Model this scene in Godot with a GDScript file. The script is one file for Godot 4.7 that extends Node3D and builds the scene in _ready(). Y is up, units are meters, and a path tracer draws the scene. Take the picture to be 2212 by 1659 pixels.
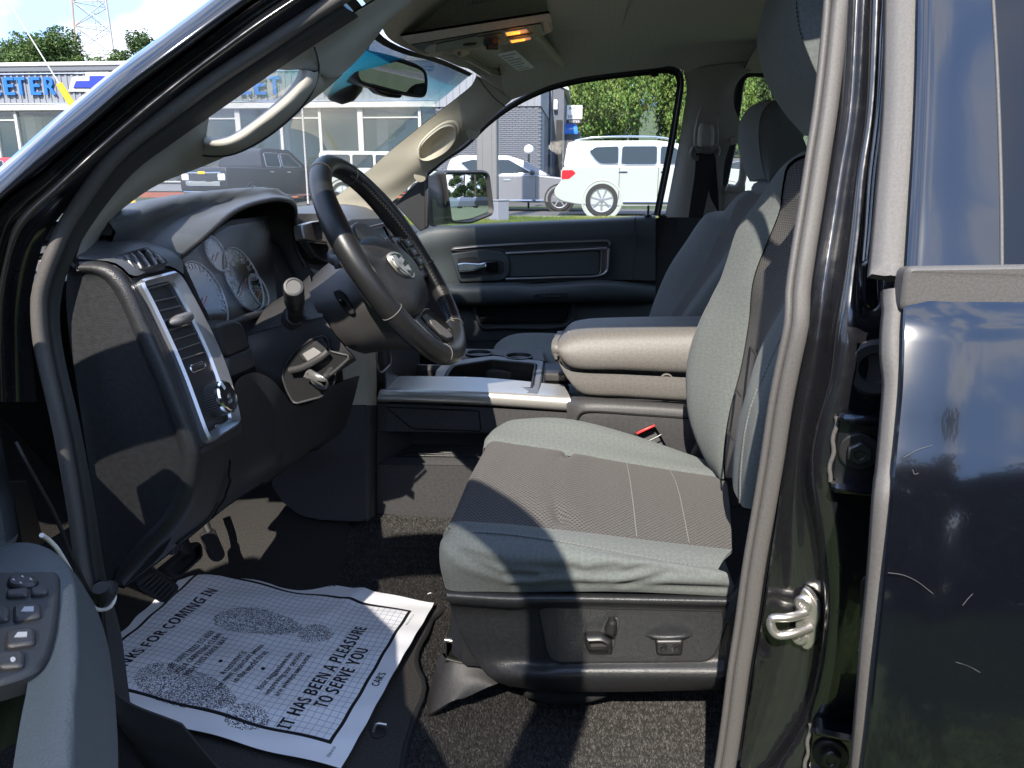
extends Node3D
# A pickup cab seen through its open driver's door, at a car dealer's lot.
# x runs to the tail of the truck, y up, z from the passenger's side to the driver's side; metres.

const EYE := Vector3(0, 1.6, 0.668)
const YAW := -0.0925
const PITCH := -0.2603
const FOCAL := 1662.17
const SC := 4032.0 / 2212.0
# windows of the photograph that coordinates were read from: left, top, photo pixels per unit
const FR := {
	"a": [0.0, 0.0, 1400.0 / 2212], "b": [1200.0, 0.0, 1400.0 / 2212], "c": [2400.0, 0.0, 1632.0 / 2212], "d": [200.0, 800.0, 1200.0 / 1991],
	"e": [1100.0, 600.0, 1200.0 / 1991], "f": [1600.0, 800.0, 1300.0 / 1961], "g": [0.0, 1900.0, 1800.0 / 2212], "h": [1600.0, 1600.0, 1400.0 / 2111],
	"i": [2500.0, 1500.0, 1532.0 / 1668], "j": [1500.0, 2300.0, 1500.0 / 2212], "l": [1000.0, 1300.0, 1300.0 / 2157], "m": [0.0, 900.0, 500.0 / 488],
	"n": [2500.0, 1100.0, 1200.0 / 2212], "o": [3100.0, 0.0, 932.0 / 1288], "p": [2700.0, 200.0, 600.0 / 1422], "q": [1500.0, 0.0, 900.0 / 2212],
	"r": [1700.0, 250.0, 1000.0 / 2212], "t": [520.0, 250.0, 1000.0 / 2212], "v": [0.0, 0.0, 560.0 / 1327], "s": [0.0, 0.0, 4032.0 / 2212]}
var axis_f := Vector3(sin(YAW) * cos(PITCH), sin(PITCH), -cos(YAW) * cos(PITCH))
var axis_r := Vector3(cos(YAW), 0, sin(YAW))
var axis_u := axis_r.cross(axis_f)
var M := {}
var truck: Node3D
var used := {}

# ---------------------------------------------------------------- reading positions off the photograph
func ray(f: String, x: float, y: float) -> Vector3:
	var o: Array = FR[f]
	var px: float = (o[0] + x * o[2]) / SC
	var py: float = (o[1] + y * o[2]) / SC
	return axis_f + axis_r * ((px - 1106.0) / FOCAL) - axis_u * ((py - 829.5) / FOCAL)

# the point where that direction meets the plane axis = v (0 x, 1 y, 2 z)
func U(f: String, x: float, y: float, ax: int, v: float) -> Vector3:
	var d := ray(f, x, y)
	return EYE + d * ((v - EYE[ax]) / d[ax])

func UP(f: String, x: float, y: float, pl: Plane) -> Vector3:
	var r: Variant = pl.intersects_ray(EYE, ray(f, x, y))
	return r if r != null else Vector3.ZERO

# a polyline on axis = v, v running evenly from v0 to v1
func L(f: String, a: Array, ax: int, v0: float, v1: float = NAN) -> PackedVector3Array:
	var out := PackedVector3Array()
	var n := a.size() / 2
	for i in n:
		var v := v0 if is_nan(v1) else lerpf(v0, v1, float(i) / maxi(1, n - 1))
		out.append(U(f, a[2 * i], a[2 * i + 1], ax, v))
	return out

# the same with a third number for each point: its own v
func L3(f: String, a: Array, ax: int) -> PackedVector3Array:
	var out := PackedVector3Array()
	for i in a.size() / 3:
		out.append(U(f, a[3 * i], a[3 * i + 1], ax, a[3 * i + 2]))
	return out

func LP(f: String, a: Array, pl: Plane) -> PackedVector3Array:
	var out := PackedVector3Array()
	for i in a.size() / 2:
		out.append(UP(f, a[2 * i], a[2 * i + 1], pl))
	return out

func V(a: Array) -> PackedVector3Array:
	var out := PackedVector3Array()
	for i in a.size() / 3:
		out.append(Vector3(a[3 * i], a[3 * i + 1], a[3 * i + 2]))
	return out

# ---------------------------------------------------------------- curves
func cr(a: Vector3, b: Vector3, c: Vector3, d: Vector3, t: float) -> Vector3:
	# chord lengths keep unevenly spaced points from overshooting
	var bc := sqrt(maxf(b.distance_to(c), 1e-6))
	return b.cubic_interpolate_in_time(c, a, d, t, bc, -sqrt(maxf(a.distance_to(b), 1e-6)), bc + sqrt(maxf(c.distance_to(d), 1e-6)))

func dense(p: PackedVector3Array, k: int, closed := false) -> PackedVector3Array:
	var n := p.size()
	var out := PackedVector3Array()
	for i in (n if closed else n - 1):
		var a := p[(i - 1 + n) % n] if closed or i > 0 else p[0] * 2.0 - p[1]
		var b := p[i]
		var c := p[(i + 1) % n]
		var d := p[(i + 2) % n] if closed or i < n - 2 else c * 2.0 - b
		for s in k:
			out.append(cr(a, b, c, d, float(s) / k))
	if not closed:
		out.append(p[n - 1])
	return out

# n points evenly along a curve through p
func rs(p: PackedVector3Array, n: int, smooth := true, closed := false) -> PackedVector3Array:
	var q := p
	if smooth and p.size() > 2:
		q = dense(p, 8, closed)
	elif closed:
		q = p.duplicate()
	if closed:
		q.append(q[0])
	var acc := PackedFloat32Array([0.0])
	for i in range(1, q.size()):
		acc.append(acc[i - 1] + q[i].distance_to(q[i - 1]))
	var total := acc[acc.size() - 1]
	var out := PackedVector3Array()
	var j := 0
	for i in n:
		var s := total * i / (n if closed else maxi(1, n - 1))
		while j < q.size() - 2 and acc[j + 1] < s:
			j += 1
		var seg := acc[j + 1] - acc[j]
		out.append(q[j].lerp(q[j + 1], clampf((s - acc[j]) / maxf(seg, 1e-9), 0, 1)))
	return out

# round the corners of a polygon
func rnd(p: PackedVector3Array, r: float, seg := 4, open := false) -> PackedVector3Array:
	var out := PackedVector3Array()
	var n := p.size()
	for i in n:
		if open and (i == 0 or i == n - 1):
			out.append(p[i])
			continue
		var a := p[(i - 1 + n) % n] - p[i]
		var b := p[(i + 1) % n] - p[i]
		var d := minf(r, minf(a.length(), b.length()) * 0.48)
		var s := p[i] + a.normalized() * d
		var e := p[i] + b.normalized() * d
		for k in seg + 1:
			var t := float(k) / seg
			out.append(s.lerp(p[i], t).lerp(p[i].lerp(e, t), t))
	return out

func newell(p: PackedVector3Array) -> Vector3:
	var s := Vector3.ZERO
	for i in p.size():
		s += p[i].cross(p[(i + 1) % p.size()])
	return s.normalized()

func centre(p: PackedVector3Array) -> Vector3:
	var s := Vector3.ZERO
	for q in p:
		s += q
	return s / p.size()

# ---------------------------------------------------------------- meshes
func tri(st: SurfaceTool, a: Vector3, b: Vector3, c: Vector3) -> void:
	st.add_vertex(a)
	st.add_vertex(b)
	st.add_vertex(c)

func quad(st: SurfaceTool, a: Vector3, b: Vector3, c: Vector3, d: Vector3) -> void:
	tri(st, a, b, c)
	tri(st, a, c, d)

func begin() -> SurfaceTool:
	var st := SurfaceTool.new()
	st.begin(Mesh.PRIMITIVE_TRIANGLES)
	return st

func done(st: SurfaceTool) -> ArrayMesh:
	st.generate_normals()
	return st.commit()

# a net of curves laid side by side; nu points along each, nv rows across them
func net(lines: Array, nu: int, nv: int, smooth_u := true, smooth_v := true) -> Array:
	var rows := []
	for l in lines:
		rows.append(rs(l, nu, smooth_u))
	var grid := []
	for k in nv:
		grid.append(PackedVector3Array())
	for i in nu:
		var col := PackedVector3Array()
		for r in rows:
			col.append(r[i])
		var c := rs(col, nv, smooth_v)
		for k in nv:
			grid[k].append(c[k])
	return grid

func grid_normals(g: Array, cu: bool, cv: bool) -> Array:
	var nv := g.size()
	var nu: int = g[0].size()
	var out := []
	for j in nv:
		var row := PackedVector3Array()
		for i in nu:
			var i0 := (i - 1 + nu) % nu if cu else maxi(i - 1, 0)
			var i1 := (i + 1) % nu if cu else mini(i + 1, nu - 1)
			var j0 := (j - 1 + nv) % nv if cv else maxi(j - 1, 0)
			var j1 := (j + 1) % nv if cv else mini(j + 1, nv - 1)
			var a: Vector3 = g[j][i1] - g[j][i0]
			var b: Vector3 = g[j1][i] - g[j0][i]
			row.append(a.cross(b).normalized())
		out.append(row)
	return out

# a sheet through a grid of points, with thickness away from the side that `outer` lies on
func sheet(g: Array, thick := 0.0, outer := EYE, cu := false, cv := false) -> ArrayMesh:
	var nv := g.size()
	var nu: int = g[0].size()
	var nn := grid_normals(g, cu, cv)
	var mid: Vector3 = g[nv / 2][nu / 2]
	var sgn := 1.0 if nn[nv / 2][nu / 2].dot(outer - mid) >= 0 else -1.0
	var vs := PackedVector3Array()
	var ns := PackedVector3Array()
	var uv := PackedVector2Array()
	var ix := PackedInt32Array()
	for side in (2 if thick > 0 else 1):
		var base := vs.size()
		for j in nv:
			for i in nu:
				var n: Vector3 = nn[j][i] * sgn
				vs.append(g[j][i] - n * thick if side else g[j][i])
				ns.append(-n if side else n)
				uv.append(Vector2(float(i) / (nu - 1), float(j) / (nv - 1)))
		for j in (nv if cv else nv - 1):
			for i in (nu if cu else nu - 1):
				var a := base + j * nu + i
				var b := base + j * nu + (i + 1) % nu
				var c := base + ((j + 1) % nv) * nu + (i + 1) % nu
				var d := base + ((j + 1) % nv) * nu + i
				if (sgn > 0) != (side == 1):
					ix.append_array([a, c, b, a, d, c])
				else:
					ix.append_array([a, b, c, a, c, d])
	if thick > 0:
		var rim := []
		if not cv:
			for j in [0, nv - 1]:
				for i in (nu if cu else nu - 1):
					rim.append([j * nu + i, j * nu + (i + 1) % nu])
		if not cu:
			for i in [0, nu - 1]:
				for j in (nv if cv else nv - 1):
					rim.append([j * nu + i, ((j + 1) % nv) * nu + i])
		var off := nu * nv
		for e in rim:
			var p := [vs[e[0]], vs[e[1]], vs[e[1] + off], vs[e[0] + off]]
			var n: Vector3 = (p[1] - p[0]).cross(p[2] - p[0]).normalized()
			if n.dot(p[0] - mid) < 0:
				n = -n
			var b := vs.size()
			for q in p:
				vs.append(q)
				ns.append(n)
				uv.append(Vector2.ZERO)
			ix.append_array([b, b + 1, b + 2, b, b + 2, b + 3])
	var arr := []
	arr.resize(Mesh.ARRAY_MAX)
	arr[Mesh.ARRAY_VERTEX] = vs
	arr[Mesh.ARRAY_NORMAL] = ns
	arr[Mesh.ARRAY_TEX_UV] = uv
	arr[Mesh.ARRAY_INDEX] = ix
	var m := ArrayMesh.new()
	m.add_surface_from_arrays(Mesh.PRIMITIVE_TRIANGLES, arr)
	return m

func inset(p: PackedVector3Array, n: Vector3, d: float) -> PackedVector3Array:
	var out := PackedVector3Array()
	var k := p.size()
	for i in k:
		var a := (p[i] - p[(i - 1 + k) % k]).normalized()
		var b := (p[(i + 1) % k] - p[i]).normalized()
		var na := n.cross(a)
		var nb := n.cross(b)
		var m := (na + nb).normalized()
		out.append(p[i] + m * d / maxf(0.35, m.dot(na)))
	return out

func flat2(p: PackedVector3Array, n: Vector3) -> PackedVector2Array:
	var x := (p[1] - p[0]).normalized()
	var y := n.cross(x)
	var out := PackedVector2Array()
	for q in p:
		out.append(Vector2((q - p[0]).dot(x), (q - p[0]).dot(y)))
	return out

func cap(st: SurfaceTool, p: PackedVector3Array, n: Vector3, front := true) -> void:
	var ix := Geometry2D.triangulate_polygon(flat2(p, n))
	for k in range(0, ix.size(), 3):
		var a := p[ix[k]]
		var b := p[ix[k + 1]]
		var c := p[ix[k + 2]]
		if ((b - a).cross(c - a).dot(n) > 0) == front:
			tri(st, a, c, b)
		else:
			tri(st, a, b, c)

func band(st: SurfaceTool, a: PackedVector3Array, b: PackedVector3Array, closed := true) -> void:
	var k := a.size()
	for i in (k if closed else k - 1):
		quad(st, a[i], b[i], b[(i + 1) % k], a[(i + 1) % k])

# a plate: flat outline, thickness behind it, rounded front edge; n points out of the front
func prism(p0: PackedVector3Array, depth: float, bevel := 0.002, n0 := Vector3.ZERO, st0: SurfaceTool = null) -> ArrayMesh:
	var n := n0.normalized() if n0 != Vector3.ZERO else newell(p0)
	var c := centre(p0)
	if n0 == Vector3.ZERO and n.dot(EYE - c) < 0:
		n = -n
	var p := p0.duplicate()
	if newell(p).dot(n) < 0:
		p.reverse()
	var st := st0 if st0 else begin()
	var top := inset(p, n, bevel)
	var mid := inset(p, n, bevel * 0.29)
	var lo := PackedVector3Array()
	var md := PackedVector3Array()
	var bk := PackedVector3Array()
	for i in p.size():
		lo.append(p[i] - n * bevel)
		md.append(mid[i] - n * bevel * 0.29)
		bk.append(p[i] - n * depth)
	st.set_smooth_group(-1)
	cap(st, top, n)
	cap(st, bk, n, false)
	if bevel > 0:
		st.set_smooth_group(1)
		band(st, top, md)
		band(st, md, lo)
	st.set_smooth_group(2)
	band(st, lo, bk)
	return null if st0 else done(st)

# a frame between two outlines with the same number of points
func frame(o: PackedVector3Array, i0: PackedVector3Array, depth: float, bevel := 0.002, n0 := Vector3.ZERO) -> ArrayMesh:
	var n := n0.normalized() if n0 != Vector3.ZERO else newell(o)
	if n0 == Vector3.ZERO and n.dot(EYE - centre(o)) < 0:
		n = -n
	var a := o.duplicate()
	var b := i0.duplicate()
	if newell(a).dot(n) < 0:
		a.reverse()
		b.reverse()
	var st := begin()
	var at := inset(a, n, bevel)
	var bt := inset(b, n, -bevel)
	var al := PackedVector3Array()
	var ab := PackedVector3Array()
	var bl := PackedVector3Array()
	var bb := PackedVector3Array()
	for k in a.size():
		al.append(a[k] - n * bevel)
		ab.append(a[k] - n * depth)
		bl.append(b[k] - n * bevel)
		bb.append(b[k] - n * depth)
	st.set_smooth_group(0)
	band(st, bt, at)
	st.set_smooth_group(1)
	band(st, at, al)
	band(st, bl, bt)
	st.set_smooth_group(2)
	band(st, al, ab)
	band(st, bb, bl)
	st.set_smooth_group(3)
	band(st, ab, bb)
	return done(st)

# a profile (2D) swept along a path; the profile's x lies across `up`
func sweep(path: PackedVector3Array, prof: PackedVector2Array, up: Vector3, closed := false, caps := true, scale := PackedFloat32Array()) -> ArrayMesh:
	var st := begin()
	var rings := []
	var n := path.size()
	for i in n:
		var t := (path[(i + 1) % n] if closed or i < n - 1 else path[i]) - (path[(i - 1 + n) % n] if closed or i > 0 else path[i])
		t = t.normalized()
		var x := t.cross(up).normalized()
		var y := x.cross(t).normalized()
		var k := scale[i] if scale.size() else 1.0
		var r := PackedVector3Array()
		for q in prof:
			r.append(path[i] + (x * q.x + y * q.y) * k)
		rings.append(r)
	st.set_smooth_group(1)
	for i in (n if closed else n - 1):
		band(st, rings[i], rings[(i + 1) % n])
	if caps and not closed:
		st.set_smooth_group(-1)
		cap(st, rings[0], (path[0] - path[1]).normalized(), true)
		cap(st, rings[n - 1], (path[n - 1] - path[n - 2]).normalized(), true)
	return done(st)

func circle(r: float, n := 12, ry := -1.0) -> PackedVector2Array:
	var out := PackedVector2Array()
	for i in n:
		out.append(Vector2(cos(TAU * i / n) * r, sin(TAU * i / n) * (r if ry < 0 else ry)))
	return out

func tube(path: PackedVector3Array, r: float, n := 10, closed := false, up := Vector3(0.13, 0.97, 0.21), scale := PackedFloat32Array()) -> ArrayMesh:
	return sweep(path, circle(r, n), up, closed, true, scale)

# radius and height pairs turned about an axis
func lathe(o: Vector3, axis: Vector3, prof: Array, n := 24) -> ArrayMesh:
	var st := begin()
	var z := axis.normalized()
	var x := z.cross(Vector3(0.3, 0.8, 0.52)).normalized()
	var y := z.cross(x)
	var rings := []
	for k in prof.size() / 2:
		var r := PackedVector3Array()
		for i in n:
			var a := TAU * i / n
			r.append(o + z * prof[2 * k + 1] + (x * cos(a) + y * sin(a)) * maxf(prof[2 * k], 1e-5))
		rings.append(r)
	for k in rings.size() - 1:
		st.set_smooth_group(-1 if absf(prof[2 * k + 1] - prof[2 * k + 3]) < 1e-6 else 10 + k)
		var flat_a: Vector2 = Vector2(prof[2 * k + 2] - prof[2 * k], prof[2 * k + 3] - prof[2 * k + 1]).normalized()
		if k > 0:
			var flat_b: Vector2 = Vector2(prof[2 * k] - prof[2 * k - 2], prof[2 * k + 1] - prof[2 * k - 1]).normalized()
			if flat_a.dot(flat_b) > 0.8:
				st.set_smooth_group(9)
		band(st, rings[k], rings[k + 1])
	return done(st)

# box with chamfered edges, spanned by the axes of b
func block(c: Vector3, size: Vector3, bev := 0.004, b := Basis.IDENTITY, st0: SurfaceTool = null) -> ArrayMesh:
	var st := st0 if st0 else begin()
	var h := size * 0.5
	bev = minf(bev, minf(h.x, minf(h.y, h.z)) * 0.9)
	st.set_smooth_group(-1)
	var f := func(sx: float, sy: float, sz: float, k: int) -> Vector3:
		var q := Vector3(sx * h.x, sy * h.y, sz * h.z)
		for ax in 3:
			if ax != k:
				q[ax] -= bev * signf(q[ax])
		return c + b * q
	for k in 3:
		var u := (k + 1) % 3
		var v := (k + 2) % 3
		for s in [-1.0, 1.0]:
			var qs := []
			for e in [[-1, -1], [1, -1], [1, 1], [-1, 1]]:
				var w := [0.0, 0.0, 0.0]
				w[k] = s
				w[u] = float(e[0])
				w[v] = float(e[1])
				qs.append(f.call(w[0], w[1], w[2], k))
			if s > 0:
				quad(st, qs[0], qs[3], qs[2], qs[1])
			else:
				quad(st, qs[0], qs[1], qs[2], qs[3])
		for su in [-1.0, 1.0]:
			for sv in [-1.0, 1.0]:
				var pts := []
				for sk in [-1.0, 1.0]:
					var w := [0.0, 0.0, 0.0]
					w[k] = sk
					w[u] = su
					w[v] = sv
					pts.append([f.call(w[0], w[1], w[2], u), f.call(w[0], w[1], w[2], v)])
				if su * sv > 0:
					quad(st, pts[0][0], pts[1][0], pts[1][1], pts[0][1])
				else:
					quad(st, pts[0][0], pts[0][1], pts[1][1], pts[1][0])
	for sx in [-1.0, 1.0]:
		for sy in [-1.0, 1.0]:
			for sz in [-1.0, 1.0]:
				var a: Vector3 = f.call(sx, sy, sz, 0)
				var d: Vector3 = f.call(sx, sy, sz, 1)
				var e: Vector3 = f.call(sx, sy, sz, 2)
				if sx * sy * sz > 0:
					tri(st, a, e, d)
				else:
					tri(st, a, d, e)
	return null if st0 else done(st)

# ---------------------------------------------------------------- nodes
func part(parent: Node, called: String, mesh: Mesh, m: Material) -> MeshInstance3D:
	var o := MeshInstance3D.new()
	o.name = called
	o.mesh = mesh
	o.material_override = m
	parent.add_child(o, true)
	return o

func numbered(called: String) -> String:
	used[called] = used.get(called, -1) + 1
	return called if used[called] == 0 else "%s_%03d" % [called, used[called]]

func tag(o: Node, label: String, category := "", group := "", kind := "") -> void:
	if label:
		o.set_meta("label", label)
	if category:
		o.set_meta("category", category)
	if group:
		o.set_meta("group", group)
	if kind:
		o.set_meta("kind", kind)

func thing(called: String, at: Vector3, label: String, category: String, group := "") -> Node3D:
	var o := Node3D.new()
	o.name = numbered(called)
	add_child(o)
	o.position = at
	tag(o, label, category, group)
	return o

func holder(parent: Node, called: String) -> Node3D:
	var o := Node3D.new()
	o.name = called
	parent.add_child(o, true)
	return o

func solid(called: String, mesh: Mesh, m: Material, kind := "structure") -> MeshInstance3D:
	var o := part(self, numbered(called), mesh, m)
	o.set_meta("kind", kind)
	return o

# flat lettering: mesh of the word, its triangles mapped by `where` (x along the word, y up, both in metres from its centre)
func word(text: String, height: float, width: float, where: Callable, depth := 0.0, bold := false) -> ArrayMesh:
	var t := TextMesh.new()
	var f := SystemFont.new()
	f.font_names = PackedStringArray(["Droid Sans"])
	f.font_weight = 700 if bold else 400
	t.font = f
	t.text = text
	t.font_size = 64
	t.pixel_size = 0.01
	t.depth = maxf(depth, 0.01)
	t.curve_step = 4.0
	var bb := t.get_aabb()
	var st := begin()
	var arr := t.get_mesh_arrays() if t.get_surface_count() == 1 else t.surface_get_arrays(0)
	var vs: PackedVector3Array = arr[Mesh.ARRAY_VERTEX]
	var ns: PackedVector3Array = arr[Mesh.ARRAY_NORMAL]
	var ix: PackedInt32Array = arr[Mesh.ARRAY_INDEX] if arr[Mesh.ARRAY_INDEX] != null else PackedInt32Array(range(vs.size()))
	var cc := bb.get_center()
	var sx := width / bb.size.x if width > 0 else height / bb.size.y
	var sy := height / bb.size.y
	st.set_smooth_group(-1)
	for k in range(0, ix.size(), 3):
		if depth <= 0.0 and ns[ix[k]].z < 0.5:
			continue
		for e in 3:
			var q := vs[ix[k + e]] - cc
			st.add_vertex(where.call(q.x * sx, q.y * sy) if depth <= 0.0 else where.call(q.x * sx, q.y * sy, q.z))
	return done(st)

# ---------------------------------------------------------------- materials
func lin(r: float, g: float, b: float, a := 1.0) -> Color:
	var c := Color(r, g, b).linear_to_srgb()
	c.a = a
	return c

func mat(called: String, c: Color, rough: float, metal := 0.0, spec := 0.5) -> StandardMaterial3D:
	var m := StandardMaterial3D.new()
	m.resource_name = called
	m.albedo_color = c
	m.roughness = rough
	m.metallic = metal
	m.metallic_specular = spec
	M[called] = m
	return m

func noise_image(seed_: int, type: int, freq: float, size: int, octaves := 3, cell := 0) -> Image:
	var n := FastNoiseLite.new()
	n.seed = seed_
	n.noise_type = type
	n.frequency = freq
	n.fractal_octaves = octaves
	n.fractal_type = FastNoiseLite.FRACTAL_FBM if octaves > 1 else FastNoiseLite.FRACTAL_NONE
	if type == FastNoiseLite.TYPE_CELLULAR:
		n.cellular_return_type = cell
	return n.get_seamless_image(size, size)

func normal_of(im: Image, strength: float) -> ImageTexture:
	var d: Image = im.duplicate()
	d.convert(Image.FORMAT_RGBA8)
	d.bump_map_to_normal_map(strength)
	return ImageTexture.create_from_image(d)

# a grey image between two values, as a texture that multiplies the colour
func tone(im: Image, lo: float, hi: float) -> ImageTexture:
	var s: Image = im.duplicate()
	s.convert(Image.FORMAT_L8)
	var b := s.get_data()
	for i in b.size():
		b[i] = int(clampf(lerpf(lo, hi, b[i] / 255.0), 0, 1) * 255.0)
	return ImageTexture.create_from_image(Image.create_from_data(s.get_width(), s.get_height(), false, Image.FORMAT_L8, b))

func tri_map(m: StandardMaterial3D, size: float) -> void:
	m.uv1_triplanar = true
	m.uv1_world_triplanar = true
	m.uv1_triplanar_sharpness = 6.0
	m.uv1_scale = Vector3.ONE / size

func grain(m: StandardMaterial3D, tex: Texture2D, size: float, strength: float, alb: Texture2D = null) -> void:
	tri_map(m, size)
	m.normal_enabled = true
	m.normal_texture = tex
	m.normal_scale = strength
	if alb:
		m.albedo_texture = alb


func make_materials() -> void:
	var leather := noise_image(3, FastNoiseLite.TYPE_CELLULAR, 0.045, 512, 1, FastNoiseLite.RETURN_DISTANCE2_SUB)
	var leather_n := normal_of(leather, 5.0)
	var fine := noise_image(5, FastNoiseLite.TYPE_SIMPLEX, 0.09, 512, 3)
	var fine_n := normal_of(fine, 4.0)
	var soft := noise_image(8, FastNoiseLite.TYPE_SIMPLEX, 0.008, 512, 5)
	var dust := tone(soft, 0.84, 1.0)
	var dusty := tone(noise_image(9, FastNoiseLite.TYPE_SIMPLEX, 0.03, 512, 5), 0.86, 1.0)
	var specks := tone(noise_image(21, FastNoiseLite.TYPE_SIMPLEX, 0.1, 512, 3), 0.0, 1.0)
	var speck_n := normal_of(noise_image(21, FastNoiseLite.TYPE_SIMPLEX, 0.1, 512, 3), 6.0)
	# outside paint
	var m := mat("black_paint", lin(0.003, 0.0035, 0.006), 0.13, 0.0, 0.62)
	m.clearcoat_enabled = true
	m.clearcoat = 0.7
	m.clearcoat_roughness = 0.02
	m = mat("jamb_paint", lin(0.008, 0.008, 0.010), 0.2, 0.0, 0.6)
	m.clearcoat_enabled = true
	m.clearcoat = 1.0
	m.clearcoat_roughness = 0.03
	var dirt := tone(noise_image(31, FastNoiseLite.TYPE_SIMPLEX, 0.05, 512, 5), 0.0, 1.0)
	m.clearcoat_texture = null
	m.roughness_texture = tone(noise_image(31, FastNoiseLite.TYPE_SIMPLEX, 0.03, 512, 5), 0.5, 1.0)
	m.roughness = 0.3
	tri_map(m, 0.35)
	m = mat("seal_grey", lin(0.10, 0.095, 0.092), 0.55)
	grain(m, fine_n, 0.06, 0.35, dusty)
	m = mat("seal_dark", lin(0.03, 0.03, 0.031), 0.5)
	grain(m, fine_n, 0.06, 0.3, dust)
	m = mat("rubber", lin(0.014, 0.014, 0.015), 0.6)
	m = mat("gap_black", lin(0.004, 0.004, 0.004), 0.9)
	# inside plastics
	m = mat("trim_black", lin(0.027, 0.028, 0.031), 0.42)
	grain(m, leather_n, 0.05, 0.55, dust)
	m = mat("trim_dark", lin(0.032, 0.032, 0.034), 0.45)
	grain(m, fine_n, 0.05, 0.35, dusty)
	m = mat("trim_column", lin(0.042, 0.041, 0.042), 0.45)
	grain(m, fine_n, 0.05, 0.25, dusty)
	m = mat("dash_grey", lin(0.075, 0.082, 0.088), 0.5)
	grain(m, leather_n, 0.06, 0.4)
	m = mat("door_dark", lin(0.05, 0.062, 0.068), 0.5)
	grain(m, leather_n, 0.06, 0.35)
	m = mat("door_black", lin(0.016, 0.018, 0.02), 0.5)
	grain(m, fine_n, 0.05, 0.3)
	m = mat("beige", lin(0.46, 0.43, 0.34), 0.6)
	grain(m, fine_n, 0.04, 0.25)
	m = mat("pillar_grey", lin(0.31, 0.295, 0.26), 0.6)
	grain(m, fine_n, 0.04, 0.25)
	m = mat("headliner", lin(0.54, 0.51, 0.43), 0.95)
	grain(m, speck_n, 0.05, 0.3, tone(soft, 0.9, 1.0))
	m = mat("visor_cloth", lin(0.56, 0.53, 0.42), 0.9)
	grain(m, speck_n, 0.05, 0.3, tone(soft, 0.9, 1.0))
	m = mat("armrest_leather", lin(0.145, 0.137, 0.127), 0.52)
	grain(m, leather_n, 0.035, 0.4, tone(soft, 0.88, 1.0))
	m = mat("console_dark", lin(0.055, 0.054, 0.056), 0.5)
	grain(m, leather_n, 0.04, 0.5, dust)
	m = mat("black_smooth", lin(0.012, 0.012, 0.013), 0.42)
	m = mat("piano_black", lin(0.006, 0.006, 0.007), 0.12)
	m = mat("print_white", lin(0.7, 0.71, 0.72), 0.6)
	m = mat("print_grey", lin(0.35, 0.35, 0.36), 0.6)
	m = mat("wheel_leather", lin(0.017, 0.017, 0.018), 0.36)
	grain(m, leather_n, 0.04, 0.22, dusty)
	m = mat("stitch", lin(0.10, 0.095, 0.09), 0.7)
	m = mat("stitch_light", lin(0.17, 0.18, 0.175), 0.7)
	m = mat("silver", lin(0.62, 0.60, 0.56), 0.38, 0.75)
	grain(m, fine_n, 0.08, 0.08)
	m = mat("bezel_silver", lin(0.5, 0.52, 0.56), 0.3, 0.85)
	m = mat("satin_grey", lin(0.22, 0.215, 0.21), 0.4, 0.6)
	m = mat("chrome", lin(0.78, 0.78, 0.79), 0.08, 1.0)
	m = mat("steel", lin(0.6, 0.58, 0.55), 0.32, 0.9)
	m = mat("dark_steel", lin(0.05, 0.05, 0.045), 0.3, 0.6)
	m = mat("red_button", lin(0.65, 0.03, 0.03), 0.4)
	# cloth
	var weave := Image.create(64, 64, false, Image.FORMAT_L8)
	for y in 64:
		for x in 64:
			var a := 0.5 + 0.5 * sin(TAU * (x + y) / 8.0)
			weave.set_pixel(x, y, Color.from_hsv(0, 0, 0.55 + 0.45 * a))
	var weave_n := normal_of(weave, 2.0)
	m = mat("cloth_grey", lin(0.135, 0.150, 0.147), 0.92)
	grain(m, speck_n, 0.03, 0.35, tone(soft, 0.86, 1.0))
	m.rim_enabled = true
	m.rim = 0.35
	var mesh_im := Image.create(128, 128, false, Image.FORMAT_L8)
	var rg := RandomNumberGenerator.new()
	rg.seed = 4
	for y in 128:
		for x in 128:
			mesh_im.set_pixel(x, y, Color.from_hsv(0, 0, rg.randf_range(0.7, 1.0)))
	for r in 16:
		for c in 8:
			var ox := c * 16 + (8 if r % 2 else 0)
			for dy in 5:
				for dx in 9:
					var e := 0.38 if dy > 0 and dy < 4 and dx > 0 and dx < 8 else 0.62
					mesh_im.set_pixel((ox + dx + 2) % 128, r * 8 + dy + 1, Color.from_hsv(0, 0, e * rg.randf_range(0.8, 1.1)))
	m = mat("cloth_mesh", lin(0.130, 0.122, 0.117), 0.95)
	grain(m, normal_of(mesh_im, 3.0), 0.056, 0.8, ImageTexture.create_from_image(mesh_im))
	m.rim_enabled = true
	m.rim = 0.3
	m = mat("carpet", lin(0.085, 0.078, 0.074), 0.98)
	grain(m, speck_n, 0.13, 1.2, specks)
	m = mat("mat_carpet", lin(0.07, 0.064, 0.058), 0.98)
	grain(m, speck_n, 0.10, 0.8, tone(noise_image(23, FastNoiseLite.TYPE_SIMPLEX, 0.05, 512, 4), 0.55, 1.0))
	m = mat("webbing", lin(0.012, 0.012, 0.013), 0.85)
	m = mat("paper", lin(0.82, 0.83, 0.86), 0.75)
	m = mat("ink", lin(0.012, 0.012, 0.014), 0.7)
	m = mat("cable_white", lin(0.72, 0.70, 0.66), 0.5)
	# glass
	m = mat("glass", Color(0.55, 0.65, 0.6, 0.05), 0.02)
	m.transparency = BaseMaterial3D.TRANSPARENCY_ALPHA
	m = mat("hazed_windshield_glass", Color(0.72, 0.78, 0.75, 0.11), 0.02)  # whitish colour paints haze and reflections into the glass
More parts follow.
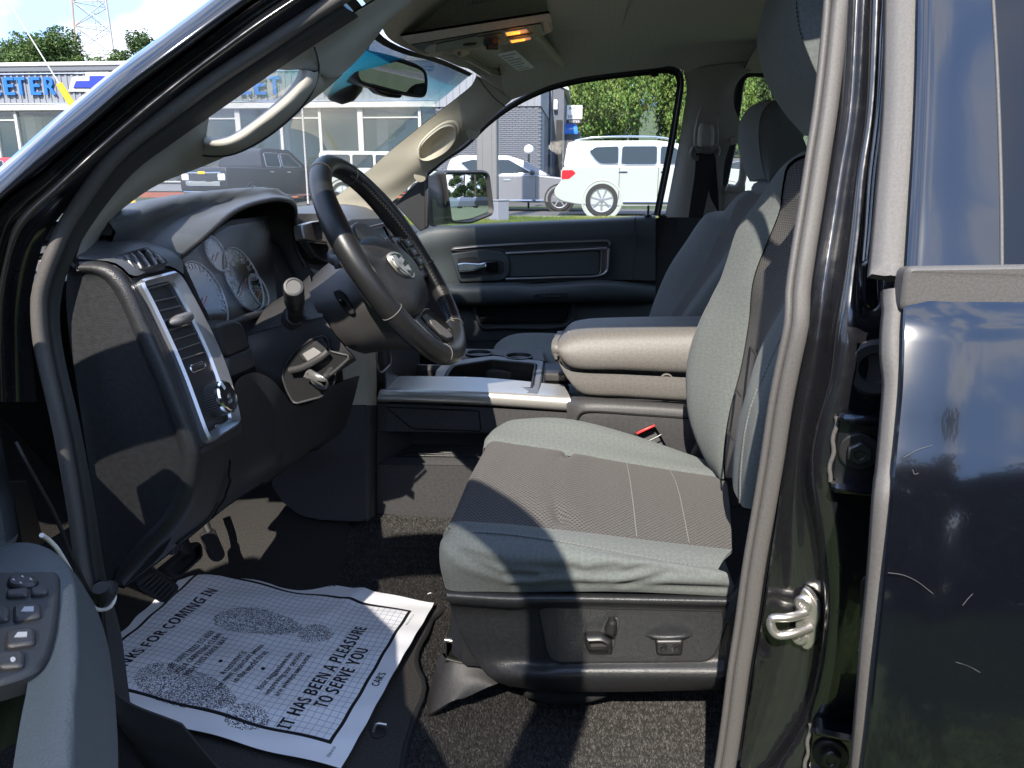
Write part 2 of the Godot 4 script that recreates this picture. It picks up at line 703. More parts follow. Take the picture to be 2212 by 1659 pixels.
	m.transparency = BaseMaterial3D.TRANSPARENCY_ALPHA
	m = mat("sun_dimming_glass", Color(0.03, 0.04, 0.035, 0.5), 0.02)  # dark tint added to dim the sun reaching the seat; pane unseen
	m.transparency = BaseMaterial3D.TRANSPARENCY_ALPHA
	m = mat("lens_clear", Color(0.1, 0.1, 0.1, 0.04), 0.06, 0.0, 0.16)
	m.transparency = BaseMaterial3D.TRANSPARENCY_ALPHA
	m = mat("rear_glass", Color(0.02, 0.025, 0.02, 0.6), 0.02)
	m.transparency = BaseMaterial3D.TRANSPARENCY_ALPHA
	m = mat("mirror", lin(0.86, 0.88, 0.9), 0.01, 1.0)
	m = mat("lamp_glow", lin(1.0, 0.75, 0.35), 0.4)
	m.emission_enabled = true
	m.emission = Color(1.0, 0.66, 0.25)
	m.emission_energy_multiplier = 0.6
	# outdoors
	var patches := noise_image(41, FastNoiseLite.TYPE_SIMPLEX, 0.02, 512, 5)
	m = mat("grass_ground", lin(0.085, 0.13, 0.03), 0.95)
	tri_map(m, 3.0)
	m.albedo_texture = tone(patches, 0.45, 1.0)
	m = mat("grass_blade", lin(0.085, 0.125, 0.03), 0.8)
	m.vertex_color_use_as_albedo = true
	m = mat("asphalt", lin(0.12, 0.118, 0.115), 0.9)
	tri_map(m, 2.0)
	m.albedo_texture = tone(noise_image(43, FastNoiseLite.TYPE_SIMPLEX, 0.1, 512, 4), 0.7, 1.0)
	m = mat("concrete", lin(0.36, 0.35, 0.33), 0.9)
	tri_map(m, 1.5)
	m.albedo_texture = tone(patches, 0.75, 1.0)
	m = mat("siding_grey", lin(0.20, 0.215, 0.245), 0.6)
	m = mat("white_trim", lin(0.48, 0.48, 0.47), 0.6)
	m = mat("brick_grey", lin(0.13, 0.14, 0.165), 0.85)
	m = mat("mortar_grey", lin(0.07, 0.075, 0.09), 0.9)
	m = mat("brick_red", lin(0.32, 0.10, 0.06), 0.9)
	m = mat("wall_dark", lin(0.10, 0.11, 0.135), 0.7)
	m = mat("letter_blue", lin(0.01, 0.12, 0.42), 0.5)
	m = mat("emblem_blue", lin(0.015, 0.035, 0.33), 0.5)
	m = mat("awning_blue", lin(0.01, 0.16, 0.62), 0.7)
	m = mat("room_floor", lin(0.35, 0.34, 0.32), 0.4)
	m = mat("room_wall", lin(0.3, 0.31, 0.27), 0.8)
	m = mat("shop_glass", Color(0.35, 0.42, 0.38, 0.16), 0.02)
	m.transparency = BaseMaterial3D.TRANSPARENCY_ALPHA
	m = mat("yellow", lin(0.9, 0.55, 0.0), 0.5)
	m = mat("bark", lin(0.09, 0.065, 0.045), 0.95)
	m = mat("tower_steel", lin(0.38, 0.36, 0.35), 0.6, 0.2)
	m = mat("tower_rust", lin(0.33, 0.24, 0.19), 0.7)
	m = mat("globe_white", lin(0.85, 0.85, 0.84), 0.3)
	m = mat("car_silver", lin(0.22, 0.225, 0.24), 0.3, 0.5)
	m.clearcoat_enabled = true
	m = mat("car_white", lin(0.33, 0.37, 0.345), 0.3)
	m.clearcoat_enabled = true
	m = mat("car_dark", lin(0.008, 0.008, 0.009), 0.2)
	m.clearcoat_enabled = true
	m = mat("car_red", lin(0.6, 0.01, 0.02), 0.3)
	m.clearcoat_enabled = true
	m = mat("car_blue", lin(0.05, 0.09, 0.16), 0.3)
	m.clearcoat_enabled = true
	m = mat("car_glass", lin(0.03, 0.04, 0.045), 0.05)
	m = mat("tyre", lin(0.025, 0.025, 0.026), 0.85)
	m = mat("tail_red", lin(0.6, 0.02, 0.03), 0.2)
	m = mat("leaf", lin(1, 1, 1), 0.7)
	m.vertex_color_use_as_albedo = true
	m.backlight_enabled = true
	m.backlight = Color(0.5, 0.5, 0.5)
	m = mat("leaf_plain", Color(1, 1, 1), 0.95)
	m.vertex_color_use_as_albedo = true


func _ready() -> void:
	var cam := Camera3D.new()
	cam.name = "camera"
	cam.fov = rad_to_deg(2.0 * atan(829.5 / FOCAL))
	cam.near = 0.02
	cam.far = 900.0
	add_child(cam)
	cam.position = EYE
	cam.rotation = Vector3(PITCH, -YAW, 0)
	cam.current = true
	var env := Environment.new()
	env.background_mode = Environment.BG_SKY
	env.tonemap_mode = Environment.TONE_MAPPER_LINEAR
	env.tonemap_exposure = 2.8
	env.background_energy_multiplier = 1.55
	env.sdfgi_enabled = true
	env.ssao_enabled = true
	env.ssil_enabled = true
	env.sky = make_sky()
	var we := WorldEnvironment.new()
	we.name = "environment"
	we.environment = env
	add_child(we)
	var sun := DirectionalLight3D.new()
	sun.name = "sun"
	sun.light_energy = 1.1
	sun.light_color = Color(1.0, 0.965, 0.91)
	sun.light_angular_distance = 0.5
	sun.shadow_enabled = true
	add_child(sun)
	sun.look_at_from_position(Vector3(0, 10, 0), Vector3(0, 10, 0) + Vector3(0.12, -0.917, -1.0), Vector3.UP)
	make_materials()
	build_setting()
	build_places()
	truck = thing("pickup_truck", Vector3.ZERO, "black pickup truck with its driver's door open and grey cloth seats", "pickup truck")
	build_body()
	build_far_side()
	build_overhead()
	build_dash()
	build_wheel()
	build_console()
	build_seats()
	build_floor()
	build_driver_door()
	build_loose()

func make_sky() -> Sky:
	var w := 2048
	var h := 1024
	var n := FastNoiseLite.new()
	n.seed = 31
	n.noise_type = FastNoiseLite.TYPE_SIMPLEX_SMOOTH
	n.frequency = 0.011
	n.fractal_octaves = 6
	n.fractal_gain = 0.52
	var cl := n.get_seamless_image(w, 512)
	cl.convert(Image.FORMAT_L8)
	var cb := cl.get_data()
	var im := Image.create(w, h, false, Image.FORMAT_RGBF)
	for y in h:
		var el := (0.5 - (y + 0.5) / h) * PI
		var s := sin(maxf(el, 0.0))
		var blue := Color(0.22, 0.33, 0.54).lerp(Color(0.12, 0.23, 0.50), pow(s, 0.6))
		if el <= 0.0:
			im.fill_rect(Rect2i(0, y, w, 1), Color(0.30, 0.31, 0.30))
			continue
		for x in w:
			var v: float = cb[mini(y, 511) * w + x] / 255.0
			var c := smoothstep(0.42, 0.68, v)
			var white := Color(0.60, 0.61, 0.65).lerp(Color(0.40, 0.43, 0.50), smoothstep(0.52, 0.80, v))
			im.set_pixel(x, y, blue.lerp(white, c * 0.9))
	var pm := PanoramaSkyMaterial.new()
	pm.panorama = ImageTexture.create_from_image(im)
	var sky := Sky.new()
	sky.sky_material = pm
	return sky


# ---------------------------------------------------------------- the cab's shell
func build_body() -> void:
	var t := truck
	# driver's A pillar: painted outside, from its windshield edge over the crown to the door jamb
	var pl := []
	pl.append(L("a", [-300, 1290, 0, 1040, 250, 815, 480, 620, 760, 395, 1000, 222, 1200, 75, 1500, -150, 2000, -460], 2, -0.125, -0.235))
	pl.append(L("a", [-300, 1330, 0, 1080, 250, 852, 480, 652, 760, 422, 1000, 247, 1200, 97, 1500, -128, 2000, -440], 2, -0.104, -0.215))
	pl.append(L("a", [-300, 1390, 0, 1140, 255, 900, 490, 700, 770, 465, 1010, 290, 1210, 140, 1510, -80, 2010, -390], 2, -0.093, -0.207))
	pl.append(L("a", [-300, 1480, 0, 1225, 270, 990, 520, 775, 800, 535, 1040, 355, 1250, 200, 1545, -10, 2040, -330], 2, -0.088, -0.203))
	pl.append(L("a", [-300, 1560, 0, 1300, 290, 1065, 550, 835, 830, 590, 1070, 405, 1280, 245, 1580, 25, 2070, -290], 2, -0.10, -0.21))
	var pil := part(t, "pillar_skin", sheet(net(pl, 40, 16), 0.004), M.black_paint)
	tag(pil, "glossy black painted windshield pillar")
	# jamb steps beside it, down the front edge of the door opening
	pl = []
	pl.append(L3("a", [-130, 2500, -0.10, -130, 1900, -0.10, -60, 1500, -0.10, 0, 1302, -0.102, 290, 1067, -0.112, 550, 837, -0.13, 830, 592, -0.145, 1070, 407, -0.16, 1280, 247, -0.17, 1580, 27, -0.19, 2070, -288, -0.215], 2))
	pl.append(L3("a", [-60, 2500, -0.12, -70, 1900, -0.12, 0, 1520, -0.125, 60, 1360, -0.125, 330, 1110, -0.13, 590, 870, -0.15, 870, 630, -0.165, 1110, 440, -0.18, 1330, 280, -0.19, 1630, 60, -0.205, 2110, -250, -0.235], 2))
	pl.append(L3("a", [10, 2500, -0.115, 0, 1900, -0.115, 60, 1560, -0.115, 130, 1400, -0.115, 380, 1150, -0.12, 640, 910, -0.14, 920, 672, -0.155, 1160, 480, -0.17, 1370, 322, -0.18, 1680, 100, -0.195, 2150, -205, -0.225], 2))
	pl.append(L3("a", [90, 2500, -0.15, 80, 1900, -0.15, 130, 1600, -0.15, 200, 1440, -0.15, 440, 1195, -0.15, 690, 955, -0.165, 970, 715, -0.18, 1210, 520, -0.195, 1430, 362, -0.205, 1730, 140, -0.215, 2200, -165, -0.245], 2))
	pl.append(L3("a", [230, 2500, -0.16, 190, 1900, -0.16, 235, 1630, -0.16, 300, 1450, -0.16, 500, 1210, -0.16, 730, 1000, -0.175, 1010, 758, -0.19, 1260, 562, -0.205, 1480, 402, -0.215, 1780, 180, -0.225, 2250, -125, -0.255], 2))
	part(t, "door_jamb", sheet(net(pl, 60, 22), 0.004), M.jamb_paint)
	# weatherstrip round the opening: up the front edge, along the A pillar, over the top, down the B pillar
	var front := L3("m", [372, 1800, -0.145, 365, 1659, -0.145, 342, 1450, -0.145, 315, 1300, -0.145, 288, 1100, -0.145, 255, 900, -0.145, 220, 720, -0.145, 182, 560, -0.145, 158, 450, -0.145, 148, 350, -0.145, 150, 250, -0.146, 175, 165, -0.148, 205, 85, -0.15, 240, 5, -0.155], 2)
	front.append_array(L3("a", [700, 985, -0.165, 960, 770, -0.18, 1300, 515, -0.20, 1700, 250, -0.22, 2100, -10, -0.24, 2350, -160, -0.25], 2))
	var top := PackedVector3Array([Vector3(-0.12, 1.935, -0.255), Vector3(0.0, 1.957, -0.257), Vector3(0.12, 1.962, -0.257), Vector3(0.20, 1.945, -0.25)])
	var seal_path := rs(front, 70)
	var over := rs(PackedVector3Array([seal_path[seal_path.size() - 1]]) + top + PackedVector3Array([U("o", 290, 0, 2, -0.235)]), 20)
	var rear := L3("o", [290, 0, -0.235, 262, 300, -0.222, 228, 600, -0.207, 190, 850, -0.195, 145, 1150, -0.18, 105, 1400, -0.165, 78, 1600, -0.155], 2)
	rear.append_array(L3("n", [1205, 300, -0.147, 1140, 620, -0.145, 1085, 900, -0.145, 1025, 1300, -0.145, 975, 1600, -0.145], 2))
	rear.append_array(L3("i", [525, 800, -0.145, 490, 1050, -0.145, 458, 1250, -0.145, 432, 1450, -0.148, 400, 1659, -0.152, 370, 1800, -0.155], 2))
	var seal := holder(t, "door_weatherstrip")
	var prof := PackedVector2Array([Vector2(-0.013, -0.008), Vector2(-0.013, 0.003), Vector2(-0.010, 0.0075), Vector2(-0.004, 0.0095), Vector2(0.004, 0.009), Vector2(0.010, 0.0065), Vector2(0.0125, 0.001), Vector2(0.0125, -0.008)])
	var half := PackedVector2Array()
	for q in prof:
		half.append(q * Vector2(0.56, 0.75))
	part(seal, "seal_bulb", sweep(seal_path, half, Vector3(0, 0, 1)), M.seal_grey)
	part(seal, "seal_bulb", sweep(over, half, Vector3(0, 0, 1)), M.seal_grey)
	var rp := rs(rear, 60)
	var prof_r := PackedVector2Array([Vector2(-0.0085, -0.008), Vector2(-0.0085, 0.002), Vector2(-0.007, 0.0045), Vector2(-0.003, 0.006), Vector2(0.004, 0.0055), Vector2(0.0075, 0.004), Vector2(0.009, 0.0), Vector2(0.009, -0.008)])
	part(seal, "seal_bulb", sweep(rp, prof_r, Vector3(0, 0, 1)), M.seal_grey)
	# thin lip of the rear strip, on its cabin side
	var lip := PackedVector3Array()
	for q in rp:
		lip.append(q + Vector3(-0.0125, 0, -0.002))
	part(seal, "seal_lip", sweep(lip, circle(0.0042, 8), Vector3(0, 0, 1)), M.seal_grey)
	# black inner lip between the weatherstrip and the pillar trim
	var inner := []
	inner.append(L3("m", [395, 1659, -0.155, 372, 1450, -0.155, 345, 1300, -0.155, 318, 1100, -0.155, 285, 900, -0.155, 250, 720, -0.155, 212, 560, -0.155, 190, 450, -0.155, 178, 350, -0.155, 178, 250, -0.156, 196, 175, -0.158, 230, 95, -0.16, 268, 10, -0.165], 2) + L3("a", [730, 1010, -0.175, 990, 800, -0.19, 1330, 550, -0.21, 1730, 285, -0.23, 2130, 25, -0.25], 2))
	inner.append(L3("m", [410, 1659, -0.165, 387, 1450, -0.165, 360, 1300, -0.165, 333, 1100, -0.165, 300, 900, -0.165, 265, 720, -0.165, 227, 560, -0.165, 205, 450, -0.165, 193, 350, -0.165, 197, 250, -0.166, 216, 185, -0.168, 248, 105, -0.17, 283, 20, -0.175], 2) + L3("a", [770, 1035, -0.178, 1030, 830, -0.193, 1365, 585, -0.213, 1765, 320, -0.233, 2165, 58, -0.253], 2))
	inner.append(L3("m", [450, 1659, -0.172, 430, 1450, -0.172, 400, 1300, -0.172, 370, 1100, -0.172, 335, 900, -0.172, 300, 720, -0.172, 262, 560, -0.172, 240, 450, -0.172, 230, 350, -0.172, 237, 250, -0.173, 252, 190, -0.175, 280, 120, -0.178, 318, 40, -0.185], 2) + L3("a", [820, 1085, -0.192, 1090, 880, -0.207, 1430, 640, -0.227, 1820, 370, -0.247, 2230, 105, -0.267], 2))
	part(t, "pillar_inner_lip", sheet(net(inner, 60, 12), 0.003), M.trim_dark)
	build_pillar_trim()
	build_b_pillar()
	build_rear_door()
	# roof, sill, bonnet and the rest of the shell that the light and the mirrors meet
	var rl := []
	for k in 9:
		var z := lerpf(-0.215, -1.785, k / 8.0)
		var e := 1.0 - pow(absf(k - 4) / 4.0, 4.0)
		rl.append(PackedVector3Array([Vector3(-0.42 + 0.08 * (1 - e), 1.93 + 0.02 * e, z), Vector3(-0.25, 1.972 + 0.035 * e, z), Vector3(0.1, 1.99 + 0.045 * e, z), Vector3(0.6, 1.99 + 0.05 * e, z), Vector3(1.2, 1.975 + 0.045 * e, z), Vector3(1.5, 1.92 + 0.04 * e, z)]))
	part(t, "roof_panel", sheet(net(rl, 24, 18), 0.008, Vector3(0, 5, -1)), M.black_paint)
	for side in [1.0, -1.0]:
		var z0: float = -0.205 if side > 0 else -1.795
		part(t, "roof_rail", block(Vector3(0.55, 1.968, z0 - side * 0.012), Vector3(1.65, 0.045, 0.05), 0.012), M.black_paint)
	part(t, "sill_plate", block(Vector3(-0.18, 0.742, -0.10), Vector3(1.05, 0.075, 0.15), 0.02), M.jamb_paint)
	part(t, "rocker_panel", block(Vector3(0.35, 0.62, -0.02), Vector3(2.5, 0.2, 0.12), 0.03), M.black_paint)
	# bonnet and front wings
	var hl := []
	for k in 7:
		var z := lerpf(-0.05, -1.95, k / 6.0)
		var e := 1.0 - pow(absf(k - 3) / 3.0, 4.0)
		hl.append(PackedVector3Array([Vector3(-1.16, 1.36 + 0.05 * e, z), Vector3(-1.6, 1.35 + 0.04 * e, z), Vector3(-2.1, 1.30 + 0.04 * e, z), Vector3(-2.35, 1.22, z), Vector3(-2.42, 0.8, z)]))
	part(t, "bonnet", sheet(net(hl, 20, 14), 0.01, Vector3(-1.5, 5, -1)), M.black_paint)
	for side in [1.0, -1.0]:
		var zc: float = -0.05 if side > 0 else -1.95
		part(t, "front_wing", block(Vector3(-1.55, 1.03, zc + side * 0.03), Vector3(1.7, 0.62, 0.06), 0.03), M.black_paint)
	part(t, "cowl_grille", block(Vector3(-1.12, 1.385, -1.0), Vector3(0.22, 0.04, 1.75), 0.01), M.rubber)
	for k in 2:
		var zz := -0.75 - 0.75 * k
		var wp := part(t, "wiper_arm", tube(rs(V([-1.13, 1.425, zz + 0.35, -1.10, 1.447, zz, -1.075, 1.46, zz - 0.35]), 12), 0.008, 8), M.rubber)
		part(wp, "wiper_blade", tube(rs(V([-1.11, 1.437, zz + 0.42, -1.085, 1.452, zz - 0.02, -1.07, 1.462, zz - 0.42]), 12), 0.006, 6), M.rubber)
	# radio aerial on the far front wing
	var ab := U("t", 1535, 1235, 2, -1.86)
	var at := U("t", 1482, 395, 2, -1.86)
	at = ab + (at - ab) * 1.35
	var an := part(t, "aerial_mast", tube(rs(PackedVector3Array([ab, at]), 2, false), 0.0028, 8), M.white_trim)
	for k in 34:
		var q := ab.lerp(at, 0.05 + k * 0.027)
		part(an, "winding", tube(PackedVector3Array([q, q + (at - ab).normalized() * 0.004]), 0.0036, 8), M.tower_steel)
	part(t, "aerial_base", lathe(ab + Vector3(0, -0.05, 0), Vector3.UP, [0.02, 0.0, 0.018, 0.015, 0.008, 0.03, 0.005, 0.055, 0.0, 0.056], 14), M.rubber)
	# floor pan, firewall, back wall
	part(t, "floor_pan", block(Vector3(0.35, 0.72, -1.0), Vector3(2.3, 0.05, 1.78), 0.01), M.gap_black)
	part(t, "firewall", block(Vector3(-1.13, 1.05, -1.0), Vector3(0.06, 0.68, 1.8), 0.01), M.gap_black)
	part(t, "cab_back_wall", block(Vector3(1.52, 1.1, -1.0), Vector3(0.05, 0.8, 1.75), 0.01), M.door_dark)
	part(t, "rear_window", block(Vector3(1.50, 1.7, -1.0), Vector3(0.006, 0.42, 1.5), 0.002), M.glass)
	for z in [-0.22, -1.78]:
		part(t, "rear_corner_pillar", block(Vector3(1.45, 1.7, z), Vector3(0.16, 0.5, 0.07), 0.02), M.pillar_grey)
	# windshield
	var hd := rs(V([-0.285, 1.82, -0.30, -0.296, 1.826, -0.42, -0.316, 1.827, -0.58, -0.352, 1.839, -0.80, -0.345, 1.848, -1.0, -0.345, 1.868, -1.2, -0.336, 1.883, -1.45, -0.322, 1.891, -1.69]), 11)
	var wl := []
	for k in 11:
		var s := k / 10.0
		var bow := 1.0 - pow(2 * s - 1, 2.0)
		var t0: Vector3 = hd[k] + Vector3(-0.014, 0.006, 0)
		var zb := lerpf(-0.19, -1.815, s)
		var bt := Vector3(-0.93 - 0.2 * bow, 1.46, zb)
		wl.append(PackedVector3Array([t0, t0.lerp(bt, 0.5) + Vector3(-0.01 * bow, 0.004, 0), bt]))
	var wn := net(wl, 14, 22)
	part(t, "windshield", sheet(wn), M.hazed_windshield_glass)
	tag(t.get_node("windshield"), "windshield with painted haze and blue shade band")
	# shade band of the windshield: its top 20 cm, fading downwards as the dye does
	var bandg := []
	for row in wn:
		var r := PackedVector3Array()
		var rr := rs(row, 60, false)
		for i in 17:
			r.append(rr[i] + Vector3(0.0018, -0.0018, 0))
		bandg.append(r)
	var gi := Image.create(64, 4, false, Image.FORMAT_RGBA8)
	for x in 64:
		var f := x / 63.0
		gi.fill_rect(Rect2i(x, 0, 1, 4), Color(0.05, 0.33, 0.45).lerp(Color(0.25, 0.58, 0.62), f) * Color(1, 1, 1, 0) + Color(0, 0, 0, 0.84 * (1.0 - smoothstep(0.3, 1.0, f))))
	var gt := ImageTexture.create_from_image(gi)
	var sm := mat("shade_band", Color(1, 1, 1), 0.1)
	sm.albedo_texture = gt
	sm.backlight_enabled = true
	sm.backlight = Color(1, 1, 1)
	sm.transparency = BaseMaterial3D.TRANSPARENCY_ALPHA
	part(t.get_node("windshield"), "shade_band", sheet(bandg), sm)
	# black edge print of the glass along the header
	var ed := []
	for row in wn:
		var rr := rs(row, 60, false)
		ed.append(PackedVector3Array([rr[0] + Vector3(0.003, -0.003, 0), rr[1] + Vector3(0.003, -0.003, 0)]))
	part(t.get_node("windshield"), "glass_edge_print", sheet(ed), M.gap_black)

func build_pillar_trim() -> void:
	var tr := holder(truck, "pillar_trim")
	tag(tr, "grey beige windshield pillar cover with grab handle, driver's side")
	# below the handle
	var g := net([
		L3("a", [470, 1610, -0.19, 500, 1520, -0.19, 560, 1400, -0.19, 650, 1265, -0.195, 770, 1125, -0.2, 900, 1010, -0.205, 1050, 905, -0.21, 1200, 800, -0.215, 1300, 735, -0.22], 2),
		L3("a", [500, 1600, -0.195, 540, 1510, -0.2, 620, 1380, -0.2, 720, 1265, -0.205, 850, 1150, -0.21, 980, 1055, -0.22, 1100, 955, -0.225, 1230, 870, -0.225, 1285, 838, -0.225], 2),
		L3("a", [540, 1590, -0.22, 590, 1500, -0.225, 690, 1360, -0.23, 800, 1265, -0.235, 930, 1170, -0.24, 1060, 1090, -0.245, 1150, 1030, -0.25, 1250, 985, -0.25, 1290, 940, -0.25], 2),
		L3("a", [580, 1570, -0.27, 625, 1480, -0.275, 720, 1330, -0.28, 860, 1215, -0.285, 965, 1150, -0.29, 1100, 1098, -0.295, 1200, 1060, -0.30, 1300, 1020, -0.30, 1400, 975, -0.305], 2)], 30, 12)
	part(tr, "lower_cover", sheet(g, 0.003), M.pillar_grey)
	# grab handle: a bowed bar that closes the opening
	g = net([
		L3("a", [1275, 842, -0.232, 1340, 852, -0.236, 1410, 848, -0.24, 1480, 815, -0.245, 1560, 760, -0.25, 1650, 690, -0.255, 1730, 622, -0.26, 1800, 548, -0.265, 1845, 478, -0.27, 1862, 430, -0.272], 2),
		L3("a", [1268, 880, -0.222, 1350, 890, -0.222, 1420, 880, -0.224, 1500, 845, -0.228, 1590, 785, -0.233, 1690, 710, -0.238, 1780, 635, -0.243, 1850, 560, -0.25, 1900, 490, -0.258, 1925, 440, -0.262], 2),
		L3("a", [1265, 930, -0.24, 1360, 940, -0.235, 1440, 930, -0.236, 1530, 890, -0.24, 1620, 825, -0.245, 1730, 745, -0.25, 1820, 670, -0.255, 1890, 600, -0.262, 1940, 530, -0.266, 1950, 450, -0.268], 2),
		L3("a", [1150, 940, -0.245, 1290, 968, -0.252, 1420, 965, -0.256, 1530, 925, -0.26, 1650, 855, -0.265, 1770, 765, -0.27, 1850, 690, -0.274, 1920, 610, -0.278, 1970, 530, -0.28, 1985, 440, -0.28], 2),
		L3("a", [1180, 1000, -0.262, 1300, 1010, -0.27, 1440, 950, -0.275, 1560, 890, -0.28, 1680, 815, -0.285, 1800, 735, -0.29, 1890, 665, -0.295, 1960, 605, -0.298, 2010, 545, -0.30, 2030, 440, -0.30], 2),
		L3("a", [1250, 1040, -0.30, 1400, 975, -0.305, 1460, 945, -0.308, 1570, 885, -0.31, 1680, 815, -0.315, 1800, 730, -0.318, 1890, 660, -0.32, 1980, 595, -0.325, 2060, 530, -0.33, 2130, 465, -0.33], 2)], 36, 20)
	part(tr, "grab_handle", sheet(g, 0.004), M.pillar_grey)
	# above the handle, up to the header
	g = net([
		L3("a", [1700, 420, -0.243, 1800, 352, -0.247, 1960, 240, -0.255, 2120, 130, -0.262, 2320, 10, -0.268, 2500, -90, -0.275], 2),
		L3("a", [1765, 436, -0.255, 1850, 395, -0.262, 1985, 320, -0.27, 2150, 210, -0.275, 2350, 85, -0.28, 2530, -30, -0.285], 2),
		L3("a", [1862, 434, -0.268, 1920, 432, -0.272, 2020, 400, -0.28, 2190, 300, -0.285, 2390, 150, -0.29, 2560, 20, -0.295], 2),
		L3("a", [1985, 440, -0.282, 2010, 480, -0.29, 2090, 480, -0.295, 2212, 385, -0.30, 2370, 195, -0.305, 2478, 40, -0.31], 2)], 24, 10)
	part(tr, "upper_cover", sheet(g, 0.003), M.pillar_grey)
	# joint lines of the handle cover
	for a in [L3("a", [1105, 905, -0.2335, 1180, 950, -0.243, 1290, 972, -0.2505, 1420, 968, -0.254, 1540, 925, -0.258, 1660, 855, -0.263, 1780, 762, -0.268, 1880, 665, -0.273, 1950, 560, -0.277, 1985, 440, -0.279, 1970, 340, -0.265, 1955, 295, -0.259], 2)]:
		part(tr, "cover_joint", tube(rs(a, 40), 0.0011, 6), M.trim_dark)

func build_b_pillar() -> void:
	var t := truck
	# trim inside the weatherstrip, seen edge on
	var bp := holder(t, "b_pillar")
	tag(bp, "glossy black door pillar between the seats and the rear door")
	# painted jamb, from the weatherstrip back under the rear door's edge
	var s1 := L3("o", [335, -60, -0.232, 300, 600, -0.205, 240, 950, -0.19, 190, 1250, -0.175, 150, 1500, -0.16], 2) + L3("n", [1270, 330, -0.15, 1200, 720, -0.15, 1150, 1000, -0.15, 1100, 1350, -0.15], 2) + L3("i", [585, 800, -0.15, 540, 1100, -0.15, 500, 1350, -0.153, 455, 1659, -0.157], 2)
	var s2 := L3("o", [385, -60, -0.242, 345, 600, -0.215, 290, 950, -0.20, 245, 1250, -0.185, 205, 1500, -0.17], 2) + L3("n", [1330, 330, -0.158, 1275, 720, -0.155, 1225, 1000, -0.155, 1180, 1350, -0.155], 2) + L3("i", [655, 800, -0.155, 620, 1100, -0.155, 560, 1350, -0.155, 500, 1659, -0.157], 2)
	var s3 := L3("o", [435, -60, -0.215, 405, 600, -0.19, 355, 950, -0.175, 320, 1250, -0.16, 290, 1500, -0.145], 2) + L3("n", [1420, 330, -0.14, 1370, 720, -0.137, 1310, 1000, -0.137, 1262, 1350, -0.137], 2) + L3("i", [770, 700, -0.142, 790, 1000, -0.142, 715, 1400, -0.142, 560, 1659, -0.145], 2)
	var s4 := L3("o", [480, -60, -0.195, 450, 600, -0.17, 395, 950, -0.155, 365, 1250, -0.142, 335, 1500, -0.13], 2) + L3("n", [1480, 330, -0.118, 1430, 720, -0.115, 1350, 1000, -0.115, 1292, 1350, -0.115], 2) + L3("i", [810, 700, -0.118, 822, 1000, -0.118, 755, 1400, -0.118, 620, 1659, -0.12], 2)
	var s5 := L3("o", [535, -60, -0.20, 500, 600, -0.175, 460, 950, -0.16, 435, 1250, -0.145, 410, 1500, -0.132], 2) + L3("n", [1600, 330, -0.112, 1545, 720, -0.108, 1480, 1000, -0.108, 1430, 1350, -0.108], 2) + L3("i", [890, 700, -0.11, 880, 1000, -0.11, 830, 1400, -0.11, 720, 1659, -0.112], 2)
	var s6 := L3("o", [545, -60, -0.215, 515, 600, -0.19, 472, 950, -0.175, 447, 1250, -0.16, 425, 1500, -0.142], 2) + L3("n", [1660, 330, -0.115, 1620, 720, -0.11, 1560, 1000, -0.11, 1530, 1350, -0.11], 2) + L3("i", [930, 700, -0.112, 920, 1000, -0.112, 880, 1400, -0.112, 850, 1659, -0.112], 2)
	var s7 := L3("o", [600, -60, -0.215, 580, 600, -0.19, 540, 950, -0.175, 520, 1250, -0.16, 500, 1500, -0.142], 2) + L3("n", [1790, 330, -0.118, 1760, 720, -0.115, 1740, 1000, -0.115, 1700, 1350, -0.115], 2) + L3("i", [1010, 700, -0.115, 980, 1000, -0.115, 960, 1400, -0.115, 930, 1659, -0.115], 2)
	var s8 := PackedVector3Array()
	for q in s7:
		s8.append(q + Vector3(0.12, 0, -0.01))
	part(bp, "jamb_panel", sheet(net([s1, s2, s3, s4, s5, s6, s7, s8], 60, 40), 0.004), M.jamb_paint)
	# pillar body behind it, so that no light leaks between seat and jamb
	var bk := []
	for dz in [0.0, 1.0]:
		var l := PackedVector3Array()
		for q in s1:
			l.append(q + Vector3(-0.004 + 0.16 * dz, 0, -0.012 - 0.05 * dz))
		bk.append(l)
	part(bp, "inner_trim", sheet(net(bk, 24, 4), 0.01), M.jamb_paint)
	# latch striker
	var st := holder(bp, "door_striker")
	var pn := Vector3(-0.55, 0, 0.83).normalized()
	var pc := U("i", 740, 1030, 2, -0.136)
	var pl := Plane(pn, pc)
	var plate := LP("i", [722, 890, 745, 905, 785, 965, 790, 1010, 778, 1060, 768, 1130, 735, 1158, 712, 1140, 690, 1080, 684, 1000, 700, 930], pl)
	part(st, "plate", prism(rs(plate, 26, true, true), 0.009, 0.002, pn), M.steel)
	part(st, "loop", tube(rs(rnd(PackedVector3Array([UP("i", 735, 992, pl), UP("i", 690, 985, pl) + pn * 0.02, UP("i", 612, 965, pl) + pn * 0.03, UP("i", 640, 1045, pl) + pn * 0.03, UP("i", 700, 1052, pl) + pn * 0.02, UP("i", 755, 1056, pl)]), 0.012, 5, true), 40, false), 0.0052, 12), M.steel)
	for q in [[724, 955], [706, 1095]]:
		var b := part(st, "screw", lathe(UP("i", q[0], q[1], pl), pn, [0.0105, 0.0, 0.0105, 0.002, 0.008, 0.004, 0.004, 0.0042, 0.003, 0.001, 0.0, 0.001], 18), M.steel)
		b.name = "screw"
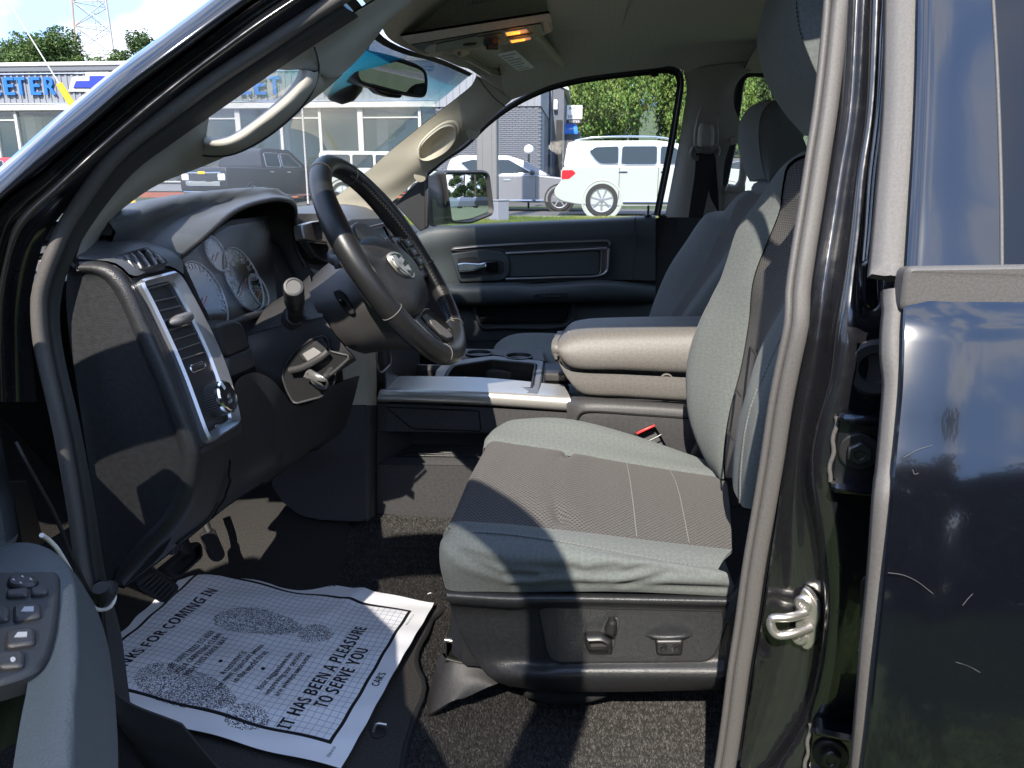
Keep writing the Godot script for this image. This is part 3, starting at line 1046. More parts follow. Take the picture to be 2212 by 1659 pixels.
	# rear door hinges
	for h in [["i", 960, 300, 0.0], ["i", 838, 1600, 0.0]]:
		var hg := holder(bp, "door_hinge")
		var hc := U(h[0], h[1], h[2], 2, -0.10)
		var n2 := Vector3(-0.25, 0, 0.97).normalized()
		var ex := Vector3(0.97, 0, 0.25)
		var bs := Basis(ex, Vector3.UP, n2)
		part(hg, "bracket", block(hc + bs * Vector3(0.02, 0, -0.004), Vector3(0.085, 0.075, 0.006), 0.002, bs), M.jamb_paint)
		for s in [-1.0, 1.0]:
			part(hg, "ear", block(hc + bs * Vector3(0.012, s * 0.037, 0.006), Vector3(0.07, 0.010, 0.026), 0.004, bs), M.black_paint)
		part(hg, "arm", tube(rs(PackedVector3Array([hc + bs * Vector3(0.04, 0.036, 0.01), hc + bs * Vector3(0.08, 0.046, 0.02), hc + bs * Vector3(0.12, 0.047, 0.02)]), 10), 0.009, 10), M.black_paint)
		part(hg, "arm", tube(rs(PackedVector3Array([hc + bs * Vector3(0.04, -0.036, 0.01), hc + bs * Vector3(0.08, -0.05, 0.02), hc + bs * Vector3(0.12, -0.055, 0.02)]), 10), 0.009, 10), M.black_paint)
		part(hg, "washer", lathe(hc, n2, [0.0195, -0.002, 0.0195, 0.003, 0.018, 0.004, 0.0, 0.0042], 24), M.black_smooth)
		part(hg, "bolt", lathe(hc, n2, [0.0125, 0.004, 0.0125, 0.011, 0.0105, 0.013, 0.006, 0.013, 0.005, 0.0115, 0.0, 0.0115], 6), M.dark_steel)
		# pale sealer squeezed out round the bracket
		var sl := PackedVector3Array()
		for k in 12:
			var a := k / 11.0
			sl.append(hc + bs * Vector3(-0.0245 + 0.0012 * sin(k * 1.3), lerpf(0.034, -0.036, a), 0.001))
		part(hg, "sealer_bead", tube(rs(sl, 30), 0.0024, 8), M.seal_grey)
	# rubber plugs and buffer
	part(bp, "grommet", lathe(U("n", 1740, 640, 2, -0.112), Vector3(-0.2, 0, 1), [0.029, -0.004, 0.029, 0.004, 0.025, 0.007, 0.016, 0.006, 0.014, 0.001, 0.0, 0.0], 28), M.rubber)
	var gp := Plane(Vector3(-0.1, 0, 1).normalized(), U("i", 985, 940, 2, -0.113))
	part(bp, "jamb_plug", prism(rnd(LP("i", [955, 840, 1030, 830, 1030, 1045, 990, 1050, 955, 1010], gp), 0.012), 0.008, 0.004, Vector3(-0.1, 0, 1)), M.rubber)
	var gp2 := Plane(Vector3(-0.1, 0, 1).normalized(), U("n", 1720, 120, 2, -0.121))
	part(bp, "jamb_recess_plate", prism(rnd(LP("n", [1650, -140, 1765, -140, 1770, 200, 1740, 222, 1690, 222, 1652, 170], gp2), 0.012), 0.006, 0.003, Vector3(-0.1, 0, 1)), M.black_paint)

func build_rear_door() -> void:
	var rd := holder(truck, "rear_door")
	tag(rd, "glossy black closed rear door with grey edge seal")
	# upper frame beside the glass
	var fl := []
	for k in 9:
		var s := k / 8.0
		fl.append(s)
	var lft := L3("o", [716, -120, -0.165, 712, 0, -0.155, 704, 400, -0.122, 688, 800, -0.09, 668, 1150, -0.061, 652, 1400, -0.041, 646, 1520, -0.031], 2)
	var rows := [lft]
	var l2 := PackedVector3Array()
	var l3 := PackedVector3Array()
	var l0 := PackedVector3Array()
	for q in lft:
		l0.append(q + Vector3(0.03, 0, -0.03))
		l2.append(q + Vector3(0.006, 0, 0.0045))
		l3.append(q + Vector3(0.02, 0, 0.0075))
	var r1 := L3("o", [1112, -120, -0.15, 1120, 0, -0.14, 1142, 400, -0.108, 1157, 800, -0.076, 1165, 1150, -0.047, 1167, 1400, -0.027, 1168, 1520, -0.017], 2)
	var gsh := net([lft, l2, l3, r1], 24, 18)
	part(rd, "window_frame", sheet(gsh, 0.003), M.black_paint)
	# glass beyond, and the thin bright gasket line
	var g1 := PackedVector3Array()
	var g2 := PackedVector3Array()
	for q in r1:
		g1.append(q + Vector3(0.002, 0, -0.004))
		g2.append(q + Vector3(0.45, 0, -0.004))
	part(rd, "window_glass", sheet(net([g1, g2], 16, 6), 0.004), M.piano_black)
	part(rd, "glass_gasket", tube(rs(r1, 30), 0.0016, 8), M.seal_grey)
	# belt moulding
	var b0 := U("o", 632, 1572, 2, -0.016)
	var b1 := b0 + Vector3(0.62, 0.016, 0.004)
	var bn := Vector3(0, 0.12, 1).normalized()
	var ht := 0.0195
	var bo := PackedVector3Array([b0 + Vector3(0, ht, 0), b1 + Vector3(0, ht, 0), b1 + Vector3(0, -ht, 0), b0 + Vector3(0, -ht, 0)])
	part(rd, "belt_moulding", prism(rnd(bo, 0.008), 0.02, 0.004, bn), M.seal_grey)
	# lower skin
	var pr := []
	var e := L3("n", [1968, 150, -0.02, 1962, 300, -0.008, 1955, 560, 0.005, 1945, 800, 0.016, 1915, 1130, 0.030, 1890, 1400, 0.042], 2) + L3("i", [1090, 700, 0.058, 1072, 900, 0.067, 1040, 1200, 0.075, 1010, 1500, 0.077, 985, 1700, 0.074, 960, 1950, 0.066], 2)
	var k0 := PackedVector3Array()
	var k1 := PackedVector3Array()
	var k2 := PackedVector3Array()
	var k3 := PackedVector3Array()
	for q in e:
		k0.append(q + Vector3(0.04, 0, -0.04))
		k1.append(q + Vector3(0.006, 0, 0.0045))
		k2.append(q + Vector3(0.02, 0, 0.007))
		k3.append(q + Vector3(0.75, 0.012, 0.012))
	part(rd, "door_skin", sheet(net([e, k1, k2, k3], 40, 24), 0.003), M.black_paint)
	part(rd, "skin_return", sheet(net([e, k0], 40, 3, true, false), 0.002), M.black_paint)
	# scratches in the clear coat
	for sc in [[1085, 822, 1150, 832, 1210, 860, 1278, 912], [1408, 1000, 1415, 1050, 1460, 1100, 1535, 1148], [1150, 330, 1200, 300, 1275, 275], [1405, 962, 1440, 920, 1490, 880], [1530, 840, 1600, 838, 1668, 832], [1190, 380, 1200, 400, 1215, 395], [1375, 1205, 1430, 1222, 1480, 1250]]:
		var path := PackedVector3Array()
		for i in sc.size() / 2:
			var z := 0.06
			for it in 6:
				var q := U("i", sc[2 * i], sc[2 * i + 1], 2, z)
				for k in e.size() - 1:
					if q.y <= e[k].y and q.y >= e[k + 1].y:
						var f := (e[k].y - q.y) / maxf(e[k].y - e[k + 1].y, 1e-5)
						z = lerpf(e[k].z, e[k + 1].z, f) + 0.0085 + 0.005 * (q.x - e[k].x) / 0.73
			path.append(U("i", sc[2 * i], sc[2 * i + 1], 2, z))
		part(rd, "scratch", tube(rs(path, 14), 0.00026, 5), M.seal_grey)
	# its front edge seal
	var us := L3("o", [662, -120, -0.185, 660, 0, -0.175, 650, 600, -0.125, 613, 1100, -0.085, 578, 1520, -0.05], 2)
	part(rd, "edge_seal", sweep(rs(us, 30), PackedVector2Array([Vector2(-0.022, -0.006), Vector2(-0.022, 0.004), Vector2(-0.012, 0.008), Vector2(0.006, 0.0075), Vector2(0.01, 0.004), Vector2(0.021, 0.0035), Vector2(0.021, -0.006)]), Vector3(0, 0, 1)), M.seal_grey)
	var ls := L3("n", [1893, 80, -0.04, 1898, 170, -0.035, 1905, 200, -0.033, 1893, 330, -0.025, 1887, 560, -0.012, 1908, 740, -0.004, 1895, 950, 0.005, 1875, 1200, 0.016, 1850, 1450, 0.027], 2) + L3("i", [1088, 450, 0.033, 1058, 850, 0.047, 1028, 1150, 0.055, 998, 1500, 0.057, 972, 1759, 0.052], 2)
	part(rd, "edge_seal", sweep(rs(ls, 50), PackedVector2Array([Vector2(-0.011, -0.006), Vector2(-0.011, 0.003), Vector2(-0.006, 0.007), Vector2(0.004, 0.0065), Vector2(0.011, 0.002), Vector2(0.011, -0.006)]), Vector3(0, 0, 1)), M.seal_grey)
	# inner shell that closes the gap
	part(rd, "inner_shell", block(Vector3(0.72, 1.15, -0.10), Vector3(0.72, 0.75, 0.06), 0.02), M.gap_black)


# ---------------------------------------------------------------- dashboard
func build_dash() -> void:
	var d := holder(truck, "dashboard")
	tag(d, "black and grey dashboard with hooded gauges")
	# end panel facing the door opening, with its raised rim
	var la := L3("d", [185, 378, -0.188, 300, 372, -0.19, 400, 396, -0.19, 480, 450, -0.192, 540, 535, -0.193, 590, 640, -0.195, 650, 775, -0.195, 720, 925, -0.195, 790, 1085, -0.195, 850, 1235, -0.195, 905, 1375, -0.195, 955, 1515, -0.195, 985, 1640, -0.195], 2) + L3("g", [955, 60, -0.195, 890, 190, -0.195, 750, 345, -0.195, 600, 500, -0.195], 2)
	var lb := L3("d", [182, 395, -0.176, 290, 392, -0.177, 385, 418, -0.177, 462, 475, -0.178, 520, 560, -0.178, 570, 665, -0.178, 628, 800, -0.178, 697, 950, -0.178, 765, 1110, -0.178, 825, 1260, -0.178, 880, 1400, -0.178, 930, 1540, -0.178, 955, 1640, -0.178], 2) + L3("g", [925, 55, -0.178, 862, 180, -0.178, 725, 330, -0.178, 588, 478, -0.178], 2)
	var lc := L3("d", [178, 425, -0.172, 275, 432, -0.172, 360, 465, -0.172, 425, 530, -0.172, 475, 615, -0.172, 525, 720, -0.172, 580, 850, -0.172, 645, 1000, -0.172, 712, 1150, -0.172, 770, 1295, -0.172, 822, 1430, -0.172, 865, 1550, -0.172, 885, 1640, -0.172], 2) + L3("g", [880, 45, -0.172, 825, 160, -0.172, 690, 310, -0.172, 570, 455, -0.172], 2)
	var le := L3("d", [175, 450, -0.174, 260, 460, -0.178, 340, 495, -0.18, 400, 560, -0.18, 448, 645, -0.18, 495, 745, -0.18, 550, 875, -0.18, 612, 1020, -0.18, 680, 1170, -0.18, 738, 1315, -0.18, 785, 1440, -0.18, 822, 1560, -0.18, 840, 1640, -0.18], 2) + L3("g", [848, 35, -0.18, 795, 150, -0.18, 665, 290, -0.18, 555, 435, -0.18], 2)
	var lz := L3("m", [262, 130, -0.176, 258, 180, -0.18, 255, 240, -0.18, 255, 300, -0.18, 262, 380, -0.18, 272, 460, -0.18, 285, 540, -0.18, 300, 640, -0.18, 315, 740, -0.18, 330, 840, -0.18, 345, 940, -0.18, 360, 1040, -0.18, 372, 1130, -0.18, 382, 1200, -0.18, 392, 1280, -0.18, 402, 1340, -0.18, 425, 1395, -0.18], 2)
	part(d, "end_panel", sheet(net([la, lb, lc, le], 60, 12), 0.003), M.trim_black)
	part(d, "end_panel_inset", sheet(net([le, lz], 60, 10, true, false), 0.004), M.trim_black)
	# outboard part of the face, round the vent
	var lr := L3("d", [770, 418, -0.295, 850, 470, -0.325, 905, 600, -0.325, 960, 700, -0.325, 1010, 800, -0.325, 1060, 920, -0.32, 1100, 1030, -0.32, 1140, 1120, -0.32, 1180, 1220, -0.32, 1215, 1320, -0.315, 1240, 1420, -0.315, 1250, 1500, -0.315], 2)
	var lt := L3("d", [185, 378, -0.188, 430, 411, -0.188, 512, 482, -0.192, 590, 640, -0.195, 650, 775, -0.195, 720, 925, -0.195, 790, 1085, -0.195, 850, 1235, -0.195, 905, 1375, -0.195, 955, 1515, -0.195, 985, 1640, -0.195], 2)
	part(d, "face_panel", sheet(net([lt, lr], 40, 8, true, false), 0.003), M.trim_dark)
	# shelf under the windshield pillar, with the side demister
	var s0 := L3("d", [175, 330, -0.20, 300, 238, -0.27, 480, 232, -0.32, 690, 285, -0.35, 800, 340, -0.36, 835, 385, -0.36], 2)
	var s00 := PackedVector3Array()
	for q in s0:
		s00.append(q + Vector3(-0.18, -0.02, -0.03))
	var s1 := L3("d", [183, 355, -0.192, 360, 350, -0.205, 500, 325, -0.235, 640, 330, -0.275, 780, 385, -0.305, 850, 440, -0.33], 2)
	var s2 := L3("d", [187, 377, -0.188, 430, 410, -0.188, 512, 481, -0.191, 640, 448, -0.24, 770, 418, -0.295, 855, 470, -0.325], 2)
	part(d, "side_shelf", sheet(net([s00, s0, s1, s2], 24, 14), 0.003), M.dash_grey)
	var pv := Plane(U("d", 365, 368, 2, -0.198), U("d", 615, 292, 2, -0.262), U("d", 500, 468, 2, -0.20))
	var dv := holder(d, "demister_vent")
	var vo := rnd(LP("d", [362, 368, 618, 292, 765, 388, 752, 406, 502, 472, 478, 464], pv), 0.004, 3)
	var vi := rnd(LP("d", [400, 376, 608, 312, 742, 388, 735, 396, 510, 455, 492, 450], pv), 0.004, 3)
	var vn := pv.normal if pv.normal.y > 0 else -pv.normal
	for i in vo.size():
		vo[i] += vn * 0.004
		vi[i] += vn * 0.004
	part(dv, "vent_frame", frame(vo, vi, 0.012, 0.0015, vn), M.trim_column)
	var vf := vi.duplicate()
	for i in vf.size():
		vf[i] -= vn * 0.010
	part(dv, "vent_cavity", prism(vf, 0.003, 0.0, vn), M.gap_black)
	for a in [[430, 368, 497, 452], [470, 357, 545, 446], [515, 344, 590, 436], [560, 330, 642, 424], [618, 322, 690, 412], [672, 350, 733, 400]]:
		var p0 := UP("d", a[0], a[1], pv)
		var p1 := UP("d", a[2], a[3], pv)
		p0 += vn * 0.0035
		p1 += vn * 0.0035
		var pm := p0.lerp(p1, 0.45) + vn * 0.003 + (p0 - p1).cross(vn).normalized() * -0.002
		part(dv, "slat", sweep(rs(PackedVector3Array([p0, pm, p1]), 8), PackedVector2Array([Vector2(-0.0013, -0.009), Vector2(-0.0013, 0.001), Vector2(0.0013, 0.001), Vector2(0.0013, -0.009)]), vn), M.satin_grey)
	# top pad and gauge hood
	var w0 := PackedVector3Array()
	for z in [-0.23, -0.29, -0.37, -0.47, -0.58, -0.70, -0.77, -0.83, -0.88, -0.89]:
		w0.append(Vector3(-1.0 - 0.06 * sin((z + 0.2) * -2.0), 1.452, z))
	var top := L3("t", [-190, 1375, -0.23, 0, 1312, -0.28, 200, 1242, -0.36, 500, 1170, -0.47, 800, 1125, -0.58, 1100, 1097, -0.70, 1250, 1102, -0.77, 1350, 1142, -0.83, 1420, 1215, -0.875, 1428, 1290, -0.88], 2)
	var wm := PackedVector3Array()
	for i in top.size():
		wm.append(top[i].lerp(w0[i], 0.5) + Vector3(0, 0.012, 0))
	var md := L3("a", [690, 1560, -0.27, 800, 1520, -0.30, 950, 1420, -0.37, 1150, 1340, -0.46, 1350, 1270, -0.56, 1560, 1215, -0.67, 1690, 1205, -0.76, 1770, 1222, -0.82, 1832, 1275, -0.868, 1842, 1360, -0.875], 2)
	var lip := L3("a", [1095, 1612, -0.36, 1160, 1560, -0.385, 1250, 1490, -0.42, 1340, 1410, -0.46, 1430, 1335, -0.50, 1510, 1290, -0.56, 1640, 1250, -0.66, 1750, 1240, -0.75, 1832, 1290, -0.86, 1840, 1400, -0.87], 2)
	part(d, "top_pad", sheet(net([w0, wm, top, md, lip], 50, 30), 0.004), M.dash_grey)
	# rounded edge of the hood and the dark tunnel behind it
	part(d, "hood_edge", tube(rs(lip, 50), 0.0045, 8), M.trim_dark)
	part(d, "hood_edge", tube(rs(L3("a", [1840, 1400, -0.87, 1835, 1480, -0.872, 1850, 1560, -0.875, 1900, 1659, -0.88], 2), 12), 0.0045, 8), M.trim_dark)
	var pc := Plane(Vector3(0.94, 0.342, 0), U("d", 1250, 500, 2, -0.62))
	var low := L3("d", [862, 395, -0.36, 900, 480, -0.37, 950, 580, -0.385, 1000, 680, -0.395, 1062, 790, -0.41], 2)
	var tun := rs(lip, 20)
	var tun2 := PackedVector3Array()
	var tun3 := PackedVector3Array()
	for q in tun:
		tun2.append(q + Vector3(-0.10, -0.006, -0.004))
		tun3.append(q + Vector3(-0.14, -0.05, -0.004))
	part(d, "hood_tunnel", sheet(net([tun, tun2, tun3], 30, 8), 0.003), M.black_smooth)
	# wall at the far side of the gauges
	part(d, "hood_side_wall", sheet(net([L3("d", [1585, 40, -0.885, 1605, 200, -0.885, 1660, 380, -0.885, 1760, 520, -0.885], 2), L3("d", [1150, 40, -0.88, 1250, 250, -0.88, 1330, 480, -0.88, 1400, 700, -0.88], 2)], 16, 6, true, false), 0.004), M.black_smooth)
	# gauges
	var gc := holder(truck, "instrument_cluster")
	tag(gc, "instrument cluster with dark round gauges under the dash hood")
	var cn := pc.normal
	part(gc, "dial_plate", prism(LP("d", [820, 380, 960, 250, 1180, 110, 1420, 80, 1480, 640, 1440, 700, 1050, 830], pc), 0.01, 0.0, cn), M.black_smooth)
	var cu := Vector3(-0.342, 0.94, 0)
	var cv := Vector3(0, 0, -1)
	for a in [[1248, 505, 0.058, true], [990, 620, 0.058, false], [1345, 575, 0.030, false], [1065, 335, 0.030, false]]:
		var c := UP("d", a[0], a[1], pc) + cn * 0.004
		var ring := PackedVector3Array()
		for k in 40:
			ring.append(c + (cu * cos(TAU * k / 40) + cv * sin(TAU * k / 40)) * a[2])
		var gg := part(gc, "gauge", prism(ring, 0.006, 0.0, cn), M.piano_black)
		part(gg, "bezel", sweep(ring, circle(0.0022, 8), cn, true), M.bezel_silver)
		for k in 25:
			var an := deg_to_rad(-125 + 250.0 * k / 24)
			var dr := cu * cos(an) + cv * sin(an)
			var lg: float = 0.16 if k % 3 == 0 else 0.09
			part(gg, "tick", block(c + dr * a[2] * (0.93 - lg / 2) + cn * 0.002, Vector3(0.0012, a[2] * lg, 0.0006), 0.0, Basis(dr.cross(cn), dr, cn)), M.print_white)
		if a[3]:
			for k in 9:
				var an := deg_to_rad(-125 + 250.0 * k / 8)
				var dr := cu * cos(an) + cv * sin(an)
				var o: Vector3 = c + dr * a[2] * 0.62 + cn * 0.0022
				var ex := cu.cross(cn).normalized()
				part(gg, "numeral", word(str(k * 15 + (0 if k else 0)), 0.009, 0, func(x: float, y: float) -> Vector3: return o + cv * x + cu * y), M.print_white)
		var na := deg_to_rad(-118)
		var nd := cu * cos(na) + cv * sin(na)
		part(gg, "needle", block(c + nd * a[2] * 0.38 + cn * 0.004, Vector3(0.0016, a[2] * 0.8, 0.001), 0.0, Basis(nd.cross(cn), nd, cn)), M.red_button)
	var lens := LP("d", [846, 388, 985, 262, 1160, 150, 1400, 110, 1462, 630, 1440, 668, 1066, 790], Plane(cn, pc.project(U("d", 1250, 500, 2, -0.6)) + cn * 0.022))
	part(gc, "gauge_lens", prism(lens, 0.002, 0.0, cn), M.lens_clear)
	# rim under and beside the lens
	var rim := L3("d", [835, 385, -0.35, 880, 480, -0.36, 930, 590, -0.375, 985, 700, -0.39, 1060, 812, -0.41, 1150, 795, -0.44, 1300, 740, -0.52, 1450, 690, -0.62, 1500, 640, -0.68], 2)
	part(d, "cluster_rim", tube(rs(rim, 40), 0.006, 8), M.trim_dark)
	build_vent_bezel(d)
	# knee panel below, from the end panel to the centre stack
	var k0 := L3("d", [985, 1600, -0.196, 1100, 1530, -0.25, 1235, 1440, -0.312, 1200, 1180, -0.345, 1330, 1105, -0.39, 1440, 1150, -0.42, 1520, 1240, -0.45, 1590, 1320, -0.49, 1740, 1285, -0.56, 1850, 1190, -0.62], 2)
	k0.append(U("l", 690, 300, 2, -0.72))
	var k3 := L3("g", [600, 505, -0.196, 720, 415, -0.235, 830, 330, -0.28, 960, 225, -0.345, 1100, 110, -0.42, 1280, -5, -0.50], 2) + L3("l", [60, 1010, -0.54, 170, 930, -0.58, 240, 875, -0.62, 340, 800, -0.67, 430, 768, -0.72], 2)
	var k1 := PackedVector3Array()
	var k2 := PackedVector3Array()
	for i in k0.size():
		k1.append(k0[i].lerp(k3[i], 0.3) + Vector3(0.012, -0.004, 0.0))
		k2.append(k0[i].lerp(k3[i], 0.68) + Vector3(0.02, -0.010, 0.0))
	var k4 := PackedVector3Array()
	for q in k3:
		k4.append(q + Vector3(-0.15, 0.03, 0))
	part(d, "knee_panel", sheet(net([k0, k1, k2, k3], 60, 20), 0.003), M.trim_dark)
	part(d, "knee_panel_underside", sheet(net([k3, k4], 40, 3, true, false), 0.003), M.gap_black)
	# grooves across it: fuse cover and bolster seam
	var kp := net([k0, k1, k2, k3], 60, 20)
	var lid := PackedVector3Array()
	for a in [[1340, 1540], [1180, 1630], [1090, 1690]]:
		pass
	var seam := PackedVector3Array()
	for j in range(2, 20):
		seam.append(kp[j][int(14 + j * 0.35)] + Vector3(0.0012, 0, 0.0006))
	part(d, "panel_joint", tube(rs(seam, 24), 0.0016, 6), M.gap_black)
	seam = PackedVector3Array()
	for i in range(3, 15):
		seam.append(kp[13][i] + Vector3(0.0012, 0, 0.0006))
	part(d, "panel_joint", tube(rs(seam, 20), 0.0022, 6), M.gap_black)
	var rl: Vector3 = kp[16][6] + Vector3(0.002, 0, 0.001)
	var hr := part(d, "hood_release_mark", lathe(rl, Vector3(0.75, -0.5, 0.35), [0.010, 0.0, 0.010, 0.0016, 0.0085, 0.0016, 0.0085, 0.0, 0.006, 0.0, 0.006, 0.0014, 0.004, 0.0014, 0.0, 0.0], 22), M.black_smooth)
	hr.name = "hood_release_mark"
	# small bin and grey pad left of the column
	var pb := Plane(U("d", 1110, 800, 2, -0.36), U("d", 1262, 805, 2, -0.42), U("d", 1165, 1140, 2, -0.365))
	var pbn := pb.normal if pb.normal.x > 0 else -pb.normal
	part(d, "column_bin", prism(rnd(LP("d", [1093, 795, 1200, 764, 1240, 775, 1262, 810, 1312, 940, 1160, 1008, 1135, 985, 1120, 920], pb), 0.006), 0.05, 0.004, pbn), M.trim_column)
	part(d, "bin_pad", prism(rnd(LP("d", [1158, 1012, 1312, 944, 1346, 1058, 1330, 1078, 1182, 1146, 1160, 1130], pb), 0.004), 0.05, 0.004, pbn), M.console_dark)
	# far half of the dash: passenger side pad, centre top, screen, silver wing
	var p0 := PackedVector3Array()
	var p1 := PackedVector3Array()
	var p2 := PackedVector3Array()
	var p3 := PackedVector3Array()
	var p4 := PackedVector3Array()
	for k in 9:
		var z := lerpf(-0.84, -1.84, k / 8.0)
		var b := 1.0 - pow(2.0 * (k / 8.0) - 1.0, 2.0)
		p0.append(Vector3(-1.06, 1.475, z))
		p1.append(Vector3(-0.86, 1.520, z))
		p2.append(Vector3(-0.70 + 0.03 * b, 1.510 + 0.006 * b, z))
		p3.append(Vector3(-0.63 + 0.04 * b, 1.462, z))
		p4.append(Vector3(-0.60 + 0.05 * b, 1.38, z))
	part(d, "top_pad", sheet(net([p0, p1, p2, p3], 30, 16), 0.004), M.dash_grey)
	part(d, "face_panel", sheet(net([p3, p4, V([-0.56, 1.18, -0.84, -0.54, 1.18, -1.3, -0.60, 1.18, -1.84]), V([-0.66, 1.0, -0.84, -0.64, 1.0, -1.3, -0.70, 1.0, -1.84])], 30, 16), 0.004), M.trim_dark)
	part(d, "centre_backing", sheet(net([L3("e", [110, 400, -0.915, 200, 400, -0.935, 420, 400, -0.96], 2), L3("e", [130, 700, -0.90, 220, 760, -0.92, 420, 800, -0.95], 2)], 8, 6, true, false), 0.004), M.trim_dark)
	# silver wing and black grain panel between hood and wheel
	var wp := Plane(Vector3(0.97, 0.2, 0.15).normalized(), U("e", 230, 500, 2, -0.90))
	part(d, "silver_wing", prism(rnd(LP("e", [150, 470, 215, 448, 290, 440, 330, 560, 350, 640, 310, 590, 165, 565, 155, 520], wp), 0.004), 0.02, 0.003, Vector3(0.97, 0.2, 0.15)), M.silver)
	part(d, "grain_panel", prism(rnd(LP("e", [175, 575, 310, 592, 345, 650, 350, 720, 300, 715, 240, 680], wp), 0.004), 0.016, 0.003, Vector3(0.97, 0.2, 0.15)), M.console_dark)
	# screen housing behind the wheel
	var sp := Plane(Vector3(0.96, 0.28, 0.05).normalized(), U("e", 640, 520, 2, -1.02))
	var sn := Vector3(0.96, 0.28, 0.05).normalized()
	var cs := holder(d, "centre_screen")
	part(cs, "screen_housing", prism(rnd(LP("e", [440, 455, 480, 432, 690, 425, 760, 470, 790, 590, 780, 640, 560, 640, 480, 560], sp), 0.006), 0.05, 0.004, sn), M.trim_dark)
	part(cs, "screen", prism(rnd(LP("e", [560, 520, 690, 480, 745, 590, 620, 610], Plane(sn, sp.project(U("e", 640, 520, 2, -1.0)) + sn * 0.003)), 0.003), 0.003, 0.001, sn), M.piano_black)
	part(cs, "screen_frame", tube(rs(LP("e", [500, 510, 690, 462, 760, 600], Plane(sn, sp.project(U("e", 640, 520, 2, -1.0)) + sn * 0.004)), 20, false), 0.002, 6), M.satin_grey)

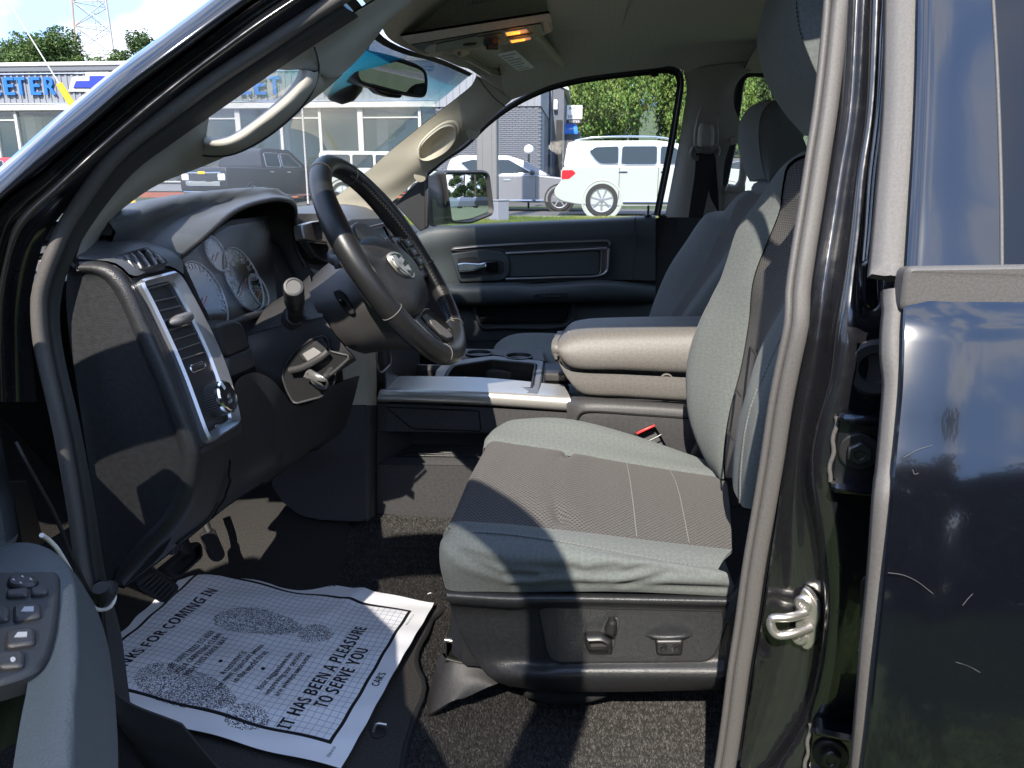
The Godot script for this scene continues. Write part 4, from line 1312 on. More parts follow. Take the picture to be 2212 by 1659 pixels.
func build_vent_bezel(d: Node) -> void:
	var vb := holder(truck, "air_vent")
	tag(vb, "air vent and light switch in a silver surround")
	var pb := Plane(U("d", 550, 508, 2, -0.200), U("d", 800, 458, 2, -0.290), U("d", 1000, 1562, 2, -0.200))
	var n := pb.normal if pb.normal.x > 0 else -pb.normal
	var lift := func(p: PackedVector3Array, h: float) -> PackedVector3Array:
		var o := PackedVector3Array()
		for q in p:
			o.append(q + n * h)
		return o
	var outer := rnd(LP("d", [543, 512, 792, 448, 838, 505, 925, 660, 1015, 835, 1090, 1000, 1150, 1165, 1195, 1340, 1217, 1445, 1015, 1578, 975, 1500, 925, 1360, 855, 1170, 780, 985, 695, 805, 615, 640], pb), 0.012, 4)
	var inn := rnd(LP("d", [592, 556, 770, 512, 800, 545, 885, 700, 965, 860, 1030, 1005, 1090, 1170, 1135, 1325, 1168, 1412, 1004, 1520, 975, 1440, 925, 1310, 860, 1140, 790, 965, 710, 790, 640, 640], pb), 0.008, 4)
	part(vb, "surround", frame(lift.call(outer, 0.009), lift.call(inn, 0.003), 0.016, 0.003, n), M.bezel_silver)
	part(vb, "cavity", prism(lift.call(LP("d", [600, 560, 775, 515, 1005, 985, 845, 1035], pb), -0.03), 0.004, 0.0, n), M.gap_black)
	for a in [[601, 566, 775, 522], [640, 650, 820, 612], [676, 712, 852, 670], [712, 776, 884, 730], [742, 838, 912, 790], [772, 905, 942, 852], [806, 968, 972, 912], [832, 1028, 1000, 975]]:
		var p0 := UP("d", a[0], a[1], pb)
		var p1 := UP("d", a[2], a[3], pb)
		var q := PackedVector3Array([p0 + n * 0.0, p1 + n * 0.0, p1 - n * 0.024 + Vector3(0, 0.004, 0), p0 - n * 0.024 + Vector3(0, 0.004, 0)])
		var st := begin()
		var dn := (q[1] - q[0]).cross(n).normalized()
		if dn.y < 0:
			dn = -dn
		prism(q, 0.0022, 0.0006, dn, st)
		var sl := part(vb, "slat", done(st), M.trim_dark)
		part(sl, "painted_slat_glint", tube(PackedVector3Array([p0 + n * 0.0008, p1 + n * 0.0008]), 0.0010, 6), M.armrest_leather)  # paler rod paints the sunlight caught along the slat's front edge
	# vertical vane ribs behind the slats
	for s in [0.42, 0.55]:
		var a0 := UP("d", lerpf(600, 775, s), lerpf(560, 515, s), pb) - n * 0.022
		var a1 := UP("d", lerpf(845, 1005, s), lerpf(1035, 985, s), pb) - n * 0.022
		part(vb, "vane", tube(PackedVector3Array([a0, a1]), 0.002, 6), M.trim_dark)
	# thumb tab
	var t0 := UP("d", 752, 792, pb)
	var t1 := UP("d", 888, 748, pb)
	part(vb, "vent_tab", tube(rs(PackedVector3Array([t0 + n * 0.004, t0.lerp(t1, 0.35) + n * 0.011, t0.lerp(t1, 0.7) + n * 0.010, t1 + n * 0.004]), 16), 0.0072, 12, false, Vector3(0.13, 0.97, 0.21), PackedFloat32Array([0.35, 0.6, 0.8, 0.92, 1, 1, 1, 1, 1, 1, 1, 1, 0.95, 0.85, 0.7, 0.45])), M.satin_grey)
	part(vb, "tab_cap", lathe(t0.lerp(t1, 0.3) + n * 0.013, n + Vector3(0, -0.3, 0.6), [0.0045, 0.0, 0.004, 0.003, 0.0, 0.0045], 12), M.chrome)
	# switch panel
	var sp: PackedVector3Array = lift.call(rnd(LP("d", [848, 1052, 1012, 1002, 1080, 1165, 1130, 1325, 1162, 1410, 1004, 1512, 975, 1435, 925, 1310], pb), 0.006), -0.002)
	part(vb, "switch_panel", prism(sp, 0.02, 0.001, n), M.black_smooth)
	var fw := n
	var ev := (UP("d", 1000, 1160, pb) - UP("d", 900, 1180, pb)).normalized()
	var eu := fw.cross(ev).normalized()
	if eu.y < 0:
		eu = -eu
	var rk := rnd(LP("d", [908, 1072, 990, 1042, 1002, 1068, 918, 1102], pb), 0.006)
	part(vb, "rocker_surround", frame(lift.call(inset(rk, n, -0.0022) if newell(rk).dot(n) > 0 else inset(rk, n, 0.0022), 0.0022), lift.call(rk, 0.0022), 0.004, 0.0006, n), M.chrome)
	part(vb, "dimmer_rocker", prism(lift.call(rk, 0.003), 0.006, 0.0015, n), M.trim_dark)
	# light knob
	var kc := UP("d", 1062, 1290, pb)
	var lk := holder(truck, "light_knob")
	part(lk, "knob_grip", lathe(kc, n, [0.0215, -0.003, 0.0215, 0.016, 0.0205, 0.018, 0.0, 0.018], 60), M.trim_dark)
	for k in 44:
		var a := TAU * k / 44
		var dr := ev * cos(a) + eu * sin(a)
		part(lk, "grip_rib", block(kc + dr * 0.0216 + n * 0.006, Vector3(0.0012, 0.0014, 0.017), 0.0003, Basis(dr.cross(n).normalized(), dr, n)), M.satin_grey)
	part(lk, "knob_ring", lathe(kc + n * 0.016, n, [0.0222, 0.0, 0.0222, 0.004, 0.0205, 0.0065, 0.0185, 0.0068, 0.0185, 0.005], 40), M.chrome)
	part(lk, "knob_face", lathe(kc + n * 0.016, n, [0.0186, 0.0, 0.0186, 0.0055, 0.0, 0.006], 36), M.black_smooth)
	part(lk, "pointer", block(kc + n * 0.0232 + (ev * -0.45 + eu * 0.89) * 0.0155, Vector3(0.005, 0.009, 0.0014), 0.0004, Basis((ev * 0.89 + eu * 0.45), (ev * -0.45 + eu * 0.89), n)), M.print_white)
	var oo := kc + n * 0.0225
	part(lk, "lettering", word("PUSH", 0.0042, 0.0125, func(x: float, y: float) -> Vector3: return oo + (ev * 0.93 + eu * 0.2) * x + eu * (y - 0.007)), M.print_white)
	part(lk, "lettering", word("#O", 0.005, 0.009, func(x: float, y: float) -> Vector3: return oo + (ev * 0.93 + eu * 0.2) * x + eu * (y + 0.0)), M.print_white)
	# symbols round the knob
	var mark := func(text: String, px: float, py: float, hgt: float, wid: float) -> void:
		var c := UP("d", px, py, pb) + n * -0.0013
		part(vb, "symbol", word(text, hgt, wid, func(x: float, y: float) -> Vector3: return c + ev * x + eu * y), M.print_white)
	mark.call("*", 917, 1205, 0.008, 0.007)
	mark.call("AUTO", 952, 1220, 0.0032, 0.010)
	mark.call("O", 971, 1182, 0.005, 0.004)
	mark.call("-D:", 1003, 1166, 0.0045, 0.008)
	mark.call("ID", 1040, 1172, 0.005, 0.007)
	mark.call("X", 890, 1103, 0.006, 0.006)
	mark.call("///", 1013, 1052, 0.006, 0.008)
	mark.call("O=::", 1100, 1452, 0.004, 0.016)
	mark.call("Q", 1027, 1443, 0.005, 0.006)
	for a in [[1010, 1425, 1075, 1400, 1080, 1440, 1015, 1472], [1068, 1398, 1118, 1375, 1128, 1425, 1078, 1438]]:
		part(vb, "small_switch", prism(lift.call(LP("d", a, pb), -0.0005), 0.004, 0.0008, n), M.trim_dark)


# ---------------------------------------------------------------- steering column and wheel
func dome(outline: PackedVector3Array, n: Vector3, h: float, rings := 7, power := 2.6) -> ArrayMesh:
	var c := centre(outline)
	var g := []
	for r in rings + 1:
		var s := 1.0 - float(r) / rings
		var row := PackedVector3Array()
		for q in outline:
			row.append(c.lerp(q, maxf(s, 0.001)) + n * h * (1.0 - pow(s, power)))
		g.append(row)
	var back := PackedVector3Array()
	for q in outline:
		back.append(q - n * 0.02)
	g.push_front(back)
	return sheet(g, 0.0, c + n, true)

func build_wheel() -> void:
	var C := Vector3(-0.313, 1.469, -0.59)
	var n := Vector3(cos(0.574), sin(0.574), 0)
	var u := Vector3(-sin(0.574), cos(0.574), 0)
	var v := Vector3(0, 0, 1)
	# column
	var co := holder(truck, "steering_column")
	tag(co, "black steering column cover")
	var g := net([
		L3("d", [1180, 790, -0.66, 1440, 660, -0.66, 1620, 550, -0.66, 1700, 480, -0.66], 2),
		L3("d", [1230, 765, -0.58, 1450, 655, -0.58, 1620, 545, -0.58, 1695, 478, -0.58], 2),
		L3("d", [1255, 800, -0.53, 1440, 740, -0.53, 1620, 660, -0.53, 1730, 610, -0.53], 2),
		L3("d", [1285, 862, -0.506, 1420, 822, -0.504, 1560, 787, -0.503, 1780, 742, -0.503], 2)], 30, 14)
	part(co, "upper_shroud", sheet(g, 0.003), M.trim_column)
	g = net([
		L3("d", [1285, 864, -0.507, 1420, 824, -0.505, 1560, 790, -0.504, 1785, 744, -0.504], 2),
		L3("d", [1300, 950, -0.50, 1450, 930, -0.50, 1600, 900, -0.50, 1850, 850, -0.50], 2),
		L3("d", [1325, 1040, -0.50, 1470, 1060, -0.50, 1600, 1050, -0.50, 1930, 950, -0.50], 2),
		L3("d", [1345, 1100, -0.505, 1480, 1170, -0.505, 1650, 1170, -0.505, 1985, 1010, -0.51], 2),
		L3("d", [1360, 1130, -0.56, 1500, 1240, -0.56, 1650, 1240, -0.56, 1991, 1030, -0.57], 2)], 30, 18)
	part(co, "lower_shroud", sheet(g, 0.003), M.trim_column)
	# brake release pocket
	var pp := Plane(Vector3(0, 0, 1), Vector3(0, 0, -0.494))
	var po := rnd(LP("d", [1512, 1135, 1530, 1060, 1600, 965, 1700, 890, 1790, 865, 1815, 900, 1815, 965, 1960, 1000, 1860, 1100, 1850, 1180, 1770, 1265, 1590, 1312, 1545, 1230], pp), 0.006)
	part(co, "pocket_floor", prism(po, 0.004, 0.001), M.black_smooth)
	part(co, "pocket_rim", tube(rs(po, 60, false, true), 0.0022, 8, true), M.trim_dark)
	var pf := rnd(LP("d", [1622, 990, 1740, 890, 1770, 880, 1812, 945, 1665, 1040, 1640, 1020], Plane(Vector3(0, 0, 1), Vector3(0, 0, -0.488))), 0.004)
	part(co, "pocket_flap", prism(pf, 0.006, 0.0015), M.trim_dark)
	part(co, "painted_sun_patch", prism(rnd(LP("d", [1640, 985, 1715, 940, 1772, 978, 1680, 1038], Plane(Vector3(0, 0.25, 1).normalized(), U("d", 1700, 990, 2, -0.484))), 0.002), 0.004, 0.0008), M.satin_grey)  # patch of sunlight put in as a pale grey plate
	part(co, "pocket_lip", sweep(rs(L3("d", [1560, 1095, -0.485, 1640, 1075, -0.482, 1760, 1010, -0.482, 1810, 970, -0.485], 2), 20), circle(0.006, 8, 0.004), Vector3(0, 0, 1)), M.trim_column)
	part(co, "pocket_bar", sweep(rs(L3("d", [1690, 1150, -0.484, 1800, 1135, -0.482, 1950, 1015, -0.484], 2), 14), circle(0.0028, 8), Vector3(0, 0, 1)), M.trim_column)
	var bh := holder(truck, "brake_release_handle")
	tag(bh, "pale grey T-shaped pull handle under the column")
	g = net([
		L3("d", [1650, 1135, -0.478, 1672, 1095, -0.478, 1700, 1085, -0.478, 1715, 1100, -0.478, 1712, 1140, -0.478], 2),
		L3("d", [1690, 1150, -0.465, 1720, 1120, -0.462, 1745, 1120, -0.462, 1770, 1125, -0.462, 1765, 1150, -0.465], 2),
		L3("d", [1710, 1180, -0.465, 1745, 1165, -0.46, 1775, 1160, -0.46, 1800, 1150, -0.46, 1812, 1165, -0.465], 2),
		L3("d", [1745, 1212, -0.478, 1770, 1218, -0.476, 1795, 1215, -0.476, 1815, 1200, -0.476, 1818, 1180, -0.478], 2)], 14, 12)
	part(bh, "grip", sheet(g, 0.012), M.satin_grey)
	part(bh, "shank", tube(rs(L3("d", [1760, 1160, -0.472, 1800, 1130, -0.48, 1840, 1080, -0.50], 2), 8), 0.006, 8), M.trim_dark)
	# cover behind the wheel
	g = net([
		L3("e", [170, 870, -0.66, 290, 760, -0.66, 400, 680, -0.66, 560, 620, -0.66], 2),
		L3("e", [185, 850, -0.60, 290, 752, -0.60, 390, 690, -0.60, 560, 640, -0.60], 2),
		L3("e", [195, 905, -0.53, 310, 855, -0.53, 420, 800, -0.53, 560, 740, -0.53], 2),
		L3("e", [230, 1010, -0.51, 345, 985, -0.505, 480, 930, -0.505, 640, 880, -0.51], 2),
		L3("e", [300, 1125, -0.51, 400, 1105, -0.505, 540, 1035, -0.505, 700, 980, -0.51], 2),
		L3("e", [370, 1200, -0.515, 440, 1165, -0.51, 570, 1090, -0.51, 760, 1060, -0.515], 2),
		L3("e", [450, 1275, -0.53, 530, 1250, -0.525, 660, 1200, -0.525, 830, 1180, -0.53], 2),
		L3("e", [545, 1313, -0.57, 640, 1297, -0.57, 740, 1288, -0.57, 850, 1290, -0.57], 2),
		L3("e", [560, 1315, -0.64, 650, 1300, -0.64, 750, 1290, -0.64, 860, 1295, -0.64], 2)], 24, 30)
	part(co, "tilt_cover", sheet(g, 0.003), M.trim_column)
	var bp := Plane(Vector3(0.12, 0.05, 1).normalized(), U("e", 420, 980, 2, -0.497))
	part(co, "button_recess", prism(rs(LP("e", [352, 910, 375, 895, 410, 915, 450, 965, 485, 1020, 492, 1050, 470, 1062, 435, 1040, 390, 985, 362, 940], bp), 30, true, true), 0.008, 0.002), M.black_smooth)
	part(co, "adjust_button", prism(rs(LP("e", [385, 965, 410, 962, 430, 985, 435, 1010, 412, 1005, 392, 990], Plane(bp.normal, U("e", 420, 980, 2, -0.492))), 18, true, true), 0.006, 0.002), M.piano_black)
	# stalk
	var sb := U("d", 1600, 750, 2, -0.515)
	var se := U("d", 1586, 545, 2, -0.385)
	var sd := (se - sb).normalized()
	var ln := sb.distance_to(se)
	var sk := holder(truck, "indicator_stalk")
	tag(sk, "black wiper and turn signal stalk")
	part(sk, "boot", lathe(sb - sd * 0.01, sd, [0.024, 0.0, 0.022, 0.012, 0.015, 0.022, 0.0, 0.023], 24), M.trim_column)
	part(sk, "arm", lathe(sb, sd, [0.0125, 0.0, 0.012, ln * 0.3, 0.0135, ln * 0.42, 0.0138, ln * 0.5, 0.0, ln * 0.5], 24), M.trim_dark)
	part(sk, "twist_grip", lathe(sb, sd, [0.0, ln * 0.5, 0.0132, ln * 0.5, 0.0148, ln * 0.54, 0.0150, ln * 0.7, 0.0146, ln * 0.74], 30), M.black_smooth)
	part(sk, "end_cap", lathe(sb, sd, [0.0146, ln * 0.74, 0.0148, ln * 0.97, 0.0135, ln * 1.0, 0.0105, ln * 1.005, 0.0100, ln * 0.995, 0.0, ln * 0.995], 30), M.trim_column)
	# wheel
	var wh := holder(truck, "steering_wheel")
	tag(wh, "black leather steering wheel with emblem hub")
	var R := 0.181
	var rim := PackedVector3Array()
	var sc := PackedFloat32Array()
	var N := 96
	for k in N:
		var a := TAU * k / N
		rim.append(C + v * sin(a) * R + u * cos(a) * R)
		var grip := exp(-pow((absf(wrapf(a, -PI, PI)) - 1.15) / 0.3, 2.0))
		sc.append(1.0 + 0.14 * grip)
	part(wh, "rim", sweep(rim, circle(0.0168, 20), n, true, false, sc), M.wheel_leather)
	# wrap seams and stitches
	for a in [0.42, 1.95, 2.75, -0.42, -1.75, -2.55]:
		var c: Vector3 = C + v * sin(a) * R + u * cos(a) * R
		var t: Vector3 = v * cos(a) - u * sin(a)
		var rad: Vector3 = (c - C).normalized()
		var ring := PackedVector3Array()
		var rr := 0.0170 * (1.0 + 0.14 * exp(-pow((absf(a) - 1.15) / 0.3, 2.0)))
		for k in 24:
			ring.append(c + (rad * cos(TAU * k / 24) + n * sin(TAU * k / 24)) * rr)
		part(wh, "wrap_seam", sweep(ring, circle(0.0009, 6), t, true), M.stitch)
	var stm := CapsuleMesh.new()
	stm.radius = 0.0011
	stm.height = 0.0075
	stm.radial_segments = 6
	stm.rings = 2
	for k in 110:
		var a := -0.30 - 2.3 * k / 110.0
		var rr := 0.0168 * (1.0 + 0.14 * exp(-pow((absf(a) - 1.15) / 0.3, 2.0)))
		var rad := v * sin(a) + u * cos(a)
		var t := v * cos(a) - u * sin(a)
		var b := -rad * 0.92 + n * 0.38
		var o := part(wh, "stitch", stm, M.stitch)
		var yy := (t + b.cross(t) * (0.8 if k % 2 else -0.8)).normalized()
		o.transform = Transform3D(Basis(yy.cross(b).normalized(), yy, b), C + rad * R + b.normalized() * rr)
	# airbag hub
	var hp := Plane(n, C + n * 0.012)
	var pad := rs(LP("e", [515, 615, 545, 572, 610, 548, 680, 565, 750, 610, 820, 672, 890, 760, 945, 860, 975, 950, 965, 990, 905, 1050, 860, 1030, 790, 955, 710, 855, 630, 755, 560, 680], hp), 60, true, true)
	part(wh, "airbag_pad", dome(pad, n, 0.022), M.trim_black)
	# hub body behind the pad
	var hb := PackedVector3Array()
	for k in 30:
		hb.append(C - n * 0.012 + v * sin(TAU * k / 30) * 0.098 + u * cos(TAU * k / 30) * 0.085)
	part(wh, "hub_body", prism(hb, 0.035, 0.006, n), M.trim_column)
	# spokes at nine, three and six o'clock
	for s in [1.0, -1.0]:
		var o := PackedVector3Array([C + v * s * 0.07 + u * 0.045, C + v * s * 0.176 + u * 0.035, C + v * s * 0.172 - u * 0.05, C + v * s * 0.07 - u * 0.05])
		part(wh, "spoke", prism(rnd(o, 0.012), 0.022, 0.005, n), M.wheel_leather)
		var b := PackedVector3Array([C + n * 0.006 + v * s * 0.098 + u * 0.032, C + n * 0.006 + v * s * 0.148 + u * 0.026, C + n * 0.006 + v * s * 0.146 - u * 0.032, C + n * 0.006 + v * s * 0.102 - u * 0.036])
		var pan := part(wh, "switch_pad", prism(rnd(b, 0.008), 0.012, 0.002, n), M.piano_black)
		for k in 3:
			var bc: Vector3 = C + n * 0.0075 + v * s * 0.124 + u * (0.019 - 0.019 * k)
			part(pan, "button", block(bc, Vector3(0.016, 0.034, 0.004), 0.0012, Basis(u, v, n)), M.trim_dark)
			part(pan, "button_print", block(bc + n * 0.0021, Vector3(0.004, 0.010, 0.0003), 0.0, Basis(u, v, n)), M.print_grey)
	var sp := Plane(n, C + n * 0.004)
	part(wh, "lower_spoke", prism(rnd(LP("e", [878, 1085, 945, 1012, 975, 1010, 1095, 1110, 1172, 1195, 1165, 1245, 1105, 1262, 1045, 1250, 925, 1135], sp), 0.006), 0.016, 0.004, n), M.satin_grey)
	var sp2 := Plane(n, C + n * 0.0055)
	part(wh, "spoke_slot", prism(rnd(LP("e", [932, 1072, 962, 1052, 1085, 1148, 1140, 1205, 1118, 1222, 1085, 1228, 985, 1135], sp2), 0.005), 0.004, 0.0008, n), M.black_smooth)
	part(wh, "spoke_insert", prism(rnd(LP("e", [985, 1092, 1020, 1095, 1120, 1180, 1132, 1205, 1098, 1215, 1060, 1190, 998, 1120], Plane(n, C + n * 0.0075)), 0.004), 0.004, 0.001, n), M.armrest_leather)
	# emblem: bright shield with a dark ground and crossed bright strokes
	var em := holder(truck, "wheel_emblem")
	tag(em, "bright shield emblem on the steering wheel hub")
	var ep := Plane(n, C + n * 0.0335)
	var sh := LP("e", [718, 664, 752, 648, 798, 668, 842, 716, 878, 770, 884, 818, 850, 806, 806, 782, 768, 742, 736, 700], ep)
	part(em, "shield", prism(rs(sh, 30, true, true), 0.006, 0.001, n), M.silver)
	var si := PackedVector3Array()
	var sm := centre(sh)
	for q in sh:
		si.append(sm.lerp(q, 0.86) + n * 0.0006)
	part(em, "shield_ground", prism(rs(si, 30, true, true), 0.002, 0.0004, n), M.piano_black)
	for a in [[735, 672, 760, 668, 812, 735, 845, 790, 868, 808, 850, 800, 806, 762, 765, 715], [795, 678, 820, 702, 800, 742, 772, 722], [842, 730, 866, 772, 838, 768, 818, 750], [748, 702, 768, 726, 790, 760, 770, 742]]:
		part(em, "stroke", prism(LP("e", a, Plane(n, C + n * 0.0352)), 0.0025, 0.0005, n), M.silver)
	# lever behind the near rim
	part(co, "tilt_lever", sweep(rs(L3("e", [345, 655, -0.50, 352, 700, -0.49, 385, 715, -0.48, 398, 755, -0.48], 2), 10), circle(0.009, 10, 0.006), Vector3(0, 0, 1)), M.trim_column)


# ---------------------------------------------------------------- passenger side
func build_far_side() -> void:
	var t := truck
	# windshield pillar trim with its hand hold
	var ap := holder(t, "pillar_trim")
	tag(ap, "sunlit beige windshield pillar cover with hand hold, passenger side")
	var e0 := L3("b", [60, 1330, -1.80, 140, 1265, -1.795, 215, 1207, -1.79, 390, 1067, -1.775, 520, 950, -1.76, 700, 803, -1.74, 850, 685, -1.72, 960, 600, -1.705, 1040, 530, -1.69, 1068, 470, -1.68], 2)
	var e1 := L3("b", [150, 1330, -1.80, 240, 1262, -1.80, 320, 1205, -1.795, 470, 1085, -1.785, 610, 975, -1.77, 770, 835, -1.755, 910, 715, -1.735, 1020, 630, -1.72, 1090, 570, -1.705, 1120, 500, -1.69], 2)
	var e2 := L3("b", [330, 1330, -1.815, 400, 1262, -1.815, 470, 1200, -1.81, 590, 1110, -1.80, 720, 1010, -1.785, 850, 915, -1.77, 970, 800, -1.755, 1080, 700, -1.74, 1150, 630, -1.725, 1200, 560, -1.71], 2)
	var e3 := L3("b", [480, 1330, -1.835, 530, 1270, -1.835, 590, 1215, -1.835, 700, 1120, -1.825, 830, 1020, -1.81, 960, 920, -1.795, 1060, 830, -1.78, 1150, 745, -1.765, 1220, 680, -1.75, 1290, 620, -1.735], 2)
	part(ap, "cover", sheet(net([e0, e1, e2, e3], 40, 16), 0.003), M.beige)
	# hand hold: a bar standing off the cover, its hollow behind it
	var hp := Plane(U("b", 700, 980, 2, -1.758), U("b", 960, 770, 2, -1.73), U("b", 870, 760, 2, -1.725))
	var rec := rs(LP("b", [700, 930, 720, 885, 790, 815, 870, 762, 930, 755, 962, 785, 958, 840, 930, 895, 880, 945, 810, 985, 750, 1003, 705, 990], hp), 40, true, true)
	var rin := PackedVector3Array()
	var rc := centre(rec)
	for q in rec:
		rin.append(rc.lerp(q, 0.86))
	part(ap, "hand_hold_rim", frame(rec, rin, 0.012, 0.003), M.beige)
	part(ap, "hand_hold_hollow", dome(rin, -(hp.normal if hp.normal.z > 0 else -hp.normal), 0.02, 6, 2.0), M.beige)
	for q in [[1048, 822, 36], [720, 1090, 34]]:
		var cc := U("b", q[0], q[1], 2, -1.775 if q[0] > 900 else -1.82)
		var nn := Vector3(0.5, -0.2, 0.8).normalized()
		part(ap, "screw_cover", lathe(cc, nn, [0.022, -0.003, 0.022, 0.0012, 0.021, 0.002, 0.0, 0.0022], 20), M.beige)
	# roof side rail and header lining
	var h0 := L3("b", [1290, 620, -1.735, 1400, 580, -1.745, 1540, 525, -1.755, 1700, 485, -1.76, 1950, 450, -1.765, 2212, 420, -1.765], 2) + L3("c", [330, 352, -1.77, 420, 385, -1.78, 560, 385, -1.79, 700, 370, -1.79, 860, 320, -1.79], 2)
	var h1 := L3("b", [1250, 590, -1.715, 1380, 540, -1.715, 1530, 480, -1.715, 1700, 430, -1.715, 1950, 385, -1.715, 2212, 345, -1.715], 2) + L3("c", [330, 270, -1.715, 450, 255, -1.715, 600, 240, -1.715, 750, 225, -1.715, 880, 210, -1.715], 2)
	var h2 := PackedVector3Array()
	var h3 := PackedVector3Array()
	var h4 := PackedVector3Array()
	for q in h1:
		h2.append(Vector3(q.x, minf(q.y + 0.03, 1.962), -1.60))
		h3.append(Vector3(q.x + 0.01, 1.968, -1.35))
		h4.append(Vector3(q.x + 0.02, 1.972, -0.95))
	var h5 := PackedVector3Array()
	var h6 := PackedVector3Array()
	for q in h1:
		h5.append(Vector3(q.x + 0.02, 1.968, -0.6))
		h6.append(Vector3(q.x + 0.02, 1.935, -0.27))
	part(t, "headliner", sheet(net([h0, h1, h2, h3, h4, h5, h6], 44, 40), 0.004), M.headliner)
	# rear part of the roof lining
	var rr := []
	for k in 5:
		var x := lerpf(0.45, 1.5, k / 4.0)
		rr.append(PackedVector3Array([Vector3(x, 1.90, -1.80), Vector3(x, 1.95, -1.6), Vector3(x, 1.965, -1.0), Vector3(x, 1.95, -0.4), Vector3(x, 1.90, -0.22)]))
	part(t, "headliner", sheet(net(rr, 16, 8), 0.004), M.headliner)
	# cover joint across the pillar top
	part(ap, "cover_joint", tube(rs(L3("b", [1075, 478, -1.682, 1120, 540, -1.692, 1180, 610, -1.712, 1255, 668, -1.74], 2), 12), 0.0016, 6), M.trim_dark)
	# door: black window frame, glass, inner panel
	var pd := holder(t, "passenger_door")
	tag(pd, "dark teal passenger door inner panel with chrome handle")
	var wo := L3("b", [760, 1085, -1.86, 860, 1000, -1.855, 1000, 905, -1.845, 1130, 775, -1.83, 1255, 672, -1.815, 1400, 590, -1.80, 1540, 530, -1.79, 1750, 482, -1.785, 2000, 448, -1.78, 2212, 422, -1.778], 2) + L3("c", [200, 372, -1.778, 320, 358, -1.778, 372, 380, -1.782, 388, 430, -1.79, 372, 560, -1.81, 340, 760, -1.84, 300, 960, -1.87, 262, 1150, -1.895], 2)
	var wi := L3("b", [780, 1085, -1.87, 870, 1010, -1.865, 1010, 915, -1.855, 1140, 790, -1.84, 1270, 692, -1.825, 1410, 615, -1.81, 1550, 560, -1.80, 1750, 515, -1.795, 2000, 482, -1.79, 2212, 462, -1.788], 2) + L3("c", [200, 402, -1.788, 310, 392, -1.788, 350, 405, -1.792, 358, 440, -1.80, 345, 560, -1.82, 312, 760, -1.85, 272, 960, -1.88, 235, 1150, -1.905], 2)
	part(pd, "window_frame", sheet(net([wo, wi], 70, 4, true, false), 0.012), M.gap_black)
	# gasket lip that the headliner meets
	part(pd, "window_gasket", tube(rs(wo, 70), 0.006, 8), M.rubber)
	# pane
	var gl := PackedVector3Array()
	for q in rs(wi, 24):
		gl.append(q + Vector3(0, 0, -0.006))
	gl.append(U("c", 235, 1170, 2, -1.915))
	gl.append(U("b", 760, 1420, 2, -1.915))
	gl.append(U("b", 765, 1100, 2, -1.878))
	var gg := []
	var top := rs(gl.slice(0, 20), 16)
	var bot := rs(PackedVector3Array([U("b", 765, 1415, 2, -1.915), U("c", 240, 1165, 2, -1.915)]), 16, false)
	gg = net([top, bot], 16, 4, false, false)
	part(pd, "window_pane", sheet(gg, 0.0), M.glass)
	# black corner sail in front of the pane, for the mirror
	var sp := Plane(Vector3(0.15, 0, 1).normalized(), U("b", 700, 1250, 2, -1.865))
	part(pd, "mirror_sail", prism(LP("b", [560, 1270, 640, 1185, 730, 1105, 760, 1085, 770, 1415, 720, 1440, 700, 1420], sp), 0.012, 0.003), M.door_black)
	part(pd, "division_bar", prism(LP("b", [745, 1095, 768, 1082, 766, 1412, 744, 1418], Plane(Vector3(0, 0, 1), Vector3(0, 0, -1.856))), 0.016, 0.003), M.rubber)
	# inner panel: belt, upper roll, flat, armrest, pocket, kick
	var r0 := L3("f", [60, 175, -1.862, 150, 145, -1.862, 400, 125, -1.862, 800, 105, -1.862, 1150, 90, -1.862, 1480, 70, -1.862], 2)
	var ra := L3("f", [60, 185, -1.84, 150, 155, -1.84, 400, 138, -1.84, 800, 119, -1.84, 1150, 104, -1.84, 1480, 84, -1.84], 2)
	var r1 := L3("f", [80, 250, -1.83, 160, 230, -1.83, 400, 205, -1.83, 800, 185, -1.83, 1150, 170, -1.83, 1480, 150, -1.83], 2)
	var r2 := L3("f", [120, 350, -1.845, 180, 340, -1.845, 400, 320, -1.845, 800, 300, -1.845, 1150, 290, -1.845, 1480, 280, -1.845], 2)
	var r3 := L3("f", [150, 480, -1.85, 220, 480, -1.85, 400, 480, -1.85, 800, 470, -1.85, 1150, 455, -1.85, 1480, 460, -1.85], 2)
	part(pd, "upper_panel", sheet(net([r0, ra, r1, r2, r3], 40, 26), 0.004), M.door_dark)
	var a0 := L3("f", [150, 480, -1.84, 260, 478, -1.825, 640, 470, -1.82, 740, 478, -1.815, 960, 465, -1.815, 1150, 455, -1.815, 1400, 478, -1.82, 1480, 490, -1.82], 2)
	var a1 := L3("f", [170, 505, -1.80, 260, 505, -1.775, 640, 495, -1.77, 740, 500, -1.77, 960, 490, -1.765, 1150, 480, -1.765, 1400, 498, -1.775, 1480, 508, -1.78], 2)
	var a2 := L3("f", [190, 545, -1.79, 300, 545, -1.765, 640, 540, -1.76, 740, 535, -1.757, 960, 530, -1.755, 1150, 525, -1.755, 1400, 535, -1.765, 1480, 545, -1.77], 2)
	var a3 := L3("f", [230, 595, -1.80, 320, 598, -1.775, 640, 592, -1.77, 740, 585, -1.765, 960, 580, -1.765, 1150, 575, -1.765, 1400, 572, -1.775, 1480, 580, -1.78], 2)
	var a4 := L3("f", [250, 605, -1.86, 330, 610, -1.86, 640, 605, -1.86, 740, 600, -1.86, 960, 595, -1.86, 1150, 590, -1.86, 1400, 585, -1.86, 1480, 590, -1.86], 2)
	part(pd, "armrest", sheet(net([a0, a1, a2, a3, a4], 40, 26), 0.004), M.door_dark)
	var b0 := L3("f", [270, 600, -1.86, 400, 600, -1.86, 800, 592, -1.86, 1480, 585, -1.86], 2)
